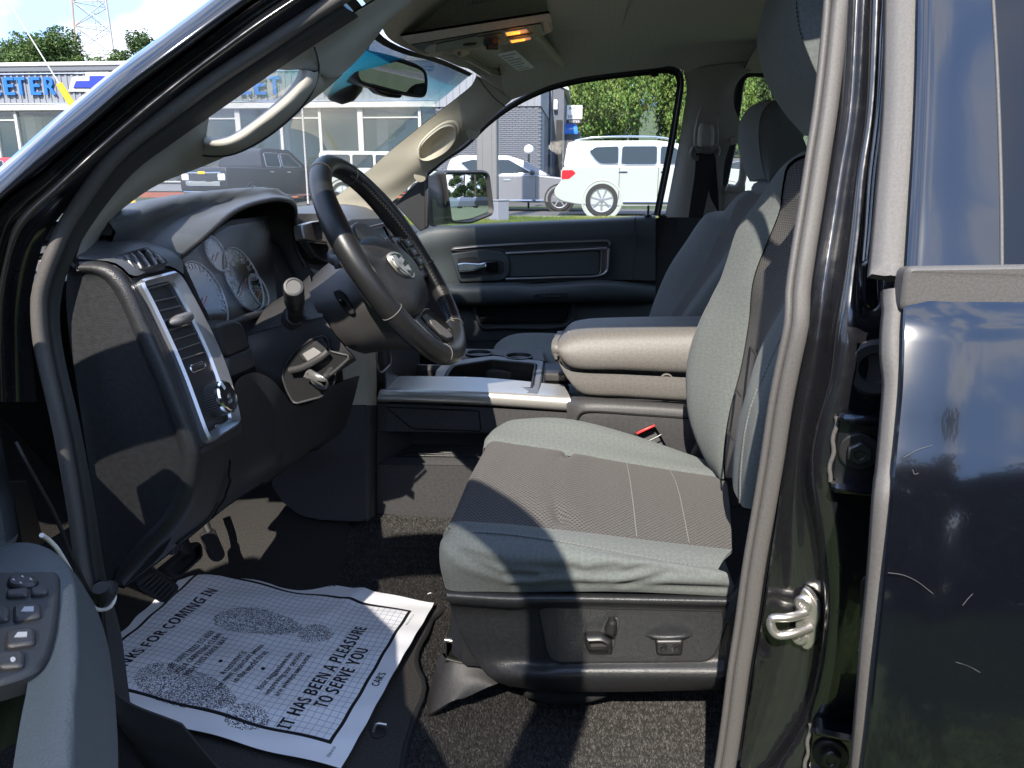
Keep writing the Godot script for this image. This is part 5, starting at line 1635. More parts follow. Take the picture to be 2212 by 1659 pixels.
	var b1 := L3("f", [320, 740, -1.84, 450, 745, -1.84, 800, 740, -1.84, 1480, 720, -1.84], 2)
	var b2 := L3("f", [350, 820, -1.84, 480, 820, -1.84, 800, 812, -1.84, 1480, 790, -1.84], 2)
	var b3 := L3("f", [330, 1150, -1.86, 480, 1150, -1.86, 800, 1150, -1.86, 1480, 1150, -1.86], 2)
	part(pd, "lower_panel", sheet(net([b0, b1, b2, b3], 30, 14), 0.004), M.door_dark)
	# map pocket
	var mp := Plane(Vector3(0, 0, 1), Vector3(0, 0, -1.834))
	var mo := LP("f", [408, 602, 968, 594, 960, 680, 930, 712, 455, 716, 428, 690], mp)
	part(pd, "map_pocket", prism(rnd(mo, 0.012), 0.012, 0.0), M.gap_black)
	for k in 13:
		var y := 612.0 + k * 7.6
		part(pd, "pocket_rib", tube(L("f", [425 + k * 1.5, y, 960 - k * 1.2, y - 8], 2, -1.83), 0.0012, 6), M.door_black)
	part(pd, "pocket_edge", tube(rs(L("f", [400, 602, 425, 690, 450, 735, 560, 738, 940, 728, 985, 690, 990, 594], 2, -1.828), 40), 0.006, 8), M.door_dark)
	part(pd, "panel_joint", tube(L("f", [350, 820, 1000, 812], 2, -1.832), 0.0014, 6), M.gap_black)
	# trim strip with satin surround, handle recess and switch
	var tp := Plane(Vector3(0, 0, 1), Vector3(0, 0, -1.828))
	part(pd, "trim_ledge", prism(rnd(LP("f", [258, 282, 275, 262, 400, 250, 800, 228, 1190, 216, 1212, 226, 1214, 262, 600, 296, 560, 280, 300, 290], tp), 0.01), 0.02, 0.006), M.satin_grey)
	part(pd, "trim_insert", prism(rnd(LP("f", [600, 305, 1120, 282, 1152, 292, 1150, 410, 1125, 428, 600, 440], Plane(Vector3(0, 0, 1), Vector3(0, 0, -1.836))), 0.01), 0.012, 0.003), M.door_dark)
	part(pd, "trim_surround", sweep(rs(L("f", [590, 298, 900, 283, 1190, 268], 2, -1.826), 10, false), circle(0.0035, 8), Vector3(0, 0, 1)), M.bezel_silver)
	part(pd, "trim_surround", sweep(rs(L("f", [590, 450, 900, 440, 1150, 428, 1190, 405, 1198, 330, 1200, 270], 2, -1.826), 30), circle(0.0035, 8), Vector3(0, 0, 1)), M.bezel_silver)
	part(pd, "trim_end", prism(rnd(LP("f", [1155, 278, 1212, 268, 1200, 400, 1170, 425, 1140, 430, 1152, 400], Plane(Vector3(0, 0, 1), Vector3(0, 0, -1.832))), 0.004), 0.012, 0.003), M.satin_grey)
	var hr := rnd(LP("f", [262, 300, 420, 278, 560, 282, 612, 320, 615, 420, 570, 462, 320, 472, 295, 420], Plane(Vector3(0, 0, 1), Vector3(0, 0, -1.829))), 0.01)
	part(pd, "handle_bezel", prism(hr, 0.02, 0.004), M.door_dark)
	part(pd, "handle_recess", prism(rnd(LP("f", [305, 325, 415, 315, 430, 345, 540, 335, 580, 345, 580, 420, 470, 425, 310, 425], Plane(Vector3(0, 0, 1), Vector3(0, 0, -1.8275))), 0.01), 0.01, 0.001), M.door_black)
	part(pd, "door_handle", prism(rnd(LP("f", [300, 358, 340, 352, 430, 358, 472, 350, 475, 385, 440, 388, 400, 402, 305, 408], Plane(Vector3(0, 0.2, 1).normalized(), U("f", 390, 380, 2, -1.80))), 0.006), 0.012, 0.004), M.chrome)
	part(pd, "lock_lever", prism(rnd(LP("f", [470, 348, 535, 345, 535, 408, 470, 412], Plane(Vector3(0, 0, 1), Vector3(0, 0, -1.815))), 0.006), 0.012, 0.003), M.piano_black)
	part(pd, "switch_plate", prism(rnd(LP("f", [320, 502, 335, 482, 600, 474, 635, 482, 625, 500], Plane(U("f", 330, 500, 2, -1.785), U("f", 630, 495, 2, -1.782), U("f", 480, 478, 2, -1.82))), 0.004), 0.006, 0.002), M.piano_black)
	part(pd, "badge_plate", prism(rnd(LP("f", [745, 548, 775, 535, 950, 530, 965, 545, 945, 560, 760, 566], Plane(Vector3(0, 0, 1), Vector3(0, 0, -1.752))), 0.008), 0.01, 0.002), M.door_black)
	part(pd, "badge_lettering", word("RAM", 0.009, 0.06, func(x: float, y: float) -> Vector3: return U("f", 855, 548, 2, -1.7505) + Vector3(x, y + x * 0.03, 0)), M.door_dark)
	# rear edge of the panel, lock pin and the pillar beyond
	part(pd, "panel_edge", tube(rs(L("f", [1360, 85, 1355, 250, 1345, 450], 2, -1.826), 10), 0.0018, 6), M.door_black)
	part(pd, "lock_pin", lathe(U("f", 1435, 78, 2, -1.85), Vector3.UP, [0.012, 0.0, 0.011, 0.006, 0.004, 0.009, 0.0038, 0.032, 0.0, 0.035], 14), M.black_smooth)
	part(pd, "outer_skin", block(Vector3(-0.24, 1.10, -1.935), Vector3(1.0, 0.70, 0.05), 0.02), M.black_paint)
	part(pd, "panel_filler", sheet(net([L3("f", [1340, 95, -1.872, 1480, 88, -1.872, 1600, 85, -1.872], 2), L3("f", [1340, 700, -1.872, 1480, 700, -1.872, 1600, 700, -1.872], 2)], 4, 4, false, false), 0.004), M.door_black)
	build_far_mirror(pd)
	build_far_pillar()

func build_far_mirror(pd: Node) -> void:
	var mr := holder(truck, "door_mirror")
	tag(mr, "black door mirror outside the passenger window")
	# glass plane turned so that it looks back past the camera
	var c := U("r", 300, 1165, 2, -2.08)
	var n := (Vector3(0.80, 0.02, 0.60)).normalized()
	var pl := Plane(n, c)
	var o := rnd(LP("r", [90, 950, 110, 932, 440, 930, 490, 960, 528, 1270, 515, 1320, 330, 1395, 180, 1392, 148, 1370], pl), 0.02, 5)
	var i := rnd(LP("r", [106, 1000, 124, 977, 440, 974, 468, 1000, 490, 1255, 478, 1290, 330, 1345, 190, 1362, 158, 1340], pl), 0.02, 5)
	for k in o.size():
		o[k] += n * 0.012
	part(mr, "housing_rim", frame(o, i, 0.03, 0.006, n), M.trim_dark)
	part(mr, "mirror_glass", prism(inset(i, n, -0.003) if newell(i).dot(n) > 0 else inset(i, n, 0.003), 0.003, 0.0, n), M.mirror)
	# shell behind the glass
	var cc := centre(o)
	var rows := []
	for s in [[1.0, -0.004], [1.02, -0.04], [0.9, -0.085], [0.6, -0.12], [0.05, -0.13]]:
		var r := PackedVector3Array()
		for q in o:
			r.append(cc + (q - cc) * s[0] + n * s[1])
		rows.append(r)
	part(mr, "housing", sheet(rows, 0.0, EYE, true), M.trim_dark)
	part(mr, "arm", sheet(net([L3("b", [770, 1090, -1.93, 820, 1090, -1.98, 900, 1065, -2.06], 2), L3("b", [775, 1230, -1.92, 830, 1230, -1.95, 880, 1230, -2.02], 2), L3("b", [770, 1400, -1.93, 830, 1400, -1.98, 920, 1390, -2.06], 2)], 10, 10), 0.02), M.trim_dark)

func build_far_pillar() -> void:
	var bp := holder(truck, "b_pillar_trim")
	tag(bp, "beige seat belt pillar cover, passenger side")
	var v0 := L3("c", [395, 380, -1.79, 412, 470, -1.80, 395, 600, -1.815, 365, 800, -1.84, 325, 1000, -1.87, 295, 1155, -1.885], 2)
	var v1 := L3("c", [440, 370, -1.775, 455, 470, -1.785, 440, 600, -1.80, 415, 800, -1.82, 385, 1000, -1.845, 355, 1155, -1.86], 2)
	var v2 := L3("c", [560, 360, -1.765, 580, 470, -1.77, 575, 600, -1.785, 555, 800, -1.805, 535, 1000, -1.83, 515, 1155, -1.85], 2)
	var v3 := L3("c", [700, 350, -1.77, 680, 440, -1.78, 662, 530, -1.79, 665, 600, -1.79, 690, 650, -1.795, 740, 690, -1.80], 2)
	var v3b := L3("c", [860, 320, -1.775, 740, 360, -1.78, 690, 450, -1.785, 662, 540, -1.79, 680, 625, -1.795, 705, 660, -1.80], 2)
	# upper cover, from the header to the loop opening
	part(bp, "upper_cover", sheet(net([L3("c", [395, 380, -1.79, 412, 470, -1.80, 395, 600, -1.815, 372, 760, -1.835], 2), L3("c", [440, 370, -1.775, 455, 470, -1.785, 440, 600, -1.80, 420, 755, -1.815], 2), L3("c", [560, 350, -1.765, 585, 470, -1.77, 575, 600, -1.785, 560, 755, -1.80], 2), L3("c", [870, 315, -1.775, 690, 430, -1.785, 662, 545, -1.79, 740, 740, -1.80], 2)], 26, 14), 0.012), M.pillar_grey)
	# lower cover in front of the loop
	part(bp, "lower_cover", sheet(net([L3("c", [372, 755, -1.835, 345, 900, -1.855, 295, 1160, -1.885], 2), L3("c", [420, 750, -1.815, 395, 900, -1.83, 355, 1160, -1.86], 2), L3("c", [560, 750, -1.80, 540, 900, -1.815, 515, 1160, -1.85], 2), L3("c", [650, 752, -1.80, 614, 870, -1.81, 600, 1160, -1.85], 2)], 20, 12), 0.012), M.pillar_grey)
	# grab loop round the oval opening
	part(bp, "grab_loop", sweep(rs(L3("c", [640, 755, -1.80, 690, 745, -1.80, 712, 800, -1.80, 715, 900, -1.808, 700, 980, -1.815, 665, 1010, -1.82, 625, 1000, -1.82], 2), 30), circle(0.012, 10), Vector3(0, 0, 1)), M.pillar_grey)
	part(bp, "grab_loop_foot", sheet(net([L3("c", [600, 985, -1.835, 640, 1005, -1.83, 690, 1000, -1.825, 725, 960, -1.82], 2), L3("c", [590, 1160, -1.85, 650, 1160, -1.85, 700, 1160, -1.85, 720, 1160, -1.85], 2)], 12, 6), 0.012), M.pillar_grey)
	# rear door beyond: dark frame, pane and lower panel
	var rp := holder(truck, "rear_door")
	tag(rp, "rear door on the passenger side, seen past the belt pillar")
	part(rp, "window_frame", sweep(rs(L3("c", [600, 1010, -1.90, 625, 880, -1.88, 650, 760, -1.86, 676, 560, -1.84, 715, 395, -1.83, 900, 390, -1.83, 1300, 390, -1.83], 2), 40), circle(0.016, 8), Vector3(0, 0, 1)), M.gap_black)
	part(rp, "window_pane", sheet(net([L("c", [610, 1040, 1700, 1040], 2, -1.905), L("c", [720, 395, 1700, 395], 2, -1.835)], 4, 4, false, false)), M.glass)
	part(rp, "inner_panel", sheet(net([L3("f", [1500, 75, -1.88, 1700, 75, -1.88, 2600, 75, -1.88], 2), L3("f", [1480, 400, -1.86, 1700, 400, -1.86, 2600, 400, -1.86], 2), L3("f", [1460, 1100, -1.86, 1700, 1100, -1.86, 2600, 1100, -1.86], 2)], 8, 10), 0.02), M.door_black)
	part(rp, "outer_skin", block(Vector3(0.80, 1.10, -1.935), Vector3(1.0, 0.70, 0.05), 0.02), M.black_paint)
	part(truck, "bed_side", block(Vector3(2.4, 1.12, -1.96), Vector3(2.1, 0.6, 0.05), 0.03), M.black_paint)
	# belt: guide, shoulder, webbing
	var bt := holder(truck, "seat_belt")
	tag(bt, "black seat belt hanging from its pillar guide, passenger side")
	part(bt, "height_slider", prism(rs(LP("p", [130, 700, 150, 670, 220, 665, 262, 690, 275, 780, 262, 900, 240, 935, 130, 935, 115, 880], Plane(Vector3(0, 0, 1), Vector3(0, 0, -1.772))), 40, true, true), 0.03, 0.012), M.pillar_grey)
	part(bt, "height_track", prism(rs(LP("p", [110, 600, 150, 500, 200, 460, 300, 455, 330, 500, 310, 620, 290, 900, 90, 900], Plane(Vector3(0, 0, 1), Vector3(0, 0, -1.787))), 40, true, true), 0.008, 0.004), M.pillar_grey)
	part(bt, "belt_guide", sweep(rs(L3("p", [120, 1005, -1.765, 75, 990, -1.765, 60, 945, -1.765, 85, 905, -1.765, 130, 925, -1.76, 240, 935, -1.76, 280, 895, -1.765, 300, 930, -1.765, 285, 985, -1.765], 2), 40), circle(0.008, 8), Vector3(0, 0, 1)), M.armrest_leather)
	var wb := net([L3("p", [95, 955, -1.765, 85, 1150, -1.77, 55, 1350, -1.79, 25, 1560, -1.81], 2), L3("p", [270, 955, -1.765, 245, 1150, -1.77, 205, 1350, -1.79, 160, 1560, -1.81], 2)], 14, 4, true, false)
	part(bt, "webbing", sheet(wb, 0.002), M.webbing)
	part(bt, "webbing", sheet(net([L3("p", [215, 955, -1.78, 215, 1150, -1.79, 225, 1350, -1.81, 300, 1500, -1.83], 2), L3("p", [275, 955, -1.78, 290, 1150, -1.79, 305, 1350, -1.81, 310, 1500, -1.83], 2)], 14, 4, true, false), 0.002), M.webbing)


# ---------------------------------------------------------------- visors, overhead console, mirror
func label_lines(parent: Node, c: Array, pl: Plane, n: Vector3, rows: int, seed_: int) -> void:
	# printed lines on a sticker whose corners are c (four points)
	var rg := RandomNumberGenerator.new()
	rg.seed = seed_
	for r in rows:
		var s := (r + 0.7) / (rows + 0.6)
		var e := rg.randf_range(0.55, 0.92)
		var a: Vector3 = c[0].lerp(c[3], s).lerp(c[1].lerp(c[2], s), 0.08)
		var b: Vector3 = c[0].lerp(c[3], s).lerp(c[1].lerp(c[2], s), e)
		var w: Vector3 = (c[3] - c[0]) * (0.45 / (rows + 1))
		part(parent, "printed_line", prism(PackedVector3Array([a + n * 0.001, b + n * 0.001, b + w + n * 0.001, a + w + n * 0.001]), 0.0006, 0.0, n), M.print_grey)

func build_overhead() -> void:
	var t := truck
	# header lining between the windshield and the roof lining
	var e := L3("q", [-330, -200, -0.33, -160, 20, -0.42, 0, 238, -0.58, 110, 400, -0.80, 400, 530, -1.0, 560, 562, -1.2, 750, 640, -1.45, 930, 718, -1.68], 2)
	e.append(U("b", 1270, 630, 2, -1.735))
	var r1 := PackedVector3Array()
	var r2 := PackedVector3Array()
	var r3 := PackedVector3Array()
	var r4 := PackedVector3Array()
	for q in e:
		r1.append(q + Vector3(0.035, 0.03, 0.0))
		r2.append(Vector3(q.x + 0.12, minf(q.y + 0.088, 1.95), q.z))
		r3.append(Vector3(q.x + 0.25, 1.958, q.z + 0.02))
		r4.append(Vector3(0.08, 1.966, q.z + 0.03))
	part(t, "headliner", sheet(net([e, r1, r2, r3, r4], 40, 24), 0.004), M.headliner)
	var oh := holder(t, "overhead_console")
	tag(oh, "overhead console with two amber lit map lamps")
	var po := Plane(U("q", 285, 425, 2, -0.86), U("q", 420, 525, 2, -1.0), U("q", 1550, 220, 2, -0.86))
	var n := po.normal if po.normal.y < 0 else -po.normal
	var lift := func(p: PackedVector3Array, h: float) -> PackedVector3Array:
		var o := PackedVector3Array()
		for q in p:
			o.append(q + n * h)
		return o
	var low := rnd(LP("q", [275, 425, 1545, 212, 1640, 196, 1672, 322, 1582, 350, 405, 532, 325, 512], po), 0.012, 4)
	var upq := L3("q", [190, 352, -0.80, 1000, 225, -0.80, 1630, 128, -0.80], 2)
	part(oh, "housing", prism(lift.call(low, -0.002), 0.06, 0.006, n), M.headliner)
	part(oh, "side_fairing", sheet(net([upq, L3("q", [230, 392, -0.83, 1000, 262, -0.83, 1645, 160, -0.83], 2), LP("q", [280, 430, 1000, 305, 1650, 198], po)], 20, 8), 0.004), M.headliner)
	part(oh, "switch_panel", prism(lift.call(rnd(LP("q", [287, 428, 1000, 312, 1548, 222, 1582, 338, 1000, 430, 430, 518], po), 0.004), 0.0015), 0.006, 0.001, n), M.trim_dark)
	part(oh, "sensor_cover", prism(lift.call(rnd(LP("q", [412, 470, 468, 415, 530, 408, 520, 490, 480, 505], po), 0.008), 0.005), 0.006, 0.002, n), M.pillar_grey)
	part(oh, "bin_door", prism(lift.call(rs(LP("q", [535, 412, 640, 448, 780, 460, 950, 448, 970, 440, 960, 395, 930, 330], po), 30), 0.003), 0.004, 0.001, n), M.trim_column)
	part(oh, "bin_latch", prism(lift.call(rs(LP("q", [795, 410, 860, 398, 920, 398, 915, 412, 860, 422, 805, 424], po), 20, true, true), 0.0045), 0.003, 0.0008, n), M.gap_black)
	part(oh, "knob_plate", prism(lift.call(LP("q", [925, 345, 1170, 305, 1218, 400, 990, 440], po), 0.003), 0.004, 0.001, n), M.trim_column)
	var kc := UP("q", 1065, 375, po) + n * 0.003
	part(oh, "switch_knob", lathe(kc, n, [0.016, 0.0, 0.0155, 0.008, 0.013, 0.0095, 0.0, 0.0098], 24), M.trim_dark)
	part(oh, "knob_blade", block(kc + n * 0.012, Vector3(0.007, 0.030, 0.010), 0.002, Basis(Vector3(0.75, 0.1, 0.65).normalized(), n.cross(Vector3(0.75, 0.1, 0.65).normalized()), n)), M.black_smooth)
	for a in [[1192, 292, 1412, 256, 1430, 292, 1205, 328, 0.64], [1236, 372, 1445, 338, 1457, 360, 1250, 396, 0.7]]:
		var q := LP("q", a.slice(0, 8), po)
		var lp := part(oh, "map_lamp", prism(lift.call(rnd(q, 0.004), 0.004), 0.004, 0.001, n), M.print_white)
		var lit := PackedVector3Array([q[0].lerp(q[3], 0.15).lerp(q[1].lerp(q[2], 0.15), 0.06), q[0].lerp(q[1], a[8]).lerp(q[3].lerp(q[2], a[8]), 0.15), q[0].lerp(q[1], a[8]).lerp(q[3].lerp(q[2], a[8]), 0.85), q[0].lerp(q[3], 0.85).lerp(q[1].lerp(q[2], 0.85), 0.06)])
		part(lp, "lamp_element", prism(lift.call(lit, 0.0052), 0.002, 0.0004, n), M.lamp_glow)
		for k in 9:
			var s: float = 0.08 + k * (a[8] - 0.1) / 9.0
			var p0 := q[0].lerp(q[1], s) + n * 0.0056
			var p1 := q[3].lerp(q[2], s) + n * 0.0056
			part(lp, "lens_rib", tube(PackedVector3Array([p0.lerp(p1, 0.15), p0.lerp(p1, 0.85)]), 0.0005, 5), M.yellow)
		var ol := OmniLight3D.new()
		ol.name = "map_lamp_light"
		ol.light_color = Color(1.0, 0.6, 0.25)
		ol.light_energy = 0.0003
		ol.light_size = 0.015
		ol.omni_range = 4.0
		ol.omni_attenuation = 2.0
		ol.shadow_enabled = true
		add_child(ol)
		ol.position = centre(q) + n * 0.02
	part(oh, "divider_slot", prism(lift.call(LP("q", [1215, 348, 1468, 306, 1475, 316, 1222, 360], po), 0.0022), 0.003, 0.0, n), M.gap_black)
	# visors
	var pv := Plane(U("q", 350, 190, 1, 1.888), U("q", 1290, 95, 1, 1.918), U("q", 1300, 805, 1, 1.872))
	var vn := pv.normal if pv.normal.y < 0 else -pv.normal
	var vis := holder(t, "sun_visor")
	tag(vis, "folded beige sun visor with white warning label, driver's side")
	part(vis, "visor_panel", prism(rnd(LP("q", [230, -420, 300, 40, 335, 160, 350, 188, 420, 200, 1000, 165, 1290, 95, 1350, 40, 1375, -20, 1420, -420], pv), 0.015, 4), 0.02, 0.008, vn), M.visor_cloth)
	var lc := LP("q", [808, -60, 1066, -60, 1056, 82, 822, 126], pv)
	for k in 4:
		lc[k] += vn * 0.0012
	part(vis, "warning_label", prism(lc, 0.001, 0.0, vn), M.print_white)
	label_lines(vis, [lc[1], lc[2], lc[3], lc[0]], pv, vn, 9, 3)
	part(vis, "visor_clip", prism(rnd(LP("q", [335, 200, 540, 190, 545, 212, 380, 240], Plane(vn, UP("q", 440, 215, pv) + vn * 0.006)), 0.01), 0.012, 0.004, vn), M.visor_cloth)
	var vi2 := holder(t, "sun_visor")
	tag(vi2, "folded beige sun visor with yellowed label, passenger side")
	part(vi2, "visor_panel", prism(rnd(LP("q", [560, 545, 900, 470, 1520, 365, 1780, 655, 1772, 705, 1700, 738, 1330, 812, 1270, 808, 1165, 735, 1050, 727, 800, 592], pv), 0.012, 4), 0.02, 0.008, vn), M.visor_cloth)
	lc = LP("q", [1125, 520, 1302, 485, 1482, 650, 1330, 684], pv)
	for k in 4:
		lc[k] += vn * 0.0012
	part(vi2, "warning_label", prism(lc, 0.001, 0.0, vn), M.print_white)
	label_lines(vi2, [lc[0], lc[1], lc[2], lc[3]], pv, vn, 7, 9)
	part(vi2, "visor_clip", prism(rnd(LP("q", [700, 515, 760, 500, 840, 512, 862, 530, 800, 552, 745, 560], Plane(vn, UP("q", 780, 530, pv) + vn * 0.008)), 0.01), 0.02, 0.005, vn), M.visor_cloth)
	part(vi2, "clip_slot", prism(rnd(LP("q", [735, 520, 770, 508, 780, 535, 745, 548], Plane(vn, UP("q", 780, 530, pv) + vn * 0.0095)), 0.004), 0.003, 0.0, vn), M.trim_dark)
	# inside mirror
	var rm := holder(t, "inside_mirror")
	tag(rm, "black rear-view mirror on the windshield")
	var c := U("b", 548, 465, 2, -1.0)
	var mn := Vector3(0.86, -0.10, 0.50).normalized()
	var pm := Plane(mn, c)
	var ro := rs(LP("b", [335, 312, 450, 322, 570, 352, 650, 378, 745, 425, 768, 462, 765, 585, 745, 606, 620, 590, 480, 560, 345, 512, 325, 485, 322, 345], pm), 60, true, true)
	var ri := rs(LP("b", [352, 345, 450, 355, 570, 383, 650, 408, 730, 440, 748, 465, 746, 575, 730, 590, 620, 570, 480, 535, 358, 498, 345, 478, 342, 362], pm), 60, true, true)
	part(rm, "rim", frame(ro, ri, 0.012, 0.004, mn), M.black_smooth)
	var gi := PackedVector3Array()
	for q in ri:
		gi.append(q - mn * 0.003)
	var mg := mat("mirror_dim", lin(0.30, 0.31, 0.31), 0.01, 1.0)
	part(rm, "mirror_glass", prism(gi, 0.003, 0.0, mn), mg)
	var rows := []
	var cc := centre(ro)
	for s in [[1.0, -0.004], [1.0, -0.02], [0.94, -0.045], [0.7, -0.06], [0.03, -0.064]]:
		var r := PackedVector3Array()
		for q in ro:
			r.append(cc + (q - cc) * s[0] + mn * s[1])
		rows.append(r)
	part(rm, "housing", sheet(rows, 0.0, EYE, true), M.black_smooth)
	part(rm, "button_bar", prism(rnd(LP("b", [430, 548, 500, 572, 612, 590, 600, 612, 540, 606, 470, 585], Plane(mn, c + mn * 0.002)), 0.005), 0.02, 0.003, mn), M.black_smooth)
	# mount and sensor pod
	var pod := U("b", 255, 540, 2, -1.03)
	rows = []
	for k in 7:
		var a := -PI / 2 + PI * k / 6.0
		var r := PackedVector3Array()
		for i in 20:
			var th := TAU * i / 20
			r.append(pod + Vector3(-0.01 + cos(th) * 0.05 * maxf(cos(a), 0.02), 0.02 + sin(a) * 0.055, sin(th) * 0.055 * maxf(cos(a), 0.02)))
		rows.append(r)
	part(rm, "sensor_pod", sheet(rows, 0.0, EYE, true), M.trim_dark)
	part(rm, "mount_stem", tube(PackedVector3Array([pod + Vector3(0, 0.03, 0), cc - mn * 0.05]), 0.018, 12), M.trim_dark)
	part(rm, "mount_cover", tube(PackedVector3Array([pod + Vector3(0, 0.02, 0), pod + Vector3(0.02, 0.10, 0.01)]), 0.04, 16), M.trim_dark)


# ---------------------------------------------------------------- centre stack and console
func build_console() -> void:
	var c := holder(truck, "centre_console")
	tag(c, "dark centre console with silver top trim and armrest lid")
	# side of the stack
	var ps := Plane(Vector3(0, 0, 1), Vector3(0, 0, -0.795))
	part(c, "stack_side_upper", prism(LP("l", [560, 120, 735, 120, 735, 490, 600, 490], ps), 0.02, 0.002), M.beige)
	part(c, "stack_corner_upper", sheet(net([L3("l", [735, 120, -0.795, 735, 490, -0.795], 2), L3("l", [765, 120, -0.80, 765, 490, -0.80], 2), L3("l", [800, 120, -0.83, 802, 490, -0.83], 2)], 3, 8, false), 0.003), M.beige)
	part(c, "stack_side_lower", prism(rnd(LP("l", [420, 492, 735, 492, 732, 1252, 640, 1252, 420, 1242, 300, 1212, 190, 1130, 110, 1010, 150, 880], ps), 0.01), 0.02, 0.002), M.console_dark)
	part(c, "stack_corner_lower", sheet(net([L3("l", [735, 492, -0.796, 732, 1252, -0.796], 2), L3("l", [765, 492, -0.80, 762, 1230, -0.80], 2), L3("l", [803, 475, -0.835, 798, 1200, -0.835], 2)], 3, 8, false), 0.003), M.console_dark)
	part(c, "stack_joint", tube(L("l", [802, 470, 800, 1195], 2, -0.8315), 0.0018, 6), M.gap_black)
	# stack front with its lower cubby and far trim
	part(c, "stack_front", prism(V([-0.40, 1.36, -0.835, -0.40, 1.36, -1.17, -0.40, 1.14, -1.17, -0.40, 1.14, -0.835]), 0.06, 0.004, Vector3(1, 0.1, 0)), M.trim_dark)
	var sf := U("l", 850, 230, 0, -0.398)
	part(c, "outlet_trim", tube(rs(LP("l", [800, 150, 815, 260, 830, 275, 880, 235, 895, 210, 885, 130], Plane(Vector3(1, 0, 0), -0.396)), 24, true, true), 0.0022, 6, true), M.satin_grey)
	# side wall: pocket, ledge, kick panel, in one profile swept along the truck
	var q0 := L3("l", [803, 478, -0.834, 1500, 505, -0.834, 2060, 540, -0.834], 2)
	var q1 := L3("l", [803, 660, -0.834, 1500, 668, -0.834, 2060, 690, -0.834], 2)
	var q2 := L3("l", [803, 700, -0.842, 1100, 690, -0.905, 1500, 690, -0.905, 2060, 705, -0.905], 2)
	part(c, "side_upper", sheet(net([q0, q1], 30, 4, false, false), 0.004), M.console_dark)
	part(c, "pocket_back", sheet(net([L3("l", [803, 490, -0.833, 1035, 655, -0.905, 1500, 665, -0.905, 2060, 690, -0.905], 2), L3("l", [803, 880, -0.833, 1030, 748, -0.905, 1500, 752, -0.905, 2060, 770, -0.905], 2)], 24, 4, false, false), 0.004), M.console_dark)
	part(c, "ledge", sheet(net([L3("l", [1030, 748, -0.905, 1500, 755, -0.905, 2060, 770, -0.905], 2), L3("l", [870, 840, -0.85, 1500, 850, -0.85, 2060, 870, -0.85], 2), L3("l", [803, 872, -0.836, 1500, 885, -0.836, 2060, 905, -0.836], 2)], 20, 8, false, false), 0.004), M.console_dark)
	for k in 7:
		var s := k / 6.0
		part(c, "ledge_rib", tube(PackedVector3Array([U("l", lerpf(1020, 925, s), lerpf(756, 822, s), 2, lerpf(-0.902, -0.858, s)) + Vector3(0, 0.002, 0), U("l", lerpf(1500, 1460, s), lerpf(762, 832, s), 2, lerpf(-0.902, -0.858, s)) + Vector3(0, 0.002, 0)]), 0.0022, 6), M.black_smooth)
	part(c, "kick_panel", sheet(net([L3("l", [800, 878, -0.836, 1500, 888, -0.836, 2060, 905, -0.836], 2), L3("l", [800, 1195, -0.845, 1240, 1236, -0.845, 2060, 1300, -0.845], 2)], 12, 4, false, false), 0.004), M.console_dark)
	# raised cover with a slanted end on the upper side
	part(c, "side_cover", prism(rnd(LP("l", [862, 503, 1470, 528, 1482, 660, 1035, 645], Plane(Vector3(0, 0, 1), Vector3(0, 0, -0.8325))), 0.004), 0.004, 0.0015), M.console_dark)
	part(c, "side_cover_joint", tube(rs(LP("l", [862, 503, 1470, 528, 1482, 660, 1035, 645], Plane(Vector3(0, 0, 1), Vector3(0, 0, -0.833))), 60, false, true), 0.0014, 6, true), M.gap_black)
	# silver top trim
	var t0 := L3("l", [803, 470, -0.836, 1000, 470, -0.836, 1500, 492, -0.836, 2040, 530, -0.836, 2062, 530, -0.836], 2)
	var t1 := L3("l", [806, 445, -0.826, 1000, 452, -0.826, 1500, 474, -0.826, 2040, 512, -0.826, 2066, 512, -0.826], 2)
	var t2 := L3("l", [820, 395, -0.828, 1000, 395, -0.828, 1500, 412, -0.828, 2040, 448, -0.828, 2068, 450, -0.828], 2)
	var t3 := L3("l", [840, 380, -0.838, 1000, 382, -0.838, 1500, 398, -0.838, 2040, 430, -0.838, 2062, 430, -0.838], 2)
	var t4 := L3("l", [900, 300, -0.945, 1060, 300, -0.945, 1500, 310, -0.945, 1960, 352, -0.945, 2020, 355, -0.945], 2)
	part(c, "top_trim", sheet(net([t0, t1, t2, t3, t4], 40, 26), 0.004), M.silver)
	# tray with its bright frame
	var ty := U("l", 1500, 400, 2, -0.86).y + 0.004
	var py := Plane(Vector3(0, 1, 0), ty)
	var fo := rnd(LP("l", [1240, 205, 1185, 262, 1162, 378, 1862, 418, 1898, 200, 1560, 165], py), 0.012)
	var fi := rnd(LP("l", [1290, 232, 1262, 268, 1225, 345, 1822, 378, 1848, 215, 1560, 190], py), 0.012)
	part(c, "tray_frame", frame(fo, fi, 0.014, 0.003, Vector3.UP), M.satin_grey)
	part(c, "tray_inner_frame", frame(fi, inset(fi, Vector3.UP if newell(fi).y > 0 else Vector3.DOWN, 0.006), 0.02, 0.002, Vector3.UP), M.black_smooth)
	var fl := PackedVector3Array()
	for q in fi:
		fl.append(q + Vector3(0, -0.045, 0))
	part(c, "tray_floor", prism(fl, 0.004, 0.0, Vector3.UP), M.gap_black)
	var wall := begin()
	wall.set_smooth_group(1)
	band(wall, fi, fl)
	part(c, "tray_wall", done(wall), M.black_smooth)
	# cup holders behind the tray
	for a in [[1470, 152, 0.030], [1730, 172, 0.031]]:
		var cc := UP("l", a[0], a[1], py)
		part(c, "cup_holder", lathe(cc, Vector3.UP, [a[2] + 0.004, -0.003, a[2] + 0.004, 0.002, a[2], 0.003, a[2] - 0.002, -0.002, a[2] - 0.004, -0.012, 0.0, -0.012], 30), M.black_smooth)
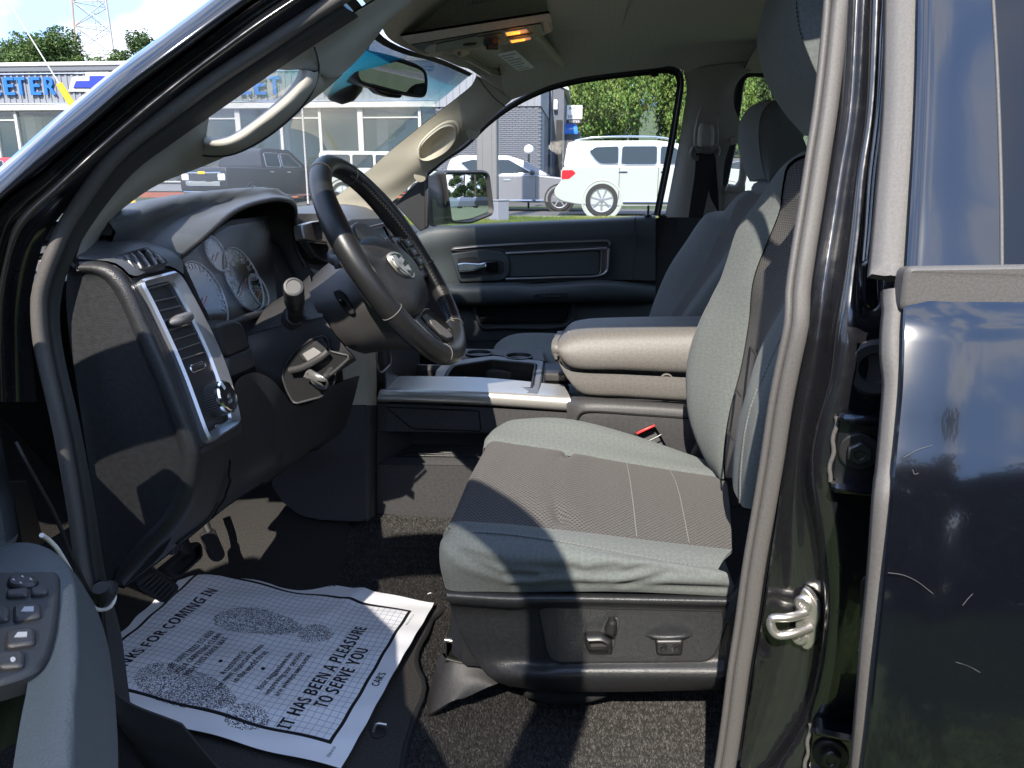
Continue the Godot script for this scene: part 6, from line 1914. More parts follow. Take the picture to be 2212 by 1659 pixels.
	part(c, "cup_panel", prism(LP("l", [1240, 200, 1570, 160, 1900, 200, 1880, 130, 1380, 120], Plane(Vector3(0, 1, 0), ty - 0.004)), 0.01, 0.001, Vector3.UP), M.console_dark)
	# small bin between tray and armrest
	part(c, "rear_bin", prism(LP("l", [1900, 215, 2010, 215, 2060, 370, 1880, 358], Plane(Vector3(0, 1, 0), ty - 0.012)), 0.01, 0.001, Vector3.UP), M.black_smooth)
	part(c, "rear_bin_tab", block(U("l", 1970, 300, 1, ty) + Vector3(0, 0.0, 0), Vector3(0.05, 0.02, 0.035), 0.004), M.trim_dark)
	# console deck under everything
	part(c, "deck", block(Vector3(0.05, 1.02, -1.0), Vector3(0.9, 0.24, 0.15), 0.01), M.console_dark)
	part(c, "deck_far_side", block(Vector3(-0.05, 1.02, -1.14), Vector3(0.8, 0.28, 0.03), 0.01), M.console_dark)
	build_armrest()
	# rear base under the armrest
	var pr := L3("f", [960, 1160, -0.845, 975, 1150, -0.85, 1060, 1150, -0.85, 1400, 1175, -0.85, 1700, 1195, -0.85, 2000, 1215, -0.85], 2)
	var p1 := L3("f", [950, 1190, -0.825, 985, 1190, -0.815, 1060, 1185, -0.805, 1400, 1200, -0.80, 1700, 1220, -0.80, 2000, 1240, -0.80], 2)
	var p2 := L3("f", [955, 1260, -0.815, 1000, 1245, -0.805, 1060, 1240, -0.798, 1400, 1255, -0.795, 1700, 1275, -0.795, 2000, 1295, -0.795], 2)
	var p3 := L3("f", [940, 1700, -0.82, 1000, 1700, -0.81, 1060, 1700, -0.80, 1400, 1700, -0.80, 1700, 1700, -0.80, 2000, 1700, -0.80], 2)
	part(c, "rear_base", sheet(net([pr, p1, p2, p3], 30, 24), 0.004), M.console_dark)
	part(c, "rear_base_joint", tube(rs(L("f", [1008, 1320, 1020, 1270, 1040, 1245, 1080, 1238, 1400, 1258, 1700, 1278], 2, -0.7945), 30), 0.0022, 6), M.gap_black)

func build_armrest() -> void:
	var a := holder(truck, "console_armrest")
	tag(a, "padded brown grey armrest lid with embossed shield emblem")
	var x1 := 0.42
	# rows across the lid, each running from its nose to the back
	var run := func(px: Array, z: float) -> PackedVector3Array:
		var l := L("f", px, 2, z)
		var e := l[l.size() - 1]
		l.append(Vector3(x1, e.y + (x1 - e.x) * (e.y - l[l.size() - 2].y) / maxf(e.x - l[l.size() - 2].x, 0.01), z))
		return l
	var r0: PackedVector3Array = run.call([905, 905, 940, 955, 990, 990, 1300, 1005, 1680, 1022], -0.868)
	var r1: PackedVector3Array = run.call([900, 890, 935, 935, 990, 968, 1300, 980, 1680, 995], -0.852)
	var r2: PackedVector3Array = run.call([898, 860, 930, 885, 1000, 905, 1300, 900, 1690, 895], -0.85)
	var r3: PackedVector3Array = run.call([900, 825, 940, 815, 1020, 800, 1300, 785, 1700, 775], -0.868)
	var r4: PackedVector3Array = run.call([915, 795, 960, 765, 1060, 745, 1300, 735, 1720, 728], -0.905)
	var r5: PackedVector3Array = run.call([925, 775, 975, 728, 1060, 712, 1300, 700, 1740, 696], -1.0)
	var r6: PackedVector3Array = run.call([930, 765, 980, 712, 1060, 693, 1300, 680, 1745, 674], -1.09)
	var r7: PackedVector3Array = run.call([940, 775, 985, 722, 1060, 700, 1300, 688, 1745, 682], -1.13)
	var r8: PackedVector3Array = run.call([960, 860, 1000, 850, 1060, 850, 1300, 850, 1745, 850], -1.15)
	part(a, "lid", sheet(net([r0, r1, r2, r3, r4, r5, r6, r7, r8], 50, 50), 0.004), M.armrest_leather)
	# nose of the lid
	var nose := []
	for s in [0.0, 0.35, 0.7, 1.0]:
		var l := PackedVector3Array()
		for r in [r0, r1, r2, r3, r4, r5, r6, r7, r8]:
			l.append(r[0] + Vector3(-0.014 * sin(s * PI * 0.5) + 0.03 * maxf(s - 0.7, 0), 0, 0) if s < 1 else Vector3(r[0].x + 0.01, r[0].y * 0.3 + 0.7 * r2[0].y, r[0].z * 0.6 - 0.4))
		nose.append(l)
	part(a, "lid_nose", sheet(net(nose, 26, 8), 0.002), M.armrest_leather)
	# latch on the nose
	var lp := Plane(Vector3(-0.8, 0.3, 0.52).normalized(), U("f", 938, 800, 2, -0.935) + Vector3(-0.012, 0, 0))
	part(a, "latch", prism(LP("f", [905, 842, 925, 795, 950, 762, 968, 752, 962, 785, 935, 820, 915, 848], lp), 0.012, 0.002), M.piano_black)
	part(a, "latch_print", prism(LP("f", [946, 782, 962, 760, 958, 778, 950, 792], Plane(lp.normal, U("f", 950, 780, 2, -0.93) + Vector3(-0.010, 0.002, 0.006))), 0.001, 0.0), M.print_white)
	# bin body under the lid
	var b0: PackedVector3Array = run.call([888, 890, 900, 930, 945, 985, 1000, 1003, 1300, 1018, 1660, 1036], -0.846)
	var b1: PackedVector3Array = run.call([892, 905, 912, 960, 965, 1050, 1010, 1085, 1300, 1095, 1660, 1115], -0.846)
	var b2: PackedVector3Array = run.call([900, 920, 930, 990, 990, 1085, 1035, 1125, 1300, 1145, 1660, 1168], -0.852)
	var b3: PackedVector3Array = run.call([905, 925, 940, 1005, 1000, 1100, 1050, 1142, 1300, 1158, 1660, 1182], -0.88)
	part(a, "bin_body", sheet(net([b0, b1, b2, b3], 40, 18), 0.006), M.armrest_leather)
	part(a, "bin_notch", lathe(U("f", 1545, 1048, 2, -0.8475), Vector3(0, 0, 1), [0.013, -0.003, 0.013, 0.0015, 0.0105, 0.002, 0.0100, -0.002, 0.0, -0.002], 20), M.armrest_leather)
	part(a, "notch_hole", lathe(U("f", 1545, 1042, 2, -0.8465), Vector3(0, 0, 1), [0.0115, 0.0, 0.0, 0.0002], 20), M.gap_black)
	# embossed shield on the lid
	var ey := U("f", 1345, 720, 2, -1.02).y + 0.004
	var ep := Plane(U("f", 1215, 715, 1, ey - 0.002), U("f", 1480, 712, 1, ey + 0.0005), U("f", 1345, 742, 1, ey - 0.001))
	var en := ep.normal if ep.normal.y > 0 else -ep.normal
	var em := holder(truck, "lid_emblem")
	tag(em, "embossed dark shield emblem on the armrest lid")
	var so := rs(LP("f", [1208, 702, 1250, 697, 1340, 694, 1420, 695, 1455, 700, 1482, 712, 1455, 728, 1400, 740, 1330, 745, 1250, 746, 1232, 738, 1215, 718], ep), 48, true, true)
	var sc := centre(so)
	var si := PackedVector3Array()
	for q in so:
		si.append(sc.lerp(q, 0.9))
	part(em, "shield_edge", frame(so, si, 0.006, 0.001, en), M.black_smooth)
	for s in [[1240, 742, 1225, 712, 1290, 706, 1330, 715, 1300, 730], [1420, 736, 1345, 742, 1330, 722, 1400, 715, 1460, 712], [1330, 698, 1400, 698, 1440, 703, 1380, 711, 1340, 708]]:
		part(em, "emboss", prism(rs(LP("f", s, ep), 20, true, true), 0.005, 0.0012, en), M.black_smooth)


# ---------------------------------------------------------------- seats
# rows of a cushion with its front rolled down
func rolled(l: PackedVector3Array, drop: float) -> PackedVector3Array:
	var out := PackedVector3Array([l[0] + Vector3(0.035, -drop, 0), l[0] + Vector3(0.004, -drop * 0.5, 0)])
	out.append_array(l)
	return out

func wrapped(l: PackedVector3Array, drop: float) -> PackedVector3Array:
	var out := PackedVector3Array([l[0] + Vector3(0.012, -drop, -0.10), l[0] + Vector3(-0.001, -drop * 0.4, -0.035)])
	out.append_array(l)
	return out

func shifted(l: PackedVector3Array, d: Vector3) -> PackedVector3Array:
	var out := PackedVector3Array()
	for q in l:
		out.append(q + d)
	return out

func mixed(a: PackedVector3Array, b: PackedVector3Array, s: float, d := Vector3.ZERO) -> PackedVector3Array:
	var x := rs(a, 16)
	var y := rs(b, 16)
	var out := PackedVector3Array()
	for i in 16:
		out.append(x[i].lerp(y[i], s) + d)
	return out

func near_line(p: Vector3, l: PackedVector3Array) -> float:
	var best := 1e9
	for i in l.size() - 1:
		best = minf(best, p.distance_to(Geometry3D.get_closest_point_to_segment(p, l[i], l[i + 1])))
	return best

func stitches(parent: Node, path: PackedVector3Array, pitch: float, lift: Vector3, m: Material, r := 0.0007) -> void:
	# one dashed thread
	var total := 0.0
	for i in range(1, path.size()):
		total += path[i].distance_to(path[i - 1])
	var n := int(total / pitch)
	var p := rs(path, n * 3 + 1)
	var st := begin()
	for k in n:
		var a := p[k * 3] + lift
		var b := p[k * 3 + 2] + lift
		block((a + b) / 2, Vector3(r * 2, r * 1.4, a.distance_to(b)), 0.0, Basis.looking_at(a - b, Vector3(0.1, 1, 0.05)), st)
	part(parent, "stitching", done(st), m)

func build_seats() -> void:
	var s := holder(truck, "driver_seat")
	tag(s, "grey cloth driver's seat with dark woven centre")
	# cushion, near side to far side
	var r0 := L3("h", [238, 1085, -0.335, 500, 1100, -0.328, 800, 1098, -0.325, 1300, 1098, -0.325, 1915, 1125, -0.325], 2)
	var r1 := L3("h", [205, 930, -0.325, 500, 960, -0.312, 800, 970, -0.308, 1300, 985, -0.308, 1915, 1040, -0.312], 2)
	var r2 := L3("h", [212, 810, -0.335, 500, 850, -0.315, 800, 870, -0.31, 1300, 905, -0.31, 1900, 985, -0.315], 2)
	var r3 := L3("h", [258, 742, -0.35, 500, 748, -0.335, 800, 782, -0.33, 1300, 868, -0.328, 1850, 968, -0.33], 2)
	var r4 := L3("h", [252, 702, -0.37, 460, 690, -0.37, 900, 730, -0.372, 1400, 790, -0.375, 1935, 850, -0.375], 2)
	var r5 := L3("h", [490, 205, -0.66, 640, 213, -0.66, 1000, 272, -0.66, 1400, 342, -0.66, 1895, 418, -0.66], 2)
	var r6 := L3("h", [520, 160, -0.695, 700, 150, -0.69, 1000, 190, -0.69, 1400, 285, -0.69, 1870, 395, -0.685], 2)
	var r7 := L3("h", [590, 120, -0.725, 740, 90, -0.72, 950, 95, -0.72, 1250, 165, -0.72, 1850, 365, -0.715], 2)
	var r8 := shifted(r7, Vector3(0.01, -0.02, -0.03))
	var r9 := shifted(r7, Vector3(0.02, -0.10, -0.035))
	var side := net([wrapped(r0, 0.0), wrapped(r1, 0.01), wrapped(r2, 0.02), wrapped(r3, 0.05)], 70, 24)
	# creases in the loose cloth of the side
	var creases := [L3("h", [250, 830, -0.32, 600, 950, -0.31, 1000, 960, -0.305], 2), L3("h", [640, 1080, -0.315, 1200, 1075, -0.31, 1900, 1090, -0.315], 2), L3("h", [1280, 1075, -0.31, 1550, 985, -0.31, 1830, 960, -0.32], 2), L3("h", [620, 1000, -0.31, 950, 1000, -0.306, 1250, 940, -0.31], 2), L3("h", [1120, 1010, -0.306, 1400, 960, -0.31, 1650, 930, -0.315], 2), L3("h", [330, 900, -0.315, 560, 1000, -0.31, 760, 1020, -0.31], 2)]
	for j in side.size():
		for i in side[j].size():
			var q: Vector3 = side[j][i]
			var d := 0.0
			for cr_ in creases:
				var e := near_line(q, cr_)
				d += -0.0035 * exp(-pow(e / 0.006, 2.0)) + 0.0022 * exp(-pow((e - 0.013) / 0.008, 2.0))
			side[j][i] = q + Vector3(0, 0, d)
	part(s, "cushion_side", sheet(side, 0.006), M.cloth_grey)
	part(s, "cushion_edge", sheet(net([wrapped(r3, 0.05), mixed(wrapped(r3, 0.05), rolled(r4, 0.12), 0.5, Vector3(0, 0.004, 0)), rolled(r4, 0.12)], 60, 10), 0.006), M.cloth_grey)
	var rows := [rolled(r4, 0.12)]
	for k in 3:
		rows.append(mixed(rolled(r4, 0.12), rolled(r5, 0.12), 0.25 + 0.25 * k, Vector3(0, [0.010, 0.014, 0.010][k], 0)))
	rows.append(rolled(r5, 0.12))
	var ins := net(rows, 110, 70)
	var groove := L3("h", [970, 268, -0.655, 905, 365, -0.59, 860, 470, -0.52, 868, 590, -0.45, 935, 722, -0.376], 2)
	var gr2 := rs(L3("h", [1305, 338, -0.655, 1325, 480, -0.55, 1345, 630, -0.46, 1368, 780, -0.378], 2), 12)
	var gr3 := rs(L3("h", [1560, 375, -0.655, 1605, 520, -0.55, 1640, 660, -0.46, 1680, 810, -0.378], 2), 12)
	groove = rs(groove, 16)
	for j in ins.size():
		for i in ins[j].size():
			var q: Vector3 = ins[j][i]
			var e := near_line(q, groove)
			var e2 := minf(near_line(q, gr2), near_line(q, gr3))
			var dy := -0.016 * exp(-pow(e / 0.008, 2.0)) + 0.005 * exp(-pow((e - 0.025) / 0.02, 2.0)) - 0.002 * exp(-pow(e2 / 0.004, 2.0))
			ins[j][i] = q + Vector3(0, dy * smoothstep(0.0, 0.12, minf(j, ins.size() - 1 - j) / float(ins.size())), 0)
	part(s, "cushion_centre", sheet(ins, 0.006), M.cloth_mesh)
	part(s, "cushion_far_bolster", sheet(net([rolled(shifted(r5, Vector3(0, -0.008, 0.014)), 0.12), rolled(shifted(r5, Vector3(0, 0.0015, -0.001)), 0.12), rolled(r6, 0.12), rolled(r7, 0.12), rolled(r8, 0.12), rolled(r9, 0.12)], 60, 26), 0.006), M.cloth_grey)
	stitches(s, rs(shifted(r3, Vector3(0, 0.001, 0.0015)), 40), 0.006, Vector3(0, 0, 0.0015), M.stitch_light, 0.0010)
	part(s, "seam_cord", tube(rs(r3, 40), 0.0018, 6), M.cloth_grey)
	for l in [gr2, gr3]:
		var q := PackedVector3Array()
		for k in l.size():
			# lay the thread on the cloth
			var best := Vector3.ZERO
			var bd := 1e9
			for j in range(0, ins.size()):
				for i in range(0, ins[j].size(), 1):
					var d: float = absf(ins[j][i].x - l[k].x) + absf(ins[j][i].z - l[k].z)
					if d < bd:
						bd = d
						best = ins[j][i]
			q.append(Vector3(l[k].x, best.y, l[k].z))
		stitches(s, q, 0.005, Vector3(0, 0.0012, 0), M.stitch_light, 0.0007)
	build_seat_shield(s)
	# backrest
	var b := holder(truck, "driver_backrest")
	tag(b, "grey cloth driver's backrest with woven centre")
	var s0 := L3("n", [650, 1440, -0.66, 560, 1345, -0.675, 470, 1180, -0.685, 410, 1000, -0.69, 388, 800, -0.69, 400, 600, -0.69, 450, 400, -0.685, 540, 200, -0.68, 640, 0, -0.675], 2) + L3("p", [520, 1640, -0.67, 640, 1490, -0.66, 740, 1350, -0.655, 850, 1200, -0.65, 950, 1085, -0.645, 1040, 1005, -0.64, 1140, 962, -0.635], 2)
	var s1 := L3("n", [660, 1440, -0.62, 650, 1300, -0.62, 668, 1100, -0.62, 705, 900, -0.62, 770, 650, -0.62, 830, 300, -0.62, 865, 0, -0.615], 2) + L3("p", [880, 1500, -0.60, 905, 1350, -0.595, 930, 1200, -0.59, 960, 1100, -0.585, 1030, 1035, -0.58, 1150, 985, -0.575], 2)
	var s2 := L3("n", [705, 1430, -0.40, 715, 1250, -0.40, 745, 1050, -0.40, 800, 850, -0.40, 880, 580, -0.40, 960, 400, -0.395, 1050, 240, -0.39, 1120, 100, -0.385, 1220, -100, -0.38, 1330, -330, -0.38], 2)
	var s3 := L3("n", [765, 1620, -0.345, 770, 1400, -0.34, 800, 1120, -0.335, 850, 900, -0.33, 920, 730, -0.33, 980, 600, -0.33, 1060, 420, -0.325, 1150, 240, -0.32, 1270, 0, -0.315, 1400, -300, -0.32], 2)
	var s4 := L3("n", [805, 1660, -0.315, 850, 1400, -0.305, 900, 1120, -0.30, 950, 900, -0.298, 1020, 700, -0.298, 1080, 520, -0.298, 1150, 350, -0.295, 1240, 150, -0.295, 1370, -50, -0.295, 1480, -300, -0.30], 2)
	part(b, "far_bolster", sheet(net([shifted(s0, Vector3(0.12, -0.01, -0.05)), shifted(s0, Vector3(0.03, 0, -0.025)), s0, mixed(s0, s1, 0.45, Vector3(-0.006, 0, 0.004)), mixed(s0, s1, 0.85, Vector3(-0.004, 0, 0.003)), s1], 60, 28), 0.005), M.cloth_grey)
	var cen := net([s1, mixed(s1, s2, 0.3, Vector3(0.014, 0, 0)), mixed(s1, s2, 0.7, Vector3(0.014, 0, 0)), s2], 60, 20)
	part(b, "centre", sheet(cen, 0.005), M.cloth_mesh)
	part(b, "near_bolster", sheet(net([s2, mixed(s2, s3, 0.5, Vector3(-0.004, 0, 0.004)), s3, s4, shifted(s4, Vector3(0.06, 0.0, 0.004)), shifted(s4, Vector3(0.16, 0.01, -0.02))], 60, 30), 0.005), M.cloth_grey)
	stitches(b, rs(s3, 50), 0.0055, Vector3(-0.001, 0, 0.0018), M.stitch_light, 0.0009)
	part(b, "seam_cord", tube(rs(s3, 60), 0.0022, 6), M.cloth_grey)
	for l in [[735, 800, 770, 850], [675, 1095, 715, 1170], [835, 490, 882, 550]]:
		part(b, "centre_seam", tube(L3("n", [l[0], l[1], -0.60, l[2], l[3], -0.41], 2), 0.0016, 6), M.webbing)
	# back shell and frame cover beside the cushion
	part(b, "back_shell", sheet(net([shifted(s0, Vector3(0.11, 0, -0.045)), shifted(s4, Vector3(0.15, 0.01, -0.02))], 30, 6, true, false), 0.004), M.trim_dark)
	part(b, "recliner_cover", prism(rnd(PackedVector3Array([Vector3(0.20, 1.0, -0.30), Vector3(0.34, 1.0, -0.30), Vector3(0.36, 1.2, -0.30), Vector3(0.26, 1.16, -0.30)]), 0.02), 0.02, 0.006), M.trim_dark)
	part(b, "far_hinge_cover", prism(LP("f", [1690, 1520, 1735, 1420, 1780, 1500, 1860, 1610, 1800, 1590], Plane(Vector3(0, 0, 1), Vector3(0, 0, -0.74))), 0.02, 0.004), M.trim_dark)
	# headrest
	var h := holder(truck, "driver_headrest")
	tag(h, "dark grey driver's headrest")
	var d0 := L3("c", [905, -190, -0.60, 850, -20, -0.63, 812, 120, -0.64, 796, 220, -0.64, 806, 310, -0.64, 840, 430, -0.64, 890, 530, -0.635, 960, 630, -0.63, 1045, 718, -0.61], 2)
	var d1 := L3("c", [940, -190, -0.50, 905, -20, -0.50, 880, 120, -0.50, 870, 220, -0.50, 885, 310, -0.50, 925, 430, -0.50, 985, 530, -0.50, 1050, 630, -0.50, 1085, 725, -0.50], 2)
	var d2 := L3("c", [1010, -190, -0.41, 1000, -20, -0.40, 1008, 100, -0.40, 1030, 200, -0.40, 1062, 290, -0.40, 1105, 390, -0.40, 1150, 480, -0.40, 1190, 580, -0.41, 1210, 690, -0.42], 2)
	var d3 := shifted(d2, Vector3(0.05, 0.0, 0.006))
	var d4 := shifted(d2, Vector3(0.14, 0.01, -0.01))
	part(h, "front_pad", sheet(net([shifted(d0, Vector3(0.12, 0, -0.03)), shifted(d0, Vector3(0.03, 0, -0.018)), d0, d1, d2], 40, 26), 0.004), M.cloth_grey)
	part(h, "side_pad", sheet(net([d2, d3, d4], 40, 10), 0.004), M.cloth_grey)
	stitches(h, rs(d2, 40), 0.005, Vector3(-0.001, 0, 0.001), M.webbing, 0.0009)
	part(h, "base", sheet(net([PackedVector3Array([d0[8], d1[8], d2[8]]), PackedVector3Array([d0[8] + Vector3(0.12, 0.01, 0), d1[8] + Vector3(0.12, 0.01, 0), d2[8] + Vector3(0.14, 0.01, 0)])], 8, 4), 0.004), M.cloth_grey)
	for z in [-0.46, -0.58]:
		part(h, "post", tube(PackedVector3Array([Vector3(0.42, 1.60, z), Vector3(0.40, 1.72, z)]), 0.007, 10), M.chrome)
	# buckle beside the cushion
	var bk := holder(truck, "belt_buckle")
	tag(bk, "black belt buckle with red release button")
	var bp := Plane(U("f", 1360, 1385, 2, -0.765), U("f", 1490, 1330, 2, -0.775), U("f", 1580, 1475, 2, -0.765))
	part(bk, "body", prism(rnd(LP("f", [1362, 1385, 1368, 1362, 1472, 1312, 1490, 1322, 1520, 1370, 1580, 1478, 1480, 1500, 1400, 1425], bp), 0.004), 0.022, 0.004), M.console_dark)
	part(bk, "release_button", prism(LP("f", [1366, 1362, 1474, 1314, 1477, 1326, 1372, 1374], Plane(bp.normal, U("f", 1420, 1345, 2, -0.763))), 0.006, 0.0012), M.red_button)
	part(bk, "collar", tube(LP("f", [1412, 1425, 1515, 1375], Plane(bp.normal, U("f", 1470, 1400, 2, -0.763))), 0.0016, 6), M.satin_grey)
	build_passenger_seat()

func build_seat_shield(s: Node) -> void:
	var sh := holder(truck, "seat_side_shield")
	tag(sh, "black plastic side shield of the driver's seat with power switches")
	var rows := [
		L3("j", [378, 22, -0.345, 700, 38, -0.335, 1000, 48, -0.33, 2040, 68, -0.33], 2),
		L3("j", [380, 58, -0.322, 720, 82, -0.312, 1000, 78, -0.308, 2040, 95, -0.308], 2),
		L3("j", [398, 105, -0.322, 800, 132, -0.314, 920, 108, -0.309, 2036, 122, -0.309], 2),
		L3("j", [412, 135, -0.338, 815, 150, -0.328, 930, 135, -0.32, 2034, 145, -0.32], 2),
		L3("j", [470, 290, -0.342, 850, 300, -0.332, 960, 300, -0.322, 2020, 300, -0.322], 2),
		L3("j", [550, 430, -0.342, 890, 462, -0.332, 1010, 462, -0.322, 1995, 440, -0.322], 2),
		L3("j", [600, 500, -0.338, 930, 495, -0.318, 1040, 490, -0.312, 1990, 485, -0.312], 2),
		L3("j", [650, 548, -0.334, 950, 530, -0.308, 1050, 525, -0.306, 1985, 525, -0.306], 2),
		L3("j", [730, 588, -0.345, 1000, 612, -0.33, 1400, 614, -0.328, 1975, 602, -0.328], 2),
		L3("j", [760, 592, -0.40, 1000, 618, -0.40, 1400, 620, -0.40, 1975, 608, -0.40], 2)]
	part(sh, "panel", sheet(net(rows, 60, 60), 0.004), M.trim_black)
	# front return of the panel
	var fr := PackedVector3Array()
	var fb := PackedVector3Array()
	for r in rows:
		fr.append(r[0])
		fb.append(r[0] + Vector3(0.06, 0.0, -0.10))
	part(sh, "front_return", sheet(net([fr, fb], 20, 4, true, false), 0.003), M.trim_black)
	var pl := Plane(Vector3(0, 0, 1), Vector3(0, 0, -0.3185))
	var inp := LP("j", [912, 132, 2026, 156, 1985, 310, 1930, 420, 1880, 447, 1040, 458, 990, 440, 962, 390], pl)
	part(sh, "switch_field", prism(rnd(inp, 0.012), 0.004, 0.0012), M.trim_black)
	part(sh, "field_joint", tube(rs(rnd(inp, 0.012), 90, false, true), 0.0014, 6, true), M.gap_black)
	# power switches: recliner paddle over the slide bar, on one backing plate
	var p2 := Plane(Vector3(0, 0, 1), Vector3(0, 0, -0.3165))
	part(sh, "switch_plate", prism(rnd(LP("j", [1168, 310, 1180, 296, 1262, 290, 1312, 205, 1335, 196, 1375, 198, 1388, 215, 1385, 240, 1352, 370, 1340, 365, 1190, 370], p2), 0.006), 0.004, 0.0012), M.trim_column)
	part(sh, "recline_switch", prism(rnd(LP("j", [1322, 226, 1345, 214, 1372, 232, 1370, 290, 1352, 322, 1298, 298, 1300, 278], Plane(Vector3(0, 0.1, 1).normalized(), U("j", 1340, 270, 2, -0.300))), 0.006), 0.02, 0.005), M.black_smooth)
	part(sh, "slide_switch", prism(rnd(LP("j", [1180, 322, 1190, 308, 1285, 304, 1345, 338, 1342, 398, 1338, 402, 1196, 402], Plane(Vector3(0, 0.15, 1).normalized(), U("j", 1262, 355, 2, -0.298))), 0.006), 0.022, 0.006), M.black_smooth)
	# lumbar switch in its scoop
	part(sh, "scoop_lip", sweep(rs(L3("j", [1535, 294, -0.317, 1600, 306, -0.311, 1670, 308, -0.309, 1750, 303, -0.311, 1808, 296, -0.317], 2), 24), circle(0.0035, 8), Vector3(0, 0, 1), false, true, PackedFloat32Array([0.2, 0.4, 0.6, 0.8, 1, 1, 1, 1, 1, 1, 1, 1, 1, 1, 1, 1, 1, 1, 1, 1, 0.8, 0.6, 0.4, 0.2])), M.trim_black)
	var lb := part(sh, "lumbar_switch", prism(rnd(LP("j", [1595, 332, 1755, 330, 1752, 402, 1735, 412, 1610, 412, 1598, 400], Plane(Vector3(0, -0.1, 1).normalized(), U("j", 1675, 370, 2, -0.305))), 0.004), 0.015, 0.003), M.black_smooth)
	for x in [1636, 1714]:
		part(lb, "dimple", lathe(U("j", x, 372, 2, -0.3045), Vector3(0, -0.1, 1), [0.0062, 0.0, 0.006, 0.0012, 0.0045, 0.0014, 0.003, 0.0006, 0.0, 0.0004], 18), M.black_smooth)
	# slide rail and its plastic foot
	var rl := holder(truck, "seat_rail")
	part(rl, "rail", prism(rnd(LP("j", [370, 318, 480, 335, 640, 360, 640, 470, 548, 440, 372, 428], Plane(Vector3(0, 0, 1), Vector3(0, 0, -0.40))), 0.004), 0.05, 0.003), M.dark_steel)
	part(rl, "rail_lip", tube(L("j", [380, 432, 430, 448, 600, 490], 2, -0.395), 0.006, 8), M.dark_steel)
	part(rl, "rail_top", tube(L("j", [372, 322, 480, 340, 600, 352], 2, -0.397), 0.004, 8), M.steel)
	var foot := net([L3("j", [350, 400, -0.42, 300, 540, -0.42, 245, 775, -0.42], 2), L3("j", [400, 445, -0.39, 360, 560, -0.375, 300, 745, -0.36], 2), L3("j", [600, 500, -0.385, 540, 560, -0.37, 430, 672, -0.355], 2), L3("j", [700, 570, -0.38, 640, 590, -0.37, 480, 665, -0.36], 2)], 14, 16)
	part(rl, "rail_foot", sheet(foot, 0.006), M.console_dark)
	# dark underside, so that the seat is solid
	part(sh, "seat_pan", block(Vector3(0.03, 0.93, -0.53), Vector3(0.44, 0.13, 0.36), 0.02), M.trim_dark)
	part(sh, "cross_tube", tube(rs(L3("j", [840, 610, -0.40, 1000, 655, -0.40, 1200, 640, -0.40, 1300, 610, -0.40], 2), 12), 0.012, 10), M.webbing)

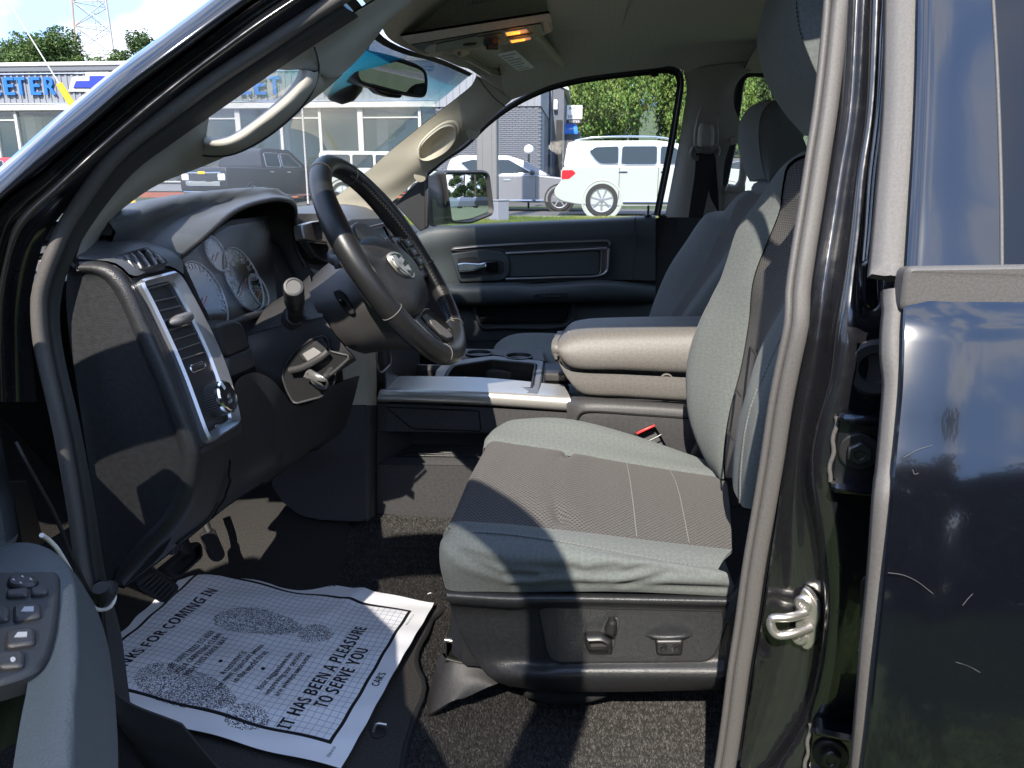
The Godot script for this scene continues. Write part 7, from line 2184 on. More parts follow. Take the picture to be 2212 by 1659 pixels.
func build_passenger_seat() -> void:
	var s := holder(truck, "passenger_seat")
	tag(s, "shaded grey cloth passenger seat")
	var q0 := L3("f", [1430, 720, -1.60, 1445, 668, -1.60, 1490, 540, -1.60, 1560, 380, -1.60, 1660, 230, -1.60, 1790, 60, -1.59], 2) + L3("p", [360, 1500, -1.58, 500, 1362, -1.56, 590, 1302, -1.53], 2)
	var q1 := L3("f", [1560, 720, -1.47, 1572, 668, -1.47, 1650, 555, -1.47, 1720, 450, -1.47, 1790, 330, -1.47, 1860, 180, -1.47], 2) + L3("p", [400, 1600, -1.48, 480, 1410, -1.48, 610, 1312, -1.47], 2)
	var q2 := L3("f", [1620, 720, -1.27, 1640, 668, -1.27, 1740, 520, -1.27, 1830, 400, -1.27, 1920, 270, -1.27, 2010, 130, -1.27], 2) + L3("p", [560, 1580, -1.27, 680, 1420, -1.27, 770, 1320, -1.28], 2)
	var q3 := L3("f", [1640, 720, -1.20, 1680, 668, -1.20, 1800, 530, -1.20, 1900, 400, -1.19, 1990, 280, -1.19, 2080, 150, -1.19], 2) + L3("p", [620, 1580, -1.19, 720, 1440, -1.20, 800, 1300, -1.22], 2)
	part(s, "far_bolster", sheet(net([shifted(q0, Vector3(0.10, 0, -0.05)), q0, mixed(q0, q1, 0.5, Vector3(-0.012, 0, 0)), q1], 40, 16), 0.004), M.cloth_grey)
	part(s, "centre", sheet(net([q1, mixed(q1, q2, 0.5, Vector3(0.012, 0, 0)), q2], 40, 12), 0.004), M.cloth_mesh)
	part(s, "near_bolster", sheet(net([q2, q3, shifted(q3, Vector3(0.08, 0.0, 0.02)), shifted(q3, Vector3(0.2, 0, 0.0))], 40, 16), 0.004), M.cloth_grey)
	part(s, "top_roll", tube(rs(PackedVector3Array([q0[8] + Vector3(0.03, 0, 0), q1[8] + Vector3(0.02, 0.006, 0), q2[8] + Vector3(0.02, 0.004, 0), q3[8] + Vector3(0.03, 0, 0)]), 14), 0.02, 10), M.cloth_grey)
	# cushion, of which the front shows behind the console
	var c := []
	for a in [[-1.62, 0.0], [-1.55, 0.022], [-1.40, 0.012], [-1.25, 0.022], [-1.18, 0.0]]:
		var base := U("f", 640, 862, 2, a[0])
		c.append(PackedVector3Array([Vector3(-0.25, 1.0, a[0]), Vector3(-0.262, 1.09 + a[1], a[0]), Vector3(-0.22, 1.13 + a[1], a[0]), Vector3(-0.12, 1.142 + a[1], a[0]), Vector3(0.25, 1.11 + a[1], a[0])]))
	part(s, "cushion", sheet(net(c, 30, 20), 0.006), M.cloth_grey)
	part(s, "seat_base", block(Vector3(0.0, 0.92, -1.40), Vector3(0.44, 0.16, 0.4), 0.03), M.trim_dark)
	var h := holder(truck, "passenger_headrest")
	tag(h, "dark headrest of the passenger seat")
	var h0 := L3("p", [622, 1222, -1.55, 572, 1120, -1.56, 530, 960, -1.57, 508, 810, -1.57, 530, 660, -1.57, 610, 535, -1.56, 720, 478, -1.54, 795, 462, -1.52], 2)
	var h1 := L3("p", [748, 1188, -1.31, 712, 1050, -1.305, 690, 900, -1.30, 682, 750, -1.30, 700, 620, -1.30, 745, 530, -1.31, 800, 480, -1.33, 840, 464, -1.36], 2)
	var h2 := L3("p", [790, 1282, -1.30, 900, 1150, -1.29, 1010, 1050, -1.29, 1130, 960, -1.29, 1090, 800, -1.29, 980, 640, -1.30, 900, 520, -1.32, 862, 470, -1.36], 2)
	part(h, "front_pad", sheet(net([shifted(h0, Vector3(0.08, 0, -0.05)), h0, mixed(h0, h1, 0.5, Vector3(-0.015, 0, 0)), h1], 36, 18), 0.004), M.cloth_grey)
	part(h, "side_pad", sheet(net([h1, mixed(h1, h2, 0.4, Vector3(0, 0, 0.012)), h2], 36, 12), 0.004), M.cloth_grey)
	part(h, "seam", tube(rs(h1, 40), 0.0018, 6), M.cloth_grey)
	for z in [-1.36, -1.48]:
		part(h, "post", tube(PackedVector3Array([Vector3(h0[0].x + 0.09, h0[0].y - 0.10, z), Vector3(h0[0].x + 0.08, h0[0].y + 0.03, z)]), 0.007, 8), M.chrome)


# ---------------------------------------------------------------- floor, pedals
func build_floor() -> void:
	var f := holder(truck, "cab_floor")
	tag(f, "dark carpeted cab floor")
	var rows := []
	for x in [-1.12, -1.02, -0.9, -0.8, -0.6, -0.4, -0.2, 0.0, 0.3, 0.9]:
		var toe := clampf((-0.80 - x) / 0.32, 0, 1) * 0.42
		var l := PackedVector3Array()
		for a in [[-0.135, 0.772], [-0.17, 0.764], [-0.25, 0.760], [-0.5, 0.760], [-0.64, 0.764], [-0.70, 0.785], [-0.76, 0.835], [-0.80, 0.872], [-0.86, 0.897], [-1.2, 0.9], [-1.28, 0.8], [-1.4, 0.765], [-1.84, 0.765]]:
			l.append(Vector3(x, a[1] + toe * (1.0 if a[0] > -0.66 or a[0] < -1.3 else 0.6), a[0]))
		rows.append(l)
	var g := net(rows, 90, 60, true, true)
	var nz := FastNoiseLite.new()
	nz.seed = 7
	nz.frequency = 9.0
	for j in g.size():
		for i in g[j].size():
			g[j][i].y += 0.003 * nz.get_noise_3dv(g[j][i])
	part(f, "carpet", sheet(g, 0.01, Vector3(0, 3, -1)), M.carpet)
	# pile of the carpet where it is seen close
	var st := begin()
	for k in 3:
		var a := TAU * k / 3.0
		var dv := Vector3(cos(a), 0, sin(a))
		tri(st, dv * 0.0009, dv * 0.0018 + Vector3(0, 0.0042, 0), Vector3(-dv.z, 0, dv.x) * 0.0010)
	var pile := MultiMesh.new()
	pile.transform_format = MultiMesh.TRANSFORM_3D
	pile.use_colors = true
	pile.mesh = done(st)
	var rg := RandomNumberGenerator.new()
	rg.seed = 3
	var spots := []
	while spots.size() < 100000:
		var j := rg.randi_range(20, 58)
		var i := rg.randi_range(0, 62)
		if g[j][i].x < -0.62 or g[j][i].x > 0.26 or g[j][i].z < -0.87:
			continue
		var q: Vector3 = g[j][i].lerp(g[j][i + 1], rg.randf())
		var q2: Vector3 = g[j + 1][i].lerp(g[j + 1][i + 1], rg.randf())
		spots.append(q.lerp(q2, rg.randf()))
	pile.instance_count = spots.size()
	for k in spots.size():
		pile.set_instance_transform(k, Transform3D(Basis.from_euler(Vector3(rg.randf_range(-0.5, 0.5), rg.randf() * TAU, rg.randf_range(-0.5, 0.5))).scaled(Vector3.ONE * rg.randf_range(0.7, 1.3)), spots[k]))
		var v := 0.045 * pow(rg.randf_range(0.5, 1.6), 2.0)
		pile.set_instance_color(k, Color(v * 1.05, v * 0.98, v * 0.93))
	var pm := MultiMeshInstance3D.new()
	pm.name = "carpet_pile"
	pm.multimesh = pile
	pm.material_override = M.leaf_plain
	pm.set_meta("kind", "stuff")
	f.add_child(pm, true)
	# trim along the sill inside the weatherstrip
	var e0 := L3("m", [380, 1400, -0.15, 395, 1500, -0.15, 405, 1600, -0.15, 420, 1720, -0.15, 470, 1800, -0.15, 700, 1900, -0.15], 2)
	var e1 := L3("g", [500, 470, -0.165, 540, 620, -0.165, 565, 800, -0.165, 592, 1000, -0.165, 625, 1180, -0.165, 690, 1300, -0.165, 860, 1420, -0.165, 1300, 1560, -0.165], 2)
	part(f, "sill_trim", sheet(net([e0, mixed(e0, e1, 0.5, Vector3(0, 0.004, 0.012)), e1, shifted(e1, Vector3(0, -0.04, -0.012))], 40, 16), 0.004), M.trim_dark)
	# pedals
	var pd := holder(truck, "pedals")
	var bp := Plane(U("g", 650, 500, 2, -0.36), U("g", 870, 500, 2, -0.44), U("g", 800, 590, 2, -0.42))
	var bn := bp.normal if bp.normal.dot(EYE - Vector3(-0.7, 0.9, -0.4)) > 0 else -bp.normal
	part(pd, "park_brake_pad", prism(rnd(LP("g", [655, 505, 740, 440, 770, 430, 872, 505, 862, 525, 800, 590, 770, 578], bp), 0.008), 0.02, 0.004, bn), M.rubber)
	for k in 7:
		var s := k / 6.0
		part(pd, "pad_rib", tube(PackedVector3Array([UP("g", lerpf(690, 800, s), lerpf(500, 575, s), bp) + bn * 0.002, UP("g", lerpf(755, 855, s), lerpf(445, 515, s), bp) + bn * 0.002]), 0.0016, 6), M.trim_dark)
	part(pd, "brake_pedal", prism(rnd(LP("g", [790, 420, 960, 280, 985, 300, 990, 360, 880, 460, 840, 465], Plane(Vector3(0.8, 0.35, 0.45).normalized(), U("g", 890, 390, 2, -0.52))), 0.008), 0.03, 0.006), M.rubber)
	part(pd, "brake_arm", tube(rs(L3("g", [900, 360, -0.53, 880, 280, -0.55, 820, 150, -0.58], 2), 8), 0.012, 8), M.rubber)
	part(pd, "accelerator_pedal", prism(rnd(LP("g", [975, 250, 1040, 215, 1095, 345, 1085, 370, 1060, 385, 1030, 370], Plane(Vector3(0.8, 0.35, 0.45).normalized(), U("g", 1040, 320, 2, -0.68))), 0.008), 0.012, 0.004), M.rubber)
	part(pd, "accelerator_arm", tube(rs(L3("g", [1010, 240, -0.69, 980, 160, -0.70, 930, 60, -0.72], 2), 8), 0.008, 8), M.rubber)

# ---------------------------------------------------------------- open driver's door, left of the view
func build_driver_door() -> void:
	var d := holder(truck, "driver_door")
	tag(d, "open driver's door with window switches on its armrest")
	var H := Vector3(-0.68, 0, -0.05)
	var ang := deg_to_rad(DOOR_ANGLE)
	var ex := Vector3(cos(ang), 0, sin(ang))
	var nn := Vector3(sin(ang), 0, -cos(ang))
	var at := func(s: float, y: float, o: float) -> Vector3:
		return H + ex * s + nn * o + Vector3(0, y, 0)
	# outer skin and inner shell
	var rows := []
	for y in [0.66, 0.8, 1.0, 1.2, 1.36, 1.42]:
		var o := -0.10 - 0.06 * sin((y - 0.66) / 0.8 * PI)
		rows.append(PackedVector3Array([at.call(0.02, y, o), at.call(0.3, y, o - 0.012), at.call(0.6, y, o - 0.014), at.call(0.93, y, o)]))
	part(d, "outer_skin", sheet(net(rows, 16, 14), 0.006, H - nn * 3.0), M.black_paint)
	rows = []
	for y in [0.68, 0.85, 1.05, 1.25, 1.34, 1.41]:
		rows.append(PackedVector3Array([at.call(0.03, y, 0.0), at.call(0.12, y, 0.012), at.call(0.5, y, 0.016), at.call(0.9, y, 0.0)]))
	part(d, "inner_panel", sheet(net(rows, 20, 16), 0.01, H + nn * 3.0), M.door_black)
	part(d, "front_edge", prism(PackedVector3Array([at.call(0.02, 0.67, -0.11), at.call(0.02, 0.67, 0.0), at.call(0.02, 1.42, 0.0), at.call(0.02, 1.42, -0.11)]), 0.01, 0.002, -ex), M.jamb_paint)
	part(d, "rear_edge", prism(PackedVector3Array([at.call(0.92, 0.67, -0.11), at.call(0.92, 0.67, 0.0), at.call(0.92, 1.42, 0.0), at.call(0.92, 1.42, -0.11)]), 0.01, 0.002, ex), M.jamb_paint)
	part(d, "belt_top", prism(PackedVector3Array([at.call(0.02, 1.422, -0.12), at.call(0.93, 1.422, -0.12), at.call(0.93, 1.422, 0.01), at.call(0.02, 1.422, 0.01)]), 0.01, 0.003, Vector3.UP), M.door_black)
	part(d, "bottom_edge", prism(PackedVector3Array([at.call(0.02, 0.67, -0.12), at.call(0.93, 0.67, -0.12), at.call(0.93, 0.67, 0.01), at.call(0.02, 0.67, 0.01)]), 0.01, 0.003, Vector3.DOWN), M.jamb_paint)
	# window frame and pane
	var fp := PackedVector3Array()
	for q in [[0.03, 1.42], [0.12, 1.545], [0.25, 1.67], [0.40, 1.795], [0.54, 1.885], [0.68, 1.93], [0.80, 1.935], [0.875, 1.905], [0.905, 1.83], [0.918, 1.65], [0.928, 1.42]]:
		fp.append(at.call(q[0], q[1], -0.05 + (q[1] - 1.46) * 0.22))
	part(d, "window_frame", sweep(rs(fp, 60), PackedVector2Array([Vector2(-0.042, -0.022), Vector2(-0.042, 0.022), Vector2(0.042, 0.022), Vector2(0.042, -0.022)]), nn), M.black_paint)
	var tp := rs(fp, 30)
	var bt := PackedVector3Array()
	for k in 30:
		bt.append(at.call(lerpf(0.05, 0.925, k / 29.0), 1.41, -0.05))
	part(d, "window_pane", sheet(net([tp, bt], 30, 8, false, false)), M.sun_dimming_glass)
	# outside mirror
	var mc: Vector3 = at.call(0.16, 1.60, -0.30)
	var mm := holder(d, "mirror_housing")
	var mr := []
	for k in 7:
		var a := k / 6.0
		var l := PackedVector3Array()
		for i in 20:
			var th := TAU * i / 20
			var sq := pow(pow(absf(cos(th)), 4.0) + pow(absf(sin(th)), 4.0), -0.25)
			var w: float = [1.0, 1.02, 1.0, 0.92, 0.75, 0.45, 0.02][k]
			l.append(mc + ex * (0.05 - 0.14 * a) + (-nn) * cos(th) * sq * 0.10 * w + Vector3(0, sin(th) * sq * 0.12 * w, 0))
		mr.append(l)
	part(mm, "shell", sheet(mr, 0.0, mc + Vector3(0, 5, 0), true), M.trim_dark)
	part(mm, "stay", block(at.call(0.13, 1.55, -0.17), Vector3(0.10, 0.09, 0.16), 0.02, Basis(ex, Vector3.UP, -nn.cross(Vector3.ZERO) if false else ex.cross(Vector3.UP))), M.trim_dark)
	var gp := PackedVector3Array()
	for i in 20:
		var th := TAU * i / 20
		var sq := pow(pow(absf(cos(th)), 4.0) + pow(absf(sin(th)), 4.0), -0.25)
		gp.append(mc + ex * 0.049 + (-nn) * cos(th) * sq * 0.092 + Vector3(0, sin(th) * sq * 0.112, 0))
	part(mm, "mirror_pane", prism(gp, 0.003, 0.0, ex), M.mirror)
	# upper trim seen at the edge of the view
	var up := Plane(nn, H + nn * 0.075)
	part(d, "upper_trim", prism(rnd(LP("g", [-260, 560, -260, -700, -60, -700, 30, -120, 62, 20, 105, 300, 60, 350], up), 0.01), 0.06, 0.012, nn), M.dash_grey)
	part(d, "trim_return", prism(LP("g", [55, -10, 130, -10, 205, 250, 240, 300, 110, 310], Plane(nn, H + nn * 0.04)), 0.02, 0.003, nn), M.door_black)
	# armrest with its switch panel
	var o0 := L("g", [-200, 420, -60, 340, 50, 305, 130, 300, 230, 325, 305, 372, 360, 440, 385, 520, 396, 620, 402, 760, 402, 900, 388, 1100, 382, 1400, 380, 1700], 1, 1.325)
	var o1 := L("g", [-200, 440, -60, 372, 50, 340, 130, 332, 215, 352, 280, 395, 325, 455, 348, 530, 358, 620, 362, 760, 362, 900, 345, 1100, 335, 1400, 330, 1700], 1, 1.334)
	var o2 := L("g", [-200, 700, -120, 700, -40, 700, 20, 700, 60, 700, 100, 720, 120, 740, 140, 800, 140, 850, 140, 900, 130, 1000, 100, 1150, 60, 1400, 20, 1700], 1, 1.332)
	var om := shifted(o0, nn * 0.012 + Vector3(0, -0.05, 0))
	var ob := shifted(o0, -nn * 0.02 + Vector3(0, -0.17, 0))
	part(d, "armrest", sheet(net([ob, om, o0, o1, o2], 50, 30), 0.004), M.door_dark)
	var sw := holder(truck, "window_switches")
	tag(sw, "black window and mirror switch panel on the open door's armrest")
	var sp := Plane(Vector3(0.06, 1, -0.02).normalized(), U("g", 150, 700, 1, 1.339))
	part(sw, "switch_plate", prism(rnd(LP("g", [-220, 430, 270, 425, 288, 440, 288, 560, 268, 720, 235, 830, 190, 890, 120, 925, 0, 965, -240, 1000], sp), 0.008), 0.012, 0.003, Vector3.UP), M.door_black)
	var sp2 := Plane(sp.normal, U("g", 150, 700, 1, 1.342))
	var mk := rs(LP("g", [30, 475, 50, 450, 110, 440, 165, 448, 185, 465, 165, 485, 105, 498, 50, 495], sp2), 30, true, true)
	part(sw, "mirror_knob", prism(mk, 0.01, 0.002, Vector3.UP), M.black_smooth)
	for q in [[65, 467, 8.0], [108, 452, 8.0], [148, 465, 8.0], [100, 482, 8.0]]:
		part(sw, "arrow", prism(LP("g", [q[0] - 8, q[1] + 4, q[0], q[1] - 5, q[0] + 8, q[1] + 4], Plane(sp.normal, U("g", 150, 700, 1, 1.3425))), 0.0006, 0.0, Vector3.UP), M.print_grey)
	for b in [[30, 515, 135, 502, 135, 540, 25, 545], [145, 502, 235, 498, 230, 528, 145, 538]]:
		part(sw, "mirror_button", prism(rnd(LP("g", b, sp2), 0.003), 0.008, 0.0015, Vector3.UP), M.trim_dark)
	for b in [[60, 590, 195, 575, 200, 640, 60, 662], [25, 712, 170, 695, 170, 770, 20, 790], [-60, 590, 45, 590, 45, 655, -60, 660], [-20, 815, 120, 805, 115, 880, -20, 890]]:
		var bb := part(sw, "window_button", prism(rnd(LP("g", b, sp2), 0.004), 0.012, 0.002, Vector3.UP), M.trim_dark)
	for m in [[132, 612], [100, 735]]:
		part(sw, "window_symbol", prism(LP("g", [m[0] - 32, m[1] + 12, m[0] - 14, m[1] - 12, m[0] + 32, m[1] - 14, m[0] + 30, m[1] + 10], Plane(sp.normal, U("g", 150, 700, 1, 1.3424))), 0.0006, 0.0, Vector3.UP), M.print_grey)
	part(sw, "window_symbol", prism(rs(LP("g", [50, 850, 62, 842, 74, 848, 72, 862, 58, 866], Plane(sp.normal, U("g", 150, 700, 1, 1.3424))), 14, true, true), 0.0006, 0.0, Vector3.UP), M.print_grey)
	# speaker in the lower panel
	var kp := Plane(nn, H + nn * 0.055)
	part(d, "lower_trim", prism(rnd(LP("g", [372, 820, 440, 960, 485, 985, 545, 1045, 590, 1130, 640, 1400, 660, 1700, 380, 1700], kp), 0.012), 0.05, 0.01, nn), M.door_dark)
	var gk := Plane(nn, H + nn * 0.0575)
	part(d, "speaker_grille", prism(rnd(LP("g", [492, 1030, 545, 1075, 578, 1140, 625, 1400, 640, 1700, 475, 1700, 470, 1300], gk), 0.01), 0.004, 0.001, nn), M.trim_dark)
	var dm := SphereMesh.new()
	dm.radius = 0.0016
	dm.height = 0.0032
	dm.radial_segments = 6
	dm.rings = 3
	var mm2 := MultiMesh.new()
	mm2.transform_format = MultiMesh.TRANSFORM_3D
	mm2.mesh = dm
	var spots := []
	for j in 46:
		var y := 1060.0 + j * 9.0
		for i in 22:
			var x := 480.0 + i * 9.0 + (4.5 if j % 2 else 0.0)
			if x < 505 + (y - 1060) * 0.36 and y > 1050 + maxf(0, x - 500) * 0.6:
				spots.append(UP("g", x, y, gk))
	mm2.instance_count = spots.size()
	for k in spots.size():
		mm2.set_instance_transform(k, Transform3D(Basis.IDENTITY, spots[k]))
	var gm := MultiMeshInstance3D.new()
	gm.name = "grille_mesh"
	gm.multimesh = mm2
	gm.material_override = M.gap_black
	gm.set_meta("kind", "stuff")
	d.add_child(gm, true)
	part(d, "hinge_boot", tube(rs(L3("m", [385, 1380, -0.10, 400, 1420, -0.11, 420, 1400, -0.12, 425, 1370, -0.13], 2), 10), 0.009, 10), M.rubber)

const DOOR_ANGLE := 56.0


# ---------------------------------------------------------------- things lying in the cab
func build_loose() -> void:
	# carpet mat under the paper
	var my := 0.775
	var o := L("g", [1750, 545, 1950, 540, 2080, 535, 2150, 545, 2160, 600, 2090, 660, 2070, 720, 2025, 800, 2015, 880, 2050, 960, 2050, 1020, 2020, 1090, 1990, 1180, 1960, 1280, 1940, 1400, 1920, 1560, 1300, 1560, 700, 1300, 560, 700, 900, 480, 1300, 560, 1500, 590], 1, my)
	var mo := rs(o, 80, true, true)
	var fm := thing("floor_mat", Vector3.ZERO, "worn dark carpet floor mat under the paper mat", "floor mat")
	part(fm, "mat_body", prism(mo, 0.008, 0.003, Vector3.UP), M.mat_carpet)
	part(fm, "bound_edge", tube(shifted(mo, Vector3(0, -0.002, 0)), 0.0045, 8, true), M.webbing)
	for q in [[2080, 572], [1830, 1215]]:
		var c := U("g", q[0], q[1], 1, my)
		part(fm, "mat_hook", lathe(c, Vector3.UP, [0.012, 0.0, 0.012, 0.002, 0.008, 0.003, 0.0, 0.003], 16), M.rubber)
		part(fm, "hook_pin", tube(rs(PackedVector3Array([c + Vector3(-0.008, 0.003, 0), c + Vector3(-0.003, 0.014, -0.004), c + Vector3(0.012, 0.012, -0.006)]), 8), 0.0025, 8), M.steel)
	# printed paper mat
	var A := U("g", 960, 390, 1, 0.787)
	var B := U("g", 2100, 600, 1, 0.787)
	var C := U("g", 1650, 1400, 1, 0.787)
	var D := A + C - B
	var nz := FastNoiseLite.new()
	nz.seed = 19
	nz.frequency = 0.9
	nz.fractal_octaves = 2
	var P := func(u: float, v: float, h := 0.0) -> Vector3:
		var q := D + (A - D) * u + (B - A) * v
		var y := 0.004 * nz.get_noise_2d(u * 1.6, v * 1.6)
		y += 0.006 * pow(maxf(0.0, 1.0 - absf(u - 0.98) / 0.25), 2.0) * sin(v * 11.0) + 0.012 * pow(maxf(0.0, u + v - 1.75) / 0.25, 2.0) * 0.7
		y += 0.0014 * sin(v * 23.0 + u * 7.0) + 0.0010 * sin(u * 41.0 - v * 17.0)
		y += 0.006 * exp(-pow((v - 0.70 - (u - 0.9) * 0.25) / 0.03, 2.0)) * smoothstep(0.6, 1.0, u)
		return q + Vector3(0, y + 0.006 + h, 0)
	var g := []
	for j in 61:
		var row := PackedVector3Array()
		for i in 51:
			row.append(P.call(i / 50.0, j / 60.0))
		g.append(row)
	var pm := thing("paper_mat", Vector3.ZERO, "white printed paper floor mat with shoe prints and grid", "paper mat")
	var im := Image.create(1024, 1280, false, Image.FORMAT_RGB8)
	im.fill(Color(0.95, 0.955, 0.97))
	var line := Color(0.60, 0.63, 0.73)
	for k in 30:
		var x := int(1024 * (0.10 + 0.80 * k / 29.0))
		im.fill_rect(Rect2i(x, 90, 2, 1100), line)
	for k in 40:
		var y := int(1280 * (0.07 + 0.86 * k / 39.0))
		im.fill_rect(Rect2i(100, y, 824, 2), line)
	var ink := Color(0.06, 0.06, 0.07)
	im.fill_rect(Rect2i(88, 82, 848, 14), ink)
	im.fill_rect(Rect2i(88, 1188, 848, 14), ink)
	im.fill_rect(Rect2i(88, 82, 14, 1120), ink)
	im.fill_rect(Rect2i(922, 82, 14, 1120), ink)
	# shoe prints in speckled ink: sole and heel, each an oval
	var rg := RandomNumberGenerator.new()
	rg.seed = 77
	for e in [[0.635, 0.45, 0.088, 0.165, -0.07], [0.632, 0.675, 0.06, 0.062, 0.0], [0.175, 0.42, 0.095, 0.185, 0.12], [0.115, 0.665, 0.062, 0.066, 0.0]]:
		for k in int(2600 * e[2] * e[3] / (0.088 * 0.165)):
			var a := rg.randf() * TAU
			var r := sqrt(rg.randf())
			var v: float = e[1] + sin(a) * r * e[3]
			var u: float = e[0] + cos(a) * r * e[2] * (1.0 - 0.22 * sin(a)) - e[4] * (v - e[1])
			im.fill_rect(Rect2i(int(u * 1024) - 1, int(v * 1280) - 1, rg.randi_range(2, 4), rg.randi_range(2, 4)), Color(0.12, 0.13, 0.18))
	for q in [[0.348, 0.452], [0.369, 0.596]]:
		for dy in range(-9, 10):
			var w := int(sqrt(81 - dy * dy))
			im.fill_rect(Rect2i(int(q[0] * 1024) - w, int(q[1] * 1280) + dy, w * 2, 1), ink)
	var m := mat("paper_print", Color(1, 1, 1), 0.75)
	m.albedo_texture = ImageTexture.create_from_image(im)
	part(pm, "sheet", sheet(g, 0.0004, Vector3(0, 3, 0)), m)
	var lw := (A - D).length()
	var lh := (B - A).length()
	var say := func(text: String, u0: float, u1: float, v: float, hgt: float, bold: bool) -> void:
		var uc := (u0 + u1) / 2
		part(pm, "lettering", word(text, hgt, (u1 - u0) * lw, func(x: float, y: float) -> Vector3: return P.call(uc + x / lw, v - y / lh + (x / lw) * 0.04, 0.0009), 0.0, bold), M.ink)
	say.call("THANKS FOR COMING IN", 0.09, 0.79, 0.172, 0.0255, true)
	say.call("WE HAVE TRIED TO KEEP", 0.245, 0.52, 0.325, 0.0122, true)
	say.call("YOUR CARPETING CLEAN", 0.235, 0.508, 0.358, 0.0122, true)
	say.call("WITH THIS PAPER MAT", 0.23, 0.492, 0.391, 0.0122, true)
	say.call("A customer is", 0.277, 0.425, 0.496, 0.0135, true)
	say.call("the most important person", 0.197, 0.50, 0.526, 0.0145, true)
	say.call("in the world to us.", 0.25, 0.47, 0.556, 0.0135, true)
	say.call("Your suggestions for", 0.25, 0.49, 0.642, 0.0145, true)
	say.call("improving our service", 0.242, 0.50, 0.673, 0.0145, true)
	say.call("are always welcome.", 0.245, 0.498, 0.704, 0.0145, true)
	say.call("IT HAS BEEN A PLEASURE", 0.105, 0.735, 0.795, 0.0255, true)
	say.call("TO SERVE YOU", 0.235, 0.60, 0.852, 0.0255, true)
	say.call("MADE IN THE U.S.A.", 0.80, 0.885, 0.953, 0.0035, false)
	say.call("CAR'S", 0.40, 0.475, 0.966, 0.014, true)
	say.call("ITEM #134", 0.03, 0.08, 0.952, 0.005, false)
	# cable end hanging at the door hinge
	var wc := thing("loose_cable", Vector3.ZERO, "thin white cable looped at the foot of the door opening", "cable")
	part(wc, "white_lead", tube(rs(L3("m", [160, 1178, 0.02, 190, 1200, 0.0, 215, 1225, -0.01, 235, 1255, -0.02, 262, 1300, -0.04, 305, 1378, -0.09, 325, 1410, -0.10, 345, 1440, -0.105, 375, 1464, -0.11, 405, 1464, -0.112, 428, 1450, -0.115, 440, 1425, -0.12, 438, 1395, -0.125, 430, 1378, -0.13], 2), 50), 0.0024, 8), M.cable_white)
	part(wc, "black_lead", tube(rs(L3("m", [60, 820, 0.0, 95, 890, 0.0, 150, 990, -0.02, 195, 1070, -0.04, 235, 1155, -0.06, 270, 1250, -0.08, 318, 1345, -0.10, 345, 1400, -0.105, 375, 1436, -0.11], 2), 40), 0.0022, 8), M.rubber)


# ---------------------------------------------------------------- ground
func land(x: float, z: float) -> float:
	if z > -19.0:
		return 0.69 * smoothstep(-5.0, -13.0, z)
	var h := lerpf(0.66, 0.86, smoothstep(-26.0, -29.5, z))
	return h + maxf(0.0, -36.0 - z) * 0.10 + maxf(0.0, x - 16.0) * 0.0

func land_sheet(x0: float, x1: float, nx: int, zs: Array, lift: float) -> ArrayMesh:
	var g := []
	for z in zs:
		var row := PackedVector3Array()
		for i in nx + 1:
			var x := lerpf(x0, x1, float(i) / nx)
			row.append(Vector3(x, land(x, z) + lift, z))
		g.append(row)
	return sheet(g, 0.0, Vector3(0, 500, 0))

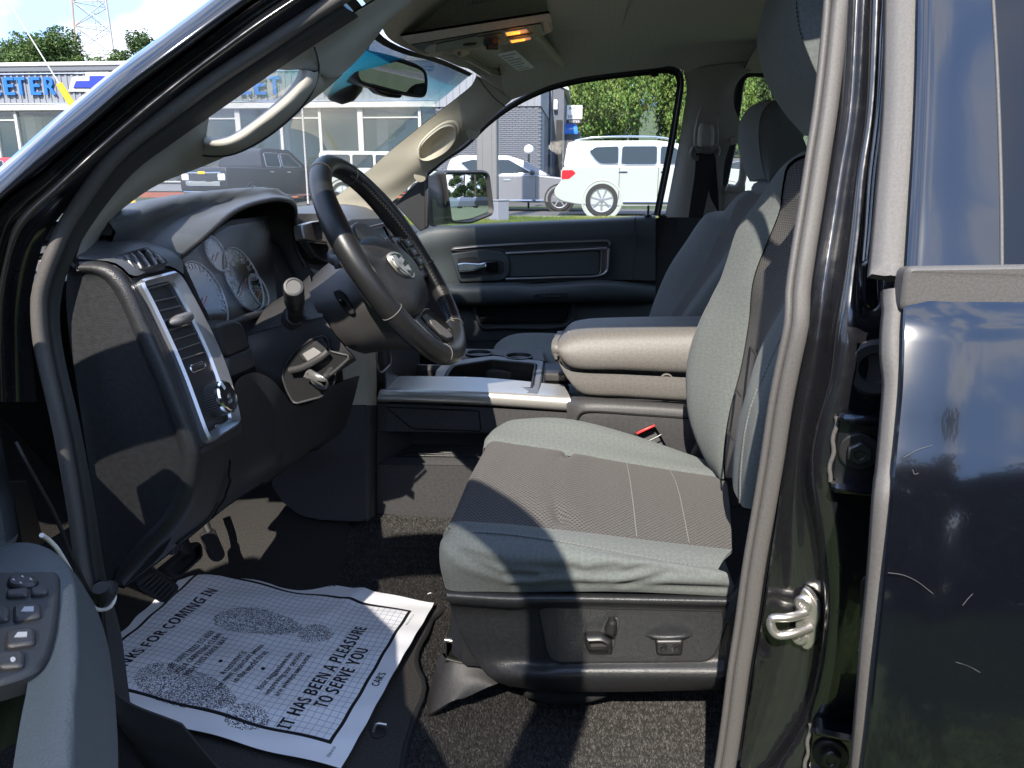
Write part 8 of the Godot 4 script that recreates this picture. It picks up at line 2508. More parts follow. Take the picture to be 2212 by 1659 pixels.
func build_setting() -> void:
	var zs := [320.0, 120.0, 60.0, 30.0, 12.0, 4.0, -2.0, -5.0]
	for k in 17:
		zs.append(-5.5 - k * 0.5)
	zs.append_array([-16.0, -18.98, -19.02, -24.0, -27.0, -28.0, -29.0, -30.0, -34.0, -36.0, -45.0, -60.0, -90.0, -140.0, -320.0])
	solid("ground", land_sheet(-320, 320, 8, zs, 0.0), M.grass_ground)
	var lz := [-19.2, -22.0, -25.0, -26.0, -27.0, -27.8, -28.4]
	solid("parking_lot", land_sheet(-90, 90, 4, lz, 0.012), M.asphalt)
	solid("road", land_sheet(-90, 90, 4, [22.0, 30.0], 0.012), M.asphalt)
	part(self, "kerb", block(Vector3(0, 0.65, -19.1), Vector3(180, 0.11, 0.18), 0.03), M.concrete).set_meta("kind", "structure")
	solid("driveway", sheet([PackedVector3Array([Vector3(20, 0.012, -8), Vector3(90, 0.012, -14)]), PackedVector3Array([Vector3(20, 0.012, 3), Vector3(90, 0.012, 3)])], 0.0, Vector3(0, 500, 0)), M.asphalt)
	# grass: tufts of blades where it is seen or mirrored
	var rg := RandomNumberGenerator.new()
	rg.seed = 5
	var st := begin()
	for k in 5:
		var a := TAU * k / 5.0 + 0.4
		var d := Vector3(cos(a), 0, sin(a))
		var b := d * 0.012
		var w := Vector3(-d.z, 0, d.x) * 0.006
		tri(st, b - w, b + d * 0.03 + Vector3(0, 0.075 + 0.02 * (k % 2), 0), b + w)
	var tuft := done(st)
	for a in [["lawn_grass", -7.0, 4.5, -18.9, -14.5, 22000, 0.55], ["roadside_grass", 0.2, 8.0, 0.4, 7.0, 30000, 0.62]]:
		var mm := MultiMesh.new()
		mm.transform_format = MultiMesh.TRANSFORM_3D
		mm.use_colors = true
		mm.mesh = tuft
		mm.instance_count = a[5]
		for k in a[5]:
			var p := Vector3(rg.randf_range(a[1], a[2]), 0, rg.randf_range(a[3], a[4]))
			p.y = land(p.x, p.z)
			var s: float = a[6] * rg.randf_range(0.6, 1.3)
			mm.set_instance_transform(k, Transform3D(Basis(Vector3.UP, rg.randf() * TAU).scaled(Vector3(s, s * rg.randf_range(0.6, 1.3), s)), p))
			var dry := smoothstep(0.0, 0.5, sin(p.x * 1.3 + sin(p.z * 2.0)) * 0.5 + 0.2 + rg.randf_range(-0.3, 0.3))
			mm.set_instance_color(k, Color(0.9, 1.0, 0.8).lerp(Color(2.4, 1.7, 1.3), dry * 0.6) * rg.randf_range(0.7, 1.3))
		var o := MultiMeshInstance3D.new()
		o.name = a[0]
		o.multimesh = mm
		o.material_override = M.grass_blade
		add_child(o)
		tag(o, "short green lawn grass" if a[0] == "lawn_grass" else "short green grass beside the truck", "grass", "", "stuff")

# ---------------------------------------------------------------- vegetation
var leaf_mesh: ArrayMesh

func make_leaf() -> void:
	var st := begin()
	var rg := RandomNumberGenerator.new()
	rg.seed = 2
	for k in 7:
		var b := Basis.from_euler(Vector3(rg.randf_range(-1.2, 1.2), rg.randf() * TAU, rg.randf_range(-0.8, 0.8)))
		var c := Vector3(rg.randf_range(-0.5, 0.5), rg.randf_range(-0.5, 0.5), rg.randf_range(-0.5, 0.5))
		var l := rg.randf_range(0.35, 0.6)
		tri(st, c + b * Vector3(-0.5 * l, 0, 0), c + b * Vector3(0, 0.1 * l, 0.28 * l), c + b * Vector3(0.5 * l, 0, 0))
		tri(st, c + b * Vector3(-0.5 * l, 0, 0), c + b * Vector3(0.5 * l, 0, 0), c + b * Vector3(0, 0.1 * l, -0.28 * l))
	leaf_mesh = done(st)

# trunk with limbs, and a crown of leaf sprays gathered in clumps
func tree(called: String, label: String, at: Vector3, h: float, spread: float, base: float, n: int, size: float, col: Color, seed_: int, group: String, droop := 0.0, cat := "tree") -> void:
	if not leaf_mesh:
		make_leaf()
	var rg := RandomNumberGenerator.new()
	rg.seed = seed_
	var t := thing(called, at, label, cat, group)
	var top := Vector3(rg.randf_range(-0.3, 0.3), h * 0.8, rg.randf_range(-0.3, 0.3))
	var path := rs(PackedVector3Array([Vector3(0, -0.3, 0), Vector3(0.08, h * 0.3, 0.05), top]), 8)
	var r0 := h * 0.022 + 0.04
	part(t, "trunk", tube(path, r0, 8, false, Vector3(0.3, 0.1, 0.9), PackedFloat32Array([1.2, 1.0, 0.9, 0.75, 0.6, 0.45, 0.3, 0.15])), M.bark)
	var clumps := []
	var nc := 26
	for k in nc:
		var s := rg.randf()
		var y := lerpf(base, h, pow(s, 0.8))
		var f := (y - base) / (h - base)
		var prof := sqrt(maxf(0.03, 1.0 - pow(f * 1.35 - 0.45, 2.0)))
		var a := rg.randf() * TAU
		var d := spread * prof * sqrt(rg.randf_range(0.15, 1.0))
		clumps.append([Vector3(cos(a) * d, y, sin(a) * d), spread * rg.randf_range(0.22, 0.4)])
		if k % 3 == 0:
			var q: Vector3 = clumps[k][0]
			var st := path[2 + k % 4]
			part(t, "limb", tube(rs(PackedVector3Array([st, st.lerp(q, 0.5) + Vector3(0, h * 0.04, 0), q]), 6), r0 * 0.35, 6, false, Vector3(0.3, 0.1, 0.9), PackedFloat32Array([1, 0.85, 0.7, 0.5, 0.35, 0.2])), M.bark)
	var mm := MultiMesh.new()
	mm.transform_format = MultiMesh.TRANSFORM_3D
	mm.use_colors = true
	mm.mesh = leaf_mesh
	mm.instance_count = n
	for k in n:
		var c: Array = clumps[rg.randi() % nc]
		var dir := Vector3(rg.randfn(), rg.randfn() * 0.8, rg.randfn()).normalized()
		var p: Vector3 = c[0] + dir * c[1] * pow(rg.randf(), 0.45)
		p.y -= droop * rg.randf() * c[1] * 1.6
		p.y = maxf(p.y, base * 0.6)
		var b := Basis.from_euler(Vector3(rg.randf_range(-0.6, 0.6), rg.randf() * TAU, rg.randf_range(-0.6, 0.6))).scaled(Vector3.ONE * size * rg.randf_range(0.7, 1.4))
		if droop > 0:
			b = b.scaled(Vector3(0.7, 1.5, 0.7))
		mm.set_instance_transform(k, Transform3D(b, p))
		var v := rg.randf_range(0.65, 1.35)
		mm.set_instance_color(k, Color(col.r * v * rg.randf_range(0.85, 1.2), col.g * v, col.b * v))
	var o := MultiMeshInstance3D.new()
	o.name = "crown"
	o.set_meta("kind", "stuff")
	o.multimesh = mm
	o.material_override = M.leaf
	t.add_child(o, true)


# ---------------------------------------------------------------- vehicles
func wheel_part(t: Node, c: Vector3, r: float, spokes: int, light: Material) -> void:
	var w := part(t, "wheel", lathe(c, Vector3(0, 0, 1), [r * 0.62, -0.2, r * 0.95, -0.2, r, -0.16, r, -0.04, r * 0.94, 0.0, r * 0.72, 0.004, r * 0.68, -0.015], 32), M.tyre)
	part(w, "hub_dish", lathe(c, Vector3(0, 0, 1), [r * 0.69, -0.03, r * 0.64, -0.06, 0.0, -0.07], 28), M.dark_steel)
	part(w, "rim_ring", lathe(c, Vector3(0, 0, 1), [r * 0.70, -0.03, r * 0.71, -0.004, r * 0.65, -0.008, r * 0.64, -0.05], 28), light)
	for k in spokes:
		var a := TAU * (k + 0.25) / spokes
		var d := Vector3(cos(a), sin(a), 0)
		part(w, "spoke", block(c + d * r * 0.38 + Vector3(0, 0, -0.025), Vector3(r * 0.12, r * 0.58, 0.02), 0.005, Basis(d.cross(Vector3(0, 0, 1)), d, Vector3(0, 0, 1))), light)
	part(w, "hub_cap", lathe(c, Vector3(0, 0, 1), [r * 0.13, -0.03, r * 0.12, -0.008, 0.0, -0.006], 16), light)

func flat_pts(a: Array, z: float) -> PackedVector3Array:
	var o := PackedVector3Array()
	for i in a.size() / 2:
		o.append(Vector3(a[2 * i], a[2 * i + 1], z))
	return o

# a car in its own axes: x from tail to nose, y up from the road, its near side at z = 0
func car(called: String, label: String, group: String, s: Dictionary, at: Vector3, turn := 0.0) -> Node3D:
	var t := thing(called, at, label, s.cat, group)
	t.rotation.y = turn
	var w: float = s.w
	var fwd := Vector3(0, 0, 1)
	var b := part(t, "body", prism(rnd(flat_pts(s.body, 0), 0.12, 3), w, 0.03, fwd), s.paint)
	# upper cabin, leaning in
	var lo := rs(rnd(flat_pts(s.cabin, 0), 0.06, 3), 60, false, true)
	var rows := []
	for z in [-0.0, -0.06, -w * 0.5, -w + 0.06, -w]:
		var r := PackedVector3Array()
		for q in lo:
			var f := clampf((q.y - s.belt) / (s.roof - s.belt), 0, 1)
			var zz: float = clampf(z, -w + 0.03 + 0.15 * f, -0.03 - 0.15 * f)
			r.append(Vector3(q.x, q.y, zz))
		rows.append(r)
	part(t, "cabin", sheet(rows, 0.0, Vector3(2, 9, 0), true), s.paint)
	for e in [0, 4]:
		var st := begin()
		st.set_smooth_group(-1)
		cap(st, rows[e], fwd, e == 0)
		part(t, "cabin_side", done(st), s.paint)
	for win in s.windows:
		var o := PackedVector3Array()
		for q in rnd(flat_pts(win, 0), 0.05, 3):
			var f := clampf((q.y - s.belt) / (s.roof - s.belt), 0, 1)
			o.append(Vector3(q.x, q.y, -0.03 - 0.15 * f + 0.006))
		var g := part(t, "side_window", prism(o, 0.01, 0.002, Vector3(0, 0.3, 1)), M.car_glass)
		part(g, "window_trim", tube(rs(o, 40, false, true), 0.012, 5, true), M.chrome if s.get("trim", false) else M.rubber)
	for x in s.wheels:
		part(t, "wheel_arch", lathe(Vector3(x, s.r, 0.004), fwd, [s.r * 1.24, -0.3, s.r * 1.24, 0.004, s.r * 1.15, 0.012, s.r * 1.12, -0.02, 0.0, -0.02], 32), s.get("arch", M.rubber))
		wheel_part(t, Vector3(x, s.r, 0.02), s.r, s.spokes, M.bezel_silver)
	for x in s.handles:
		part(t, "door_handle", block(Vector3(x, s.belt - 0.14, 0.012), Vector3(0.22, 0.035, 0.04), 0.01), M.chrome if s.get("trim", false) else s.paint)
	for x in s.seams:
		part(t, "door_seam", block(Vector3(x, s.belt * 0.5 + s.r * 0.5, 0.001), Vector3(0.012, s.belt - s.r * 1.1, 0.006), 0.0), M.rubber)
	part(t, "sill_trim", block(Vector3((s.wheels[0] + s.wheels[1]) / 2, s.r * 0.85, 0.01), Vector3(s.wheels[1] - s.wheels[0] - s.r * 2.5, 0.07, 0.05), 0.02), s.get("sill", M.chrome))
	if s.has("tail"):
		part(t, "tail_lamp", prism(rnd(flat_pts(s.tail, 0.012), 0.03, 3), 0.03, 0.008, fwd), M.tail_red)
	if s.has("mirror_x"):
		part(t, "door_mirror", block(Vector3(s.mirror_x, s.belt + 0.07, 0.13), Vector3(0.16, 0.15, 0.22), 0.05), M.car_dark)
	if s.get("rails", false):
		part(t, "roof_rail", tube(rs(V([0.5, s.roof + 0.0, -0.22, 0.9, s.roof + 0.07, -0.2, 2.6, s.roof + 0.07, -0.2, 3.0, s.roof - 0.01, -0.22]), 20), 0.025, 8), M.chrome)
	return t

func build_places() -> void:
	var suv := {"cat": "SUV", "w": 2.0, "paint": M.car_white, "belt": 1.25, "roof": 1.86, "r": 0.42, "spokes": 7, "trim": true, "rails": true, "mirror_x": 3.62, "arch": M.car_white,
		"body": [0.0, 0.52, 0.02, 0.72, 0.18, 0.86, 0.2, 1.25, 3.7, 1.24, 5.1, 1.12, 5.3, 0.95, 5.3, 0.4, 5.0, 0.3, 1.8, 0.26, 0.65, 0.3, 0.2, 0.38],
		"cabin": [0.22, 1.2, 0.33, 1.82, 0.6, 1.86, 2.6, 1.86, 3.1, 1.78, 3.9, 1.2],
		"windows": [[0.86, 1.6, 1.02, 1.7, 1.6, 1.72, 1.6, 1.29, 1.15, 1.29, 1.0, 1.42], [1.68, 1.72, 2.55, 1.72, 2.55, 1.28, 1.66, 1.28], [2.63, 1.72, 2.95, 1.70, 3.55, 1.3, 2.62, 1.28]],
		"wheels": [1.21, 4.3], "handles": [1.72, 2.75], "seams": [1.63, 2.59, 3.7], "tail": [0.19, 0.93, 0.2, 1.15, 0.45, 1.16, 0.55, 1.08, 0.38, 0.94]}
	car("parked_suv", "large silvery white SUV parked with its side to the grass", "vehicles parked at the dealer's", suv, U("r", 1060, 1334, 2, -19.4) - Vector3(0, 0.008, 0))
	var cross := {"cat": "SUV", "w": 1.85, "paint": M.car_silver, "belt": 1.05, "roof": 1.62, "r": 0.36, "spokes": 5, "mirror_x": 2.75, "trim": true,
		"body": [0.0, 0.5, 0.05, 0.95, 0.2, 1.06, 2.9, 1.05, 4.1, 0.92, 4.42, 0.72, 4.45, 0.4, 4.2, 0.25, 0.3, 0.28],
		"cabin": [0.12, 1.0, 0.3, 1.5, 0.6, 1.62, 2.0, 1.6, 2.5, 1.45, 3.25, 1.02],
		"windows": [[0.6, 1.4, 1.0, 1.5, 1.62, 1.5, 1.6, 1.08, 0.95, 1.1], [1.72, 1.5, 2.05, 1.48, 2.75, 1.1, 1.72, 1.06]],
		"wheels": [0.85, 3.55], "handles": [0.95, 2.0], "seams": [1.66, 2.85], "tail": [0.03, 0.85, 0.05, 1.0, 0.5, 1.0, 0.3, 0.88], "arch": M.tyre}
	var cp := U("r", 1110, 1290, 2, -22.7)
	car("parked_crossover", "silver grey crossover behind the metal clad pylon", "vehicles parked at the dealer's", cross, Vector3(cp.x - 3.55, cp.y - 0.002, -22.7))
	var pick := {"cat": "pickup truck", "w": 2.0, "paint": M.car_dark, "belt": 1.3, "roof": 1.95, "r": 0.42, "spokes": 6, "trim": true,
		"body": [0.0, 0.55, 0.0, 1.3, 4.0, 1.28, 5.5, 1.22, 5.75, 1.05, 5.75, 0.45, 5.4, 0.35, 0.2, 0.4],
		"cabin": [1.75, 1.25, 1.85, 1.88, 2.1, 1.95, 3.4, 1.93, 4.3, 1.25],
		"windows": [[2.0, 1.8, 2.75, 1.8, 2.75, 1.33, 1.98, 1.33], [2.85, 1.8, 3.3, 1.78, 3.9, 1.34, 2.85, 1.33]],
		"wheels": [1.2, 4.75], "handles": [2.2, 3.1], "seams": [2.8, 4.1]}
	var pk := car("parked_pickup", "black pickup with chrome bars parked before the showroom window", "vehicles parked at the dealer's", pick, Vector3(-11.6, 0.68, -24.2), deg_to_rad(72))
	for a in [[1.12, 0.10, 1.6], [0.78, 0.30, 1.5], [0.5, 0.12, 1.8]]:
		part(pk, "chrome_bar", block(Vector3(-0.02, a[0], -1.0), Vector3(0.05, a[1] * 0.5, a[2]), 0.02), M.chrome)
	for z in [-0.22, -1.78]:
		part(pk, "headlight", block(Vector3(0.01, 0.98, z), Vector3(0.08, 0.22, 0.3), 0.03), M.globe_white)
	part(pk, "nose_emblem", block(Vector3(-0.06, 1.12, -1.0), Vector3(0.03, 0.09, 0.3), 0.01), M.yellow)
	var jeep := {"cat": "SUV", "w": 1.85, "paint": M.car_white, "belt": 1.22, "roof": 1.83, "r": 0.4, "spokes": 5,
		"body": [0.0, 0.5, 0.0, 1.22, 2.9, 1.2, 4.2, 1.15, 4.3, 0.95, 4.3, 0.5, 0.2, 0.42],
		"cabin": [0.03, 1.18, 0.06, 1.8, 0.2, 1.84, 2.6, 1.82, 2.95, 1.2],
		"windows": [[0.25, 1.7, 1.1, 1.7, 1.1, 1.28, 0.25, 1.28], [1.2, 1.7, 1.9, 1.7, 1.9, 1.28, 1.2, 1.28], [2.0, 1.7, 2.5, 1.68, 2.75, 1.28, 2.0, 1.28]],
		"wheels": [0.8, 3.5], "handles": [1.3, 2.1], "seams": [1.15, 1.95], "sill": M.rubber}
	car("parked_off_roader", "boxy white off-roader before the showroom glass", "vehicles parked at the dealer's", jeep, Vector3(-9.3, 0.72, -26.4), deg_to_rad(14))
	var red := cross.duplicate()
	red.paint = M.car_red
	red.cat = "car"
	car("parked_car", "red car under the yellow guy wire sleeve", "vehicles parked at the dealer's", red, Vector3(-20.5, 0.67, -23.6))
	var dk := cross.duplicate()
	dk.paint = M.car_dark
	car("parked_crossover", "black crossover seen through the belt pillar loop", "vehicles parked at the dealer's", dk, Vector3(4.0, 0.66, -26.5))
	car("parked_crossover", "red crossover glimpsed under the driver's headrest", "vehicles parked at the dealer's", red, Vector3(9.3, 0.66, -22.5))
	var sv := cross.duplicate()
	sv.paint = M.car_white
	# cars that the door mirror shows
	for k in 5:
		var cs: Dictionary = [sv, cross, dk, sv, cross][k]
		car("parked_crossover", "%s in the row shown by the door mirror" % ["white crossover at the roadside end", "silver crossover beside the end one", "black crossover in the middle", "white crossover past the black one", "silver crossover at the far end"][k], "row of cars behind the truck", cs, Vector3(118.0 + k * 0.6, land(0, -13.5 - k * 2.6), -13.5 - k * 2.6), deg_to_rad(75))
	build_dealer()
	build_service()
	# pylon with its metal box, lamp, guy wire
	var py := thing("sign_pylon", Vector3(-2.24, 0.69, -17.5), "tall metal clad sign post beside the grey box", "sign post")
	part(py, "cladding", block(Vector3(0, 3.6, 0), Vector3(0.46, 7.2, 0.4), 0.02), M.satin_grey)
	for x in [-0.10, 0.115]:
		part(py, "cladding_seam", block(Vector3(x, 3.6, 0.2), Vector3(0.012, 7.2, 0.008), 0.0), M.wall_dark)
	var bx := thing("utility_box", Vector3(-1.93, 0.69, -16.95), "grey steel utility box on the grass under the pylon", "utility box")
	bx.rotation.y = deg_to_rad(-42)
	part(bx, "cabinet", block(Vector3(0, 0.22, 0), Vector3(0.30, 0.44, 0.34), 0.01), M.siding_grey)
	part(bx, "lid", block(Vector3(0, 0.452, 0), Vector3(0.33, 0.03, 0.37), 0.008), M.siding_grey)
	part(bx, "door_edge", block(Vector3(0.0, 0.22, 0.172), Vector3(0.24, 0.36, 0.006), 0.002), M.siding_grey)
	var gl := U("r", 845, 750, 2, -25.0)
	var lp := thing("globe_lamp", Vector3(gl.x, land(gl.x, -25.0), -25.0), "white globe lamp on a dark post by the brick wall", "lamp")
	part(lp, "globe", lathe(Vector3(0, gl.y - lp.position.y, 0), Vector3.UP, [0.001, -0.155, 0.06, -0.143, 0.11, -0.11, 0.145, -0.055, 0.155, 0.0, 0.145, 0.055, 0.11, 0.11, 0.06, 0.143, 0.001, 0.155], 20), M.globe_white)
	part(lp, "post", tube(PackedVector3Array([Vector3.ZERO, Vector3(0, gl.y - lp.position.y - 0.14, 0)]), 0.035, 8), M.rubber)
	var g0 := U("t", 22, 1235, 2, -20.0)
	var g1 := U("v", 555, 785, 2, -20.0)
	var gd := (g1 - g0).normalized()
	var up := thing("utility_pole", Vector3((g0 + gd * 11.5).x, 0.66, -20.0), "utility pole whose guy wire wears a yellow sleeve", "pole")
	var off := -up.position
	part(up, "pole", tube(PackedVector3Array([Vector3.ZERO, Vector3(0, 11.5, 0)]), 0.14, 10), M.bark)
	part(up, "guy_wire", tube(PackedVector3Array([g0 + off, g0 + gd * 11.5 + off]), 0.018, 6), M.white_trim)
	part(up, "yellow_sleeve", tube(PackedVector3Array([g0 + off, g1 + off]), 0.085, 10), M.yellow)
	build_tower()
	# trees
	var dark := Color(0.045, 0.085, 0.022)
	var light := Color(0.10, 0.17, 0.03)
	var gr := "trees behind the dealer's"
	tree("shade_tree", "broad bright green drooping tree behind the white SUV", Vector3(3.0, land(0, -52), -52), 13.5, 6.4, 1.6, 30000, 0.36, light, 11, gr, 0.8)
	tree("shade_tree", "green tree beyond the drooping one, over the service sign", Vector3(-2.6, land(0, -62), -62), 12, 5.0, 2.0, 9000, 0.5, Color(0.075, 0.14, 0.028), 12, gr, 0.5)
	tree("shade_tree", "dark green tree filling the gap right of the drooping one", Vector3(11.5, land(0, -58), -58), 11, 6.0, 1.5, 12000, 0.5, dark, 13, gr, 0.3)
	tree("shade_tree", "far tree seen through the rear window opening", Vector3(19.5, land(0, -58), -58), 10, 6.0, 1.0, 6000, 0.8, Color(0.07, 0.12, 0.03), 14, gr)
	for k in 7:
		var c: Array = [[15, 72, 8.5, 5.0, "dark tree at the left edge behind the showroom roof"], [95, 40, 6.6, 4.6, "bushy tree behind the showroom roof, crossed by the guy wire"], [160, 110, 5.2, 3.6, "low tree behind the showroom roof beside the mast"], [245, 112, 5.4, 4.6, "low bright tree just right of the mast foot"], [330, 60, 7.0, 4.2, "taller tree half hidden by the windshield pillar"], [420, 70, 6.5, 4.5, "tree behind the roof hidden by the windshield pillar"], [-60, 80, 7.5, 5.0, "tree behind the roof beyond the left edge"]][k]
		var p := U("s", c[0], c[1], 2, -50.0)
		var gy := land(0, -50)
		tree("roof_tree", c[4], Vector3(p.x, gy, -50), p.y - gy - c[3] * 0.26, c[3] * 0.8, 0.4, 8000, 0.34, [dark, Color(0.06, 0.11, 0.025), dark, light, dark, dark, dark][k], 30 + k, gr)
	# behind the photographer: what the paint and the mirrors show
	for k in 9:
		tree("hedge_shrub", "dense dark shrub of the row across the grass from the truck", Vector3(-2.0 + k * 1.9, 0, 8.0 + 0.4 * sin(k * 2.3)), 4.5 + 0.4 * sin(k * 1.7), 1.7, 0.05, 4200, 0.3, Color(0.04, 0.07, 0.02), 60 + k, "shrubs along the roadside", 0.0, "shrub")
	for k in 5:
		tree("roadside_tree", "tall tree shown by the door mirror behind the parked row", Vector3(150 + 8 * (k % 2), 0.4, -12.0 - k * 5.0), 9.5 - 2.2 * ((k + 1) % 3), 2.6, 0.8, 4200, 0.55, Color(0.05, 0.09, 0.02), 80 + k, "trees behind the truck")
	var mp := thing("roadside_pole", Vector3(125, 0.6, -20.5), "wooden pole shown by the door mirror before the trees", "pole")
	part(mp, "pole", tube(PackedVector3Array([Vector3.ZERO, Vector3(0, 8.5, 0)]), 0.14, 8), M.bark)
	part(mp, "crossarm", block(Vector3(0, 7.9, 0), Vector3(0.12, 0.12, 2.0), 0.02), M.bark)

func build_tower() -> void:
	var c := Vector3(-37.4, land(0, -60), -60)
	var t := thing("radio_mast", c, "rust streaked steel lattice mast behind the showroom", "mast")
	var cyl := CylinderMesh.new()
	cyl.top_radius = 1.0
	cyl.bottom_radius = 1.0
	cyl.height = 1.0
	cyl.radial_segments = 6
	var bar := func(called: String, a: Vector3, b: Vector3, r: float, m: Material) -> void:
		var o := part(t, called, cyl, m)
		var y := (b - a).normalized()
		var x := y.cross(Vector3(0.31, 0.22, 0.92)).normalized()
		o.transform = Transform3D(Basis(x * r, y * a.distance_to(b), x.cross(y) * r), (a + b) / 2)
	var leg := func(k: int, y: float) -> Vector3:
		var r := lerpf(2.1, 0.5, y / 32.0)
		var a := TAU * k / 3.0 + 0.52
		return Vector3(cos(a) * r, y, sin(a) * r)
	for k in 3:
		bar.call("leg", leg.call(k, 0.0), leg.call(k, 32.0), 0.075, M.tower_rust if k == 1 else M.tower_steel)
	for i in 18:
		var y := 1.0 + i * 1.7
		for k in 3:
			var q := (k + 1) % 3
			bar.call("strut", leg.call(k, y), leg.call(q, y), 0.032, M.tower_steel)
			bar.call("brace", leg.call(k, y), leg.call(q, y + 1.7), 0.034, M.tower_rust if (i + k) % 3 == 0 else M.tower_steel)
			bar.call("brace", leg.call(q, y), leg.call(k, y + 1.7), 0.034, M.tower_steel)
	for x in [-0.18, 0.18]:
		bar.call("ladder_rail", Vector3(x, 0, 0), Vector3(x, 31, 0), 0.03, M.tower_steel)
	for i in 60:
		bar.call("rung", Vector3(-0.18, 1 + i * 0.5, 0), Vector3(0.18, 1 + i * 0.5, 0), 0.015, M.tower_steel)

func build_dealer() -> void:
	var z := -31.0
	var b := thing("showroom", Vector3(-15.0, 0.86, z), "long low showroom with blue letters on grey ribbed fascia", "building")
	var x0 := -14.0
	var x1 := 10.6
	var ft := 5.27
	var fb := 3.63
	part(b, "fascia_panel", block(Vector3((x0 + x1) / 2, (ft + fb) / 2 - 0.1, 0.0), Vector3(x1 - x0, ft - fb - 0.35, 0.3), 0.02), M.siding_grey)
	var rib := BoxMesh.new()
	rib.size = Vector3(0.09, ft - fb - 0.36, 0.05)
	for k in int((x1 - x0) / 0.26):
		var o := part(b, "fascia_rib", rib, M.siding_grey)
		o.position = Vector3(x0 + 0.13 + k * 0.26, (ft + fb) / 2 - 0.1, 0.165)
	part(b, "roof_coping", block(Vector3((x0 + x1) / 2, ft - 0.06, 0.02), Vector3(x1 - x0 + 0.2, 0.16, 0.6), 0.03), M.white_trim)
	part(b, "roof_gutter", block(Vector3((x0 + x1) / 2, ft - 0.24, 0.06), Vector3(x1 - x0 + 0.1, 0.20, 0.42), 0.03), M.brick_grey)
	part(b, "fascia_trim", block(Vector3((x0 + x1) / 2, ft - 0.40, 0.22), Vector3(x1 - x0, 0.05, 0.06), 0.01), M.chrome)
	part(b, "fascia_trim", block(Vector3((x0 + x1) / 2, fb + 0.10, 0.22), Vector3(x1 - x0, 0.05, 0.06), 0.01), M.chrome)
	part(b, "soffit_band", block(Vector3((x0 + x1) / 2, fb - 0.06, 0.0), Vector3(x1 - x0, 0.22, 0.5), 0.02), M.white_trim)
	part(b, "roof_slab", block(Vector3((x0 + x1) / 2, fb + 0.15, -4.5), Vector3(x1 - x0, 0.25, 9.0), 0.02), M.white_trim)
	part(b, "red_brick_base", block(Vector3((x0 + x1) / 2, 0.08, -0.05), Vector3(x1 - x0, 0.30, 0.3), 0.02), M.brick_red)
	part(b, "window_sill", block(Vector3((x0 + x1) / 2, 0.42, 0.0), Vector3(x1 - x0, 0.36, 0.3), 0.02), M.siding_grey)
	part(b, "sill_cap", block(Vector3((x0 + x1) / 2, 0.63, 0.05), Vector3(x1 - x0, 0.06, 0.36), 0.01), M.white_trim)
	# frames and panes
	var xs := [x0, -12.0, -9.6, -8.6, -6.2, U("t", 925, 500, 2, z).x + 15.0, U("t", 1300, 500, 2, z).x + 15.0, U("t", 1645, 600, 2, z).x + 15.0, U("t", 1995, 600, 2, z).x + 15.0, 8.4, x1]
	for k in xs.size():
		part(b, "mullion", block(Vector3(xs[k], 2.12, 0.0), Vector3(0.22 if k % 3 == 2 else 0.12, 2.98, 0.16), 0.01), M.white_trim)
		if k < xs.size() - 1:
			var pn := part(b, "shop_pane", block(Vector3((xs[k] + xs[k + 1]) / 2, 2.12, -0.02), Vector3(xs[k + 1] - xs[k] - 0.12, 2.95, 0.012), 0.002), M.shop_glass)
			if k % 2 == 0:
				part(pn, "transom", block(Vector3((xs[k] + xs[k + 1]) / 2, 3.1, 0.0), Vector3(xs[k + 1] - xs[k] - 0.12, 0.06, 0.08), 0.01), M.white_trim)
	# the room behind the glass
	part(b, "room_back", block(Vector3((x0 + x1) / 2, 1.8, -8.5), Vector3(x1 - x0, 3.7, 0.2), 0.0), M.room_wall)
	part(b, "room_floor", block(Vector3((x0 + x1) / 2, 0.02, -4.2), Vector3(x1 - x0, 0.1, 8.4), 0.0), M.room_floor)
	for x in [x0, x1]:
		part(b, "end_wall", block(Vector3(x, 1.8, -4.3), Vector3(0.2, 3.7, 8.6), 0.0), M.brick_grey)
	for x in [-10.5, -4.0, 1.5, 6.0]:
		part(b, "room_column", block(Vector3(x, 1.8, -3.6), Vector3(0.5, 3.6, 0.5), 0.02), M.white_trim)
	for a in [[-11.5, 1.6], [-8.0, 1.2], [0.2, 1.9], [2.8, 1.4], [4.6, 1.7]]:
		part(b, "desk", block(Vector3(a[0], 0.45, -2.6), Vector3(a[1], 0.8, 0.8), 0.02), M.car_dark)
		part(b, "desk_screen", block(Vector3(a[0], 1.1, -2.6), Vector3(0.55, 0.4, 0.05), 0.01), M.trim_dark)
	# lettering and emblem
	var put := func(ch: String, f: String, px: float, py: float, h: float, w: float) -> void:
		var o := U(f, px, py, 2, z + 0.26) - b.position
		part(b, "fascia_letter", word(ch, h, w, func(x: float, y: float, d: float) -> Vector3: return o + Vector3(x, y, d * 3.0), 0.03, true), M.letter_blue)
	var cx := [-176, -45, 88, 195, 332, 465]
	for k in 6:
		put.call("TEETER"[k], "v", cx[k], 807.0 - k * 1.0, 0.68, 0.46)
	for k in 9:
		put.call("CHEVROLET"[k], "t", 1245.0 - (8 - k) * 129.0, 192.0 + (8 - k) * 0.6, 0.68, 0.47)
	var em := [680, 818, 708, 755, 832, 752, 832, 708, 972, 706, 985, 750, 1130, 748, 1102, 813, 978, 816, 978, 862, 838, 862, 838, 818]
	var eb := [632, 855, 672, 716, 792, 714, 796, 672, 1008, 670, 1014, 712, 1180, 710, 1140, 850, 1016, 852, 1016, 900, 800, 900, 800, 856]
	var mk := func(px: Array, dz: float) -> PackedVector3Array:
		var o := L("v", px, 2, z + dz)
		for i in o.size():
			o[i] -= b.position
		return o
	part(b, "emblem_border", prism(mk.call(eb, 0.27), 0.08, 0.02, Vector3(0, 0, 1)), M.white_trim)
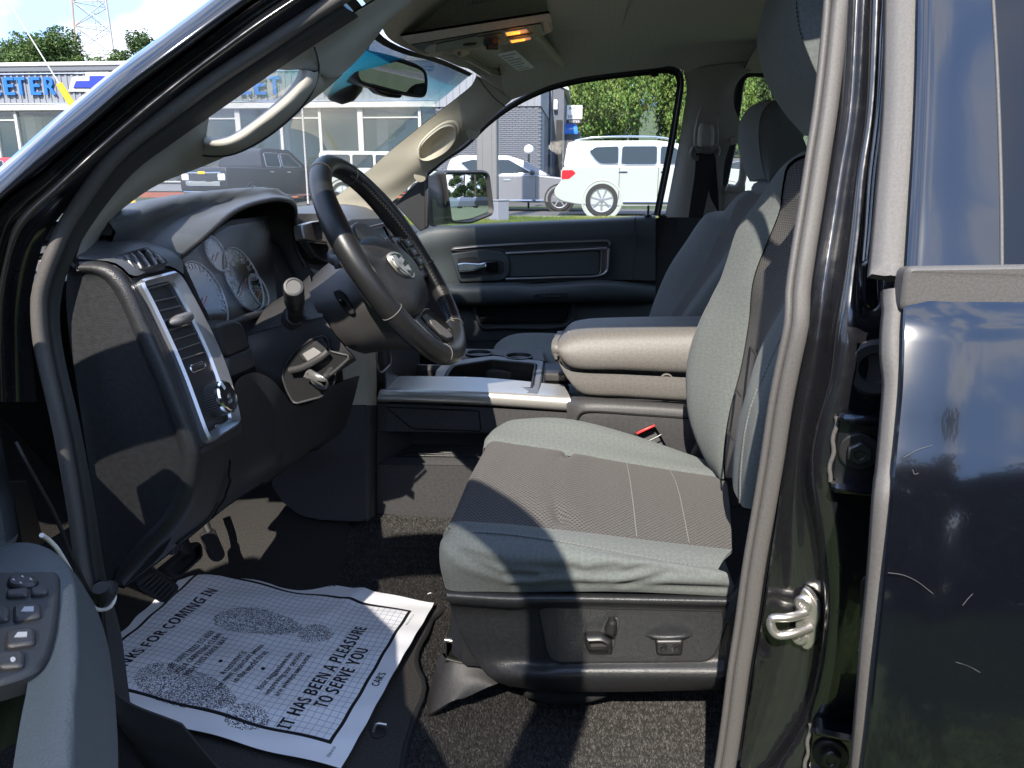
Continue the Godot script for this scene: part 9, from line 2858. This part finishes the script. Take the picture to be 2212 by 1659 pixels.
	part(b, "emblem", prism(mk.call(em, 0.33), 0.06, 0.015, Vector3(0, 0, 1)), M.emblem_blue)

func build_service() -> void:
	var s := thing("service_building", Vector3(-2.4, 0.68, -28.0), "grey painted brick service wing with ribbed siding above", "building")
	var w0 := -3.0
	var w1 := 0.74
	part(s, "wall_core", block(Vector3((w0 + w1) / 2, 1.7, -3.0), Vector3(w1 - w0, 3.4, 5.94), 0.0), M.mortar_grey)
	# bricks of the front and the side, joined: too small to pick apart
	var mm := MultiMesh.new()
	mm.transform_format = MultiMesh.TRANSFORM_3D
	mm.mesh = block(Vector3.ZERO, Vector3(0.195, 0.056, 0.03), 0.004)
	var spots := []
	for r in 49:
		for k in int((w1 - w0) / 0.205):
			spots.append(Transform3D(Basis.IDENTITY, Vector3(w0 + 0.1 + k * 0.205 + (0.1 if r % 2 else 0.0), 0.04 + r * 0.068, -0.025)))
		for k in 28:
			spots.append(Transform3D(Basis(Vector3.UP, PI / 2), Vector3(w1 - 0.002, 0.04 + r * 0.068, -0.12 - k * 0.205 - (0.1 if r % 2 else 0.0))))
	mm.instance_count = spots.size()
	for k in spots.size():
		mm.set_instance_transform(k, spots[k])
	var bo := MultiMeshInstance3D.new()
	bo.name = "brickwork"
	bo.multimesh = mm
	bo.material_override = M.brick_grey
	bo.set_meta("kind", "stuff")
	s.add_child(bo, true)
	part(s, "upper_siding", block(Vector3((w0 + w1) / 2, 4.2, -3.0), Vector3(w1 - w0 + 0.06, 1.6, 6.0), 0.01), M.siding_grey)
	var rib := BoxMesh.new()
	rib.size = Vector3(0.07, 1.6, 0.05)
	for k in 16:
		var o := part(s, "siding_rib", rib, M.siding_grey)
		o.position = Vector3(w0 + 0.12 + k * 0.24, 4.2, 0.02)
	part(s, "tall_window", block(Vector3(w1 + 0.02, 1.9, -1.2), Vector3(0.06, 2.7, 1.5), 0.01), M.siding_grey)
	part(s, "rear_wing", block(Vector3(0.97, 2.6, -9.0), Vector3(0.86, 5.2, 6.0), 0.0), M.wall_dark)
	for k in 5:
		part(s, "louvre", block(Vector3(0.5 + 0.02, 3.6 + 0.16 * k, -5.98), Vector3(0.12, 0.08, 0.06), 0.01), M.rubber)
	# gable roof of the rear wing
	part(s, "wing_roof", prism(PackedVector3Array([Vector3(0.4, 5.35, -5.9), Vector3(0.9, 5.3, -5.9), Vector3(1.6, 4.62, -5.9), Vector3(1.6, 4.52, -5.9), Vector3(0.4, 5.1, -5.9)]), 6.2, 0.02, Vector3(0, 0, 1)), M.white_trim)
	part(s, "down_pipe", tube(PackedVector3Array([Vector3(0.86, 0.2, -5.9), Vector3(0.86, 4.9, -5.9)]), 0.05, 8), M.brick_grey)
	part(s, "wall_light", block(Vector3(1.05, 3.95, -5.85), Vector3(0.16, 0.42, 0.2), 0.04), M.globe_white)
	part(s, "white_pipe", tube(PackedVector3Array([Vector3(1.38, 0.7, -5.9), Vector3(1.38, 1.3, -5.9)]), 0.07, 8), M.white_trim)
	part(s, "doorway", block(Vector3(1.22, 1.9, -5.96), Vector3(0.26, 2.9, 0.12), 0.01), M.rubber)
	part(s, "poster_frame", block(Vector3(1.85, 1.9, -8.5), Vector3(0.6, 0.8, 0.06), 0.01), M.white_trim)
	part(s, "poster", block(Vector3(1.85, 1.9, -8.46), Vector3(0.34, 0.62, 0.02), 0.0), M.room_wall)
	part(s, "return_wall", block(Vector3(1.75, 1.5, -9.2), Vector3(0.7, 3.0, 1.2), 0.02), M.brick_grey)
	# sign
	var c := U("r", 1243, 435, 2, -36.0)
	var sg := thing("service_sign", Vector3(c.x, c.y - 0.42, -36.0), "white sign board reading PARTS & SERVICE over a black strip", "sign")
	part(sg, "board", block(Vector3(0, 0.46, 0), Vector3(0.70, 0.60, 0.16), 0.02), M.globe_white)
	part(sg, "strip", block(Vector3(0, 0.07, 0.0), Vector3(0.70, 0.17, 0.16), 0.01), M.rubber)
	part(sg, "bracket", block(Vector3(-0.5, 0.4, -0.1), Vector3(0.4, 0.06, 0.06), 0.0), M.white_trim)
	for a in [["PARTS", 0.63, 0.13, 0.46], ["&", 0.46, 0.10, 0.09], ["SERVICE", 0.28, 0.13, 0.58]]:
		var yy: float = a[1]
		part(sg, "sign_lettering", word(a[0], a[2], a[3], func(x: float, y: float) -> Vector3: return Vector3(x, yy + y, 0.083), 0.0, true), M.wall_dark)
	part(sg, "strip_lettering", word("TEETER", 0.09, 0.48, func(x: float, y: float) -> Vector3: return Vector3(x, 0.07 + y, 0.083), 0.0, true), M.print_white)
	# awning
	var ac := U("r", 1215, 600, 2, -36.2)
	var aw := thing("door_awning", ac, "blue quarter round awning under the service sign", "awning")
	var rows := []
	for k in 9:
		var a := PI / 2 * k / 8.0
		rows.append(PackedVector3Array([Vector3(-0.30, sin(a) * 0.42, -0.3 + cos(a) * 0.55), Vector3(0.30 - 0.22 * (1 - cos(a)), sin(a) * 0.42, -0.3 + cos(a) * 0.55)]))
	part(aw, "cover", sheet(rows, 0.01, ac + Vector3(0, 5, 5)), M.awning_blue)
	part(aw, "valance", block(Vector3(0, -0.04, 0.255), Vector3(0.6, 0.08, 0.02), 0.0), M.awning_blue)
	var eo := flat_pts([-0.11, 0.125, -0.095, 0.16, -0.035, 0.16, -0.035, 0.18, 0.035, 0.18, 0.035, 0.16, 0.11, 0.16, 0.095, 0.125, 0.035, 0.125, 0.035, 0.105, -0.035, 0.105, -0.035, 0.125], 0.245)
	part(aw, "awning_emblem", prism(eo, 0.01, 0.0, Vector3(0, 0, 1)), M.white_trim)
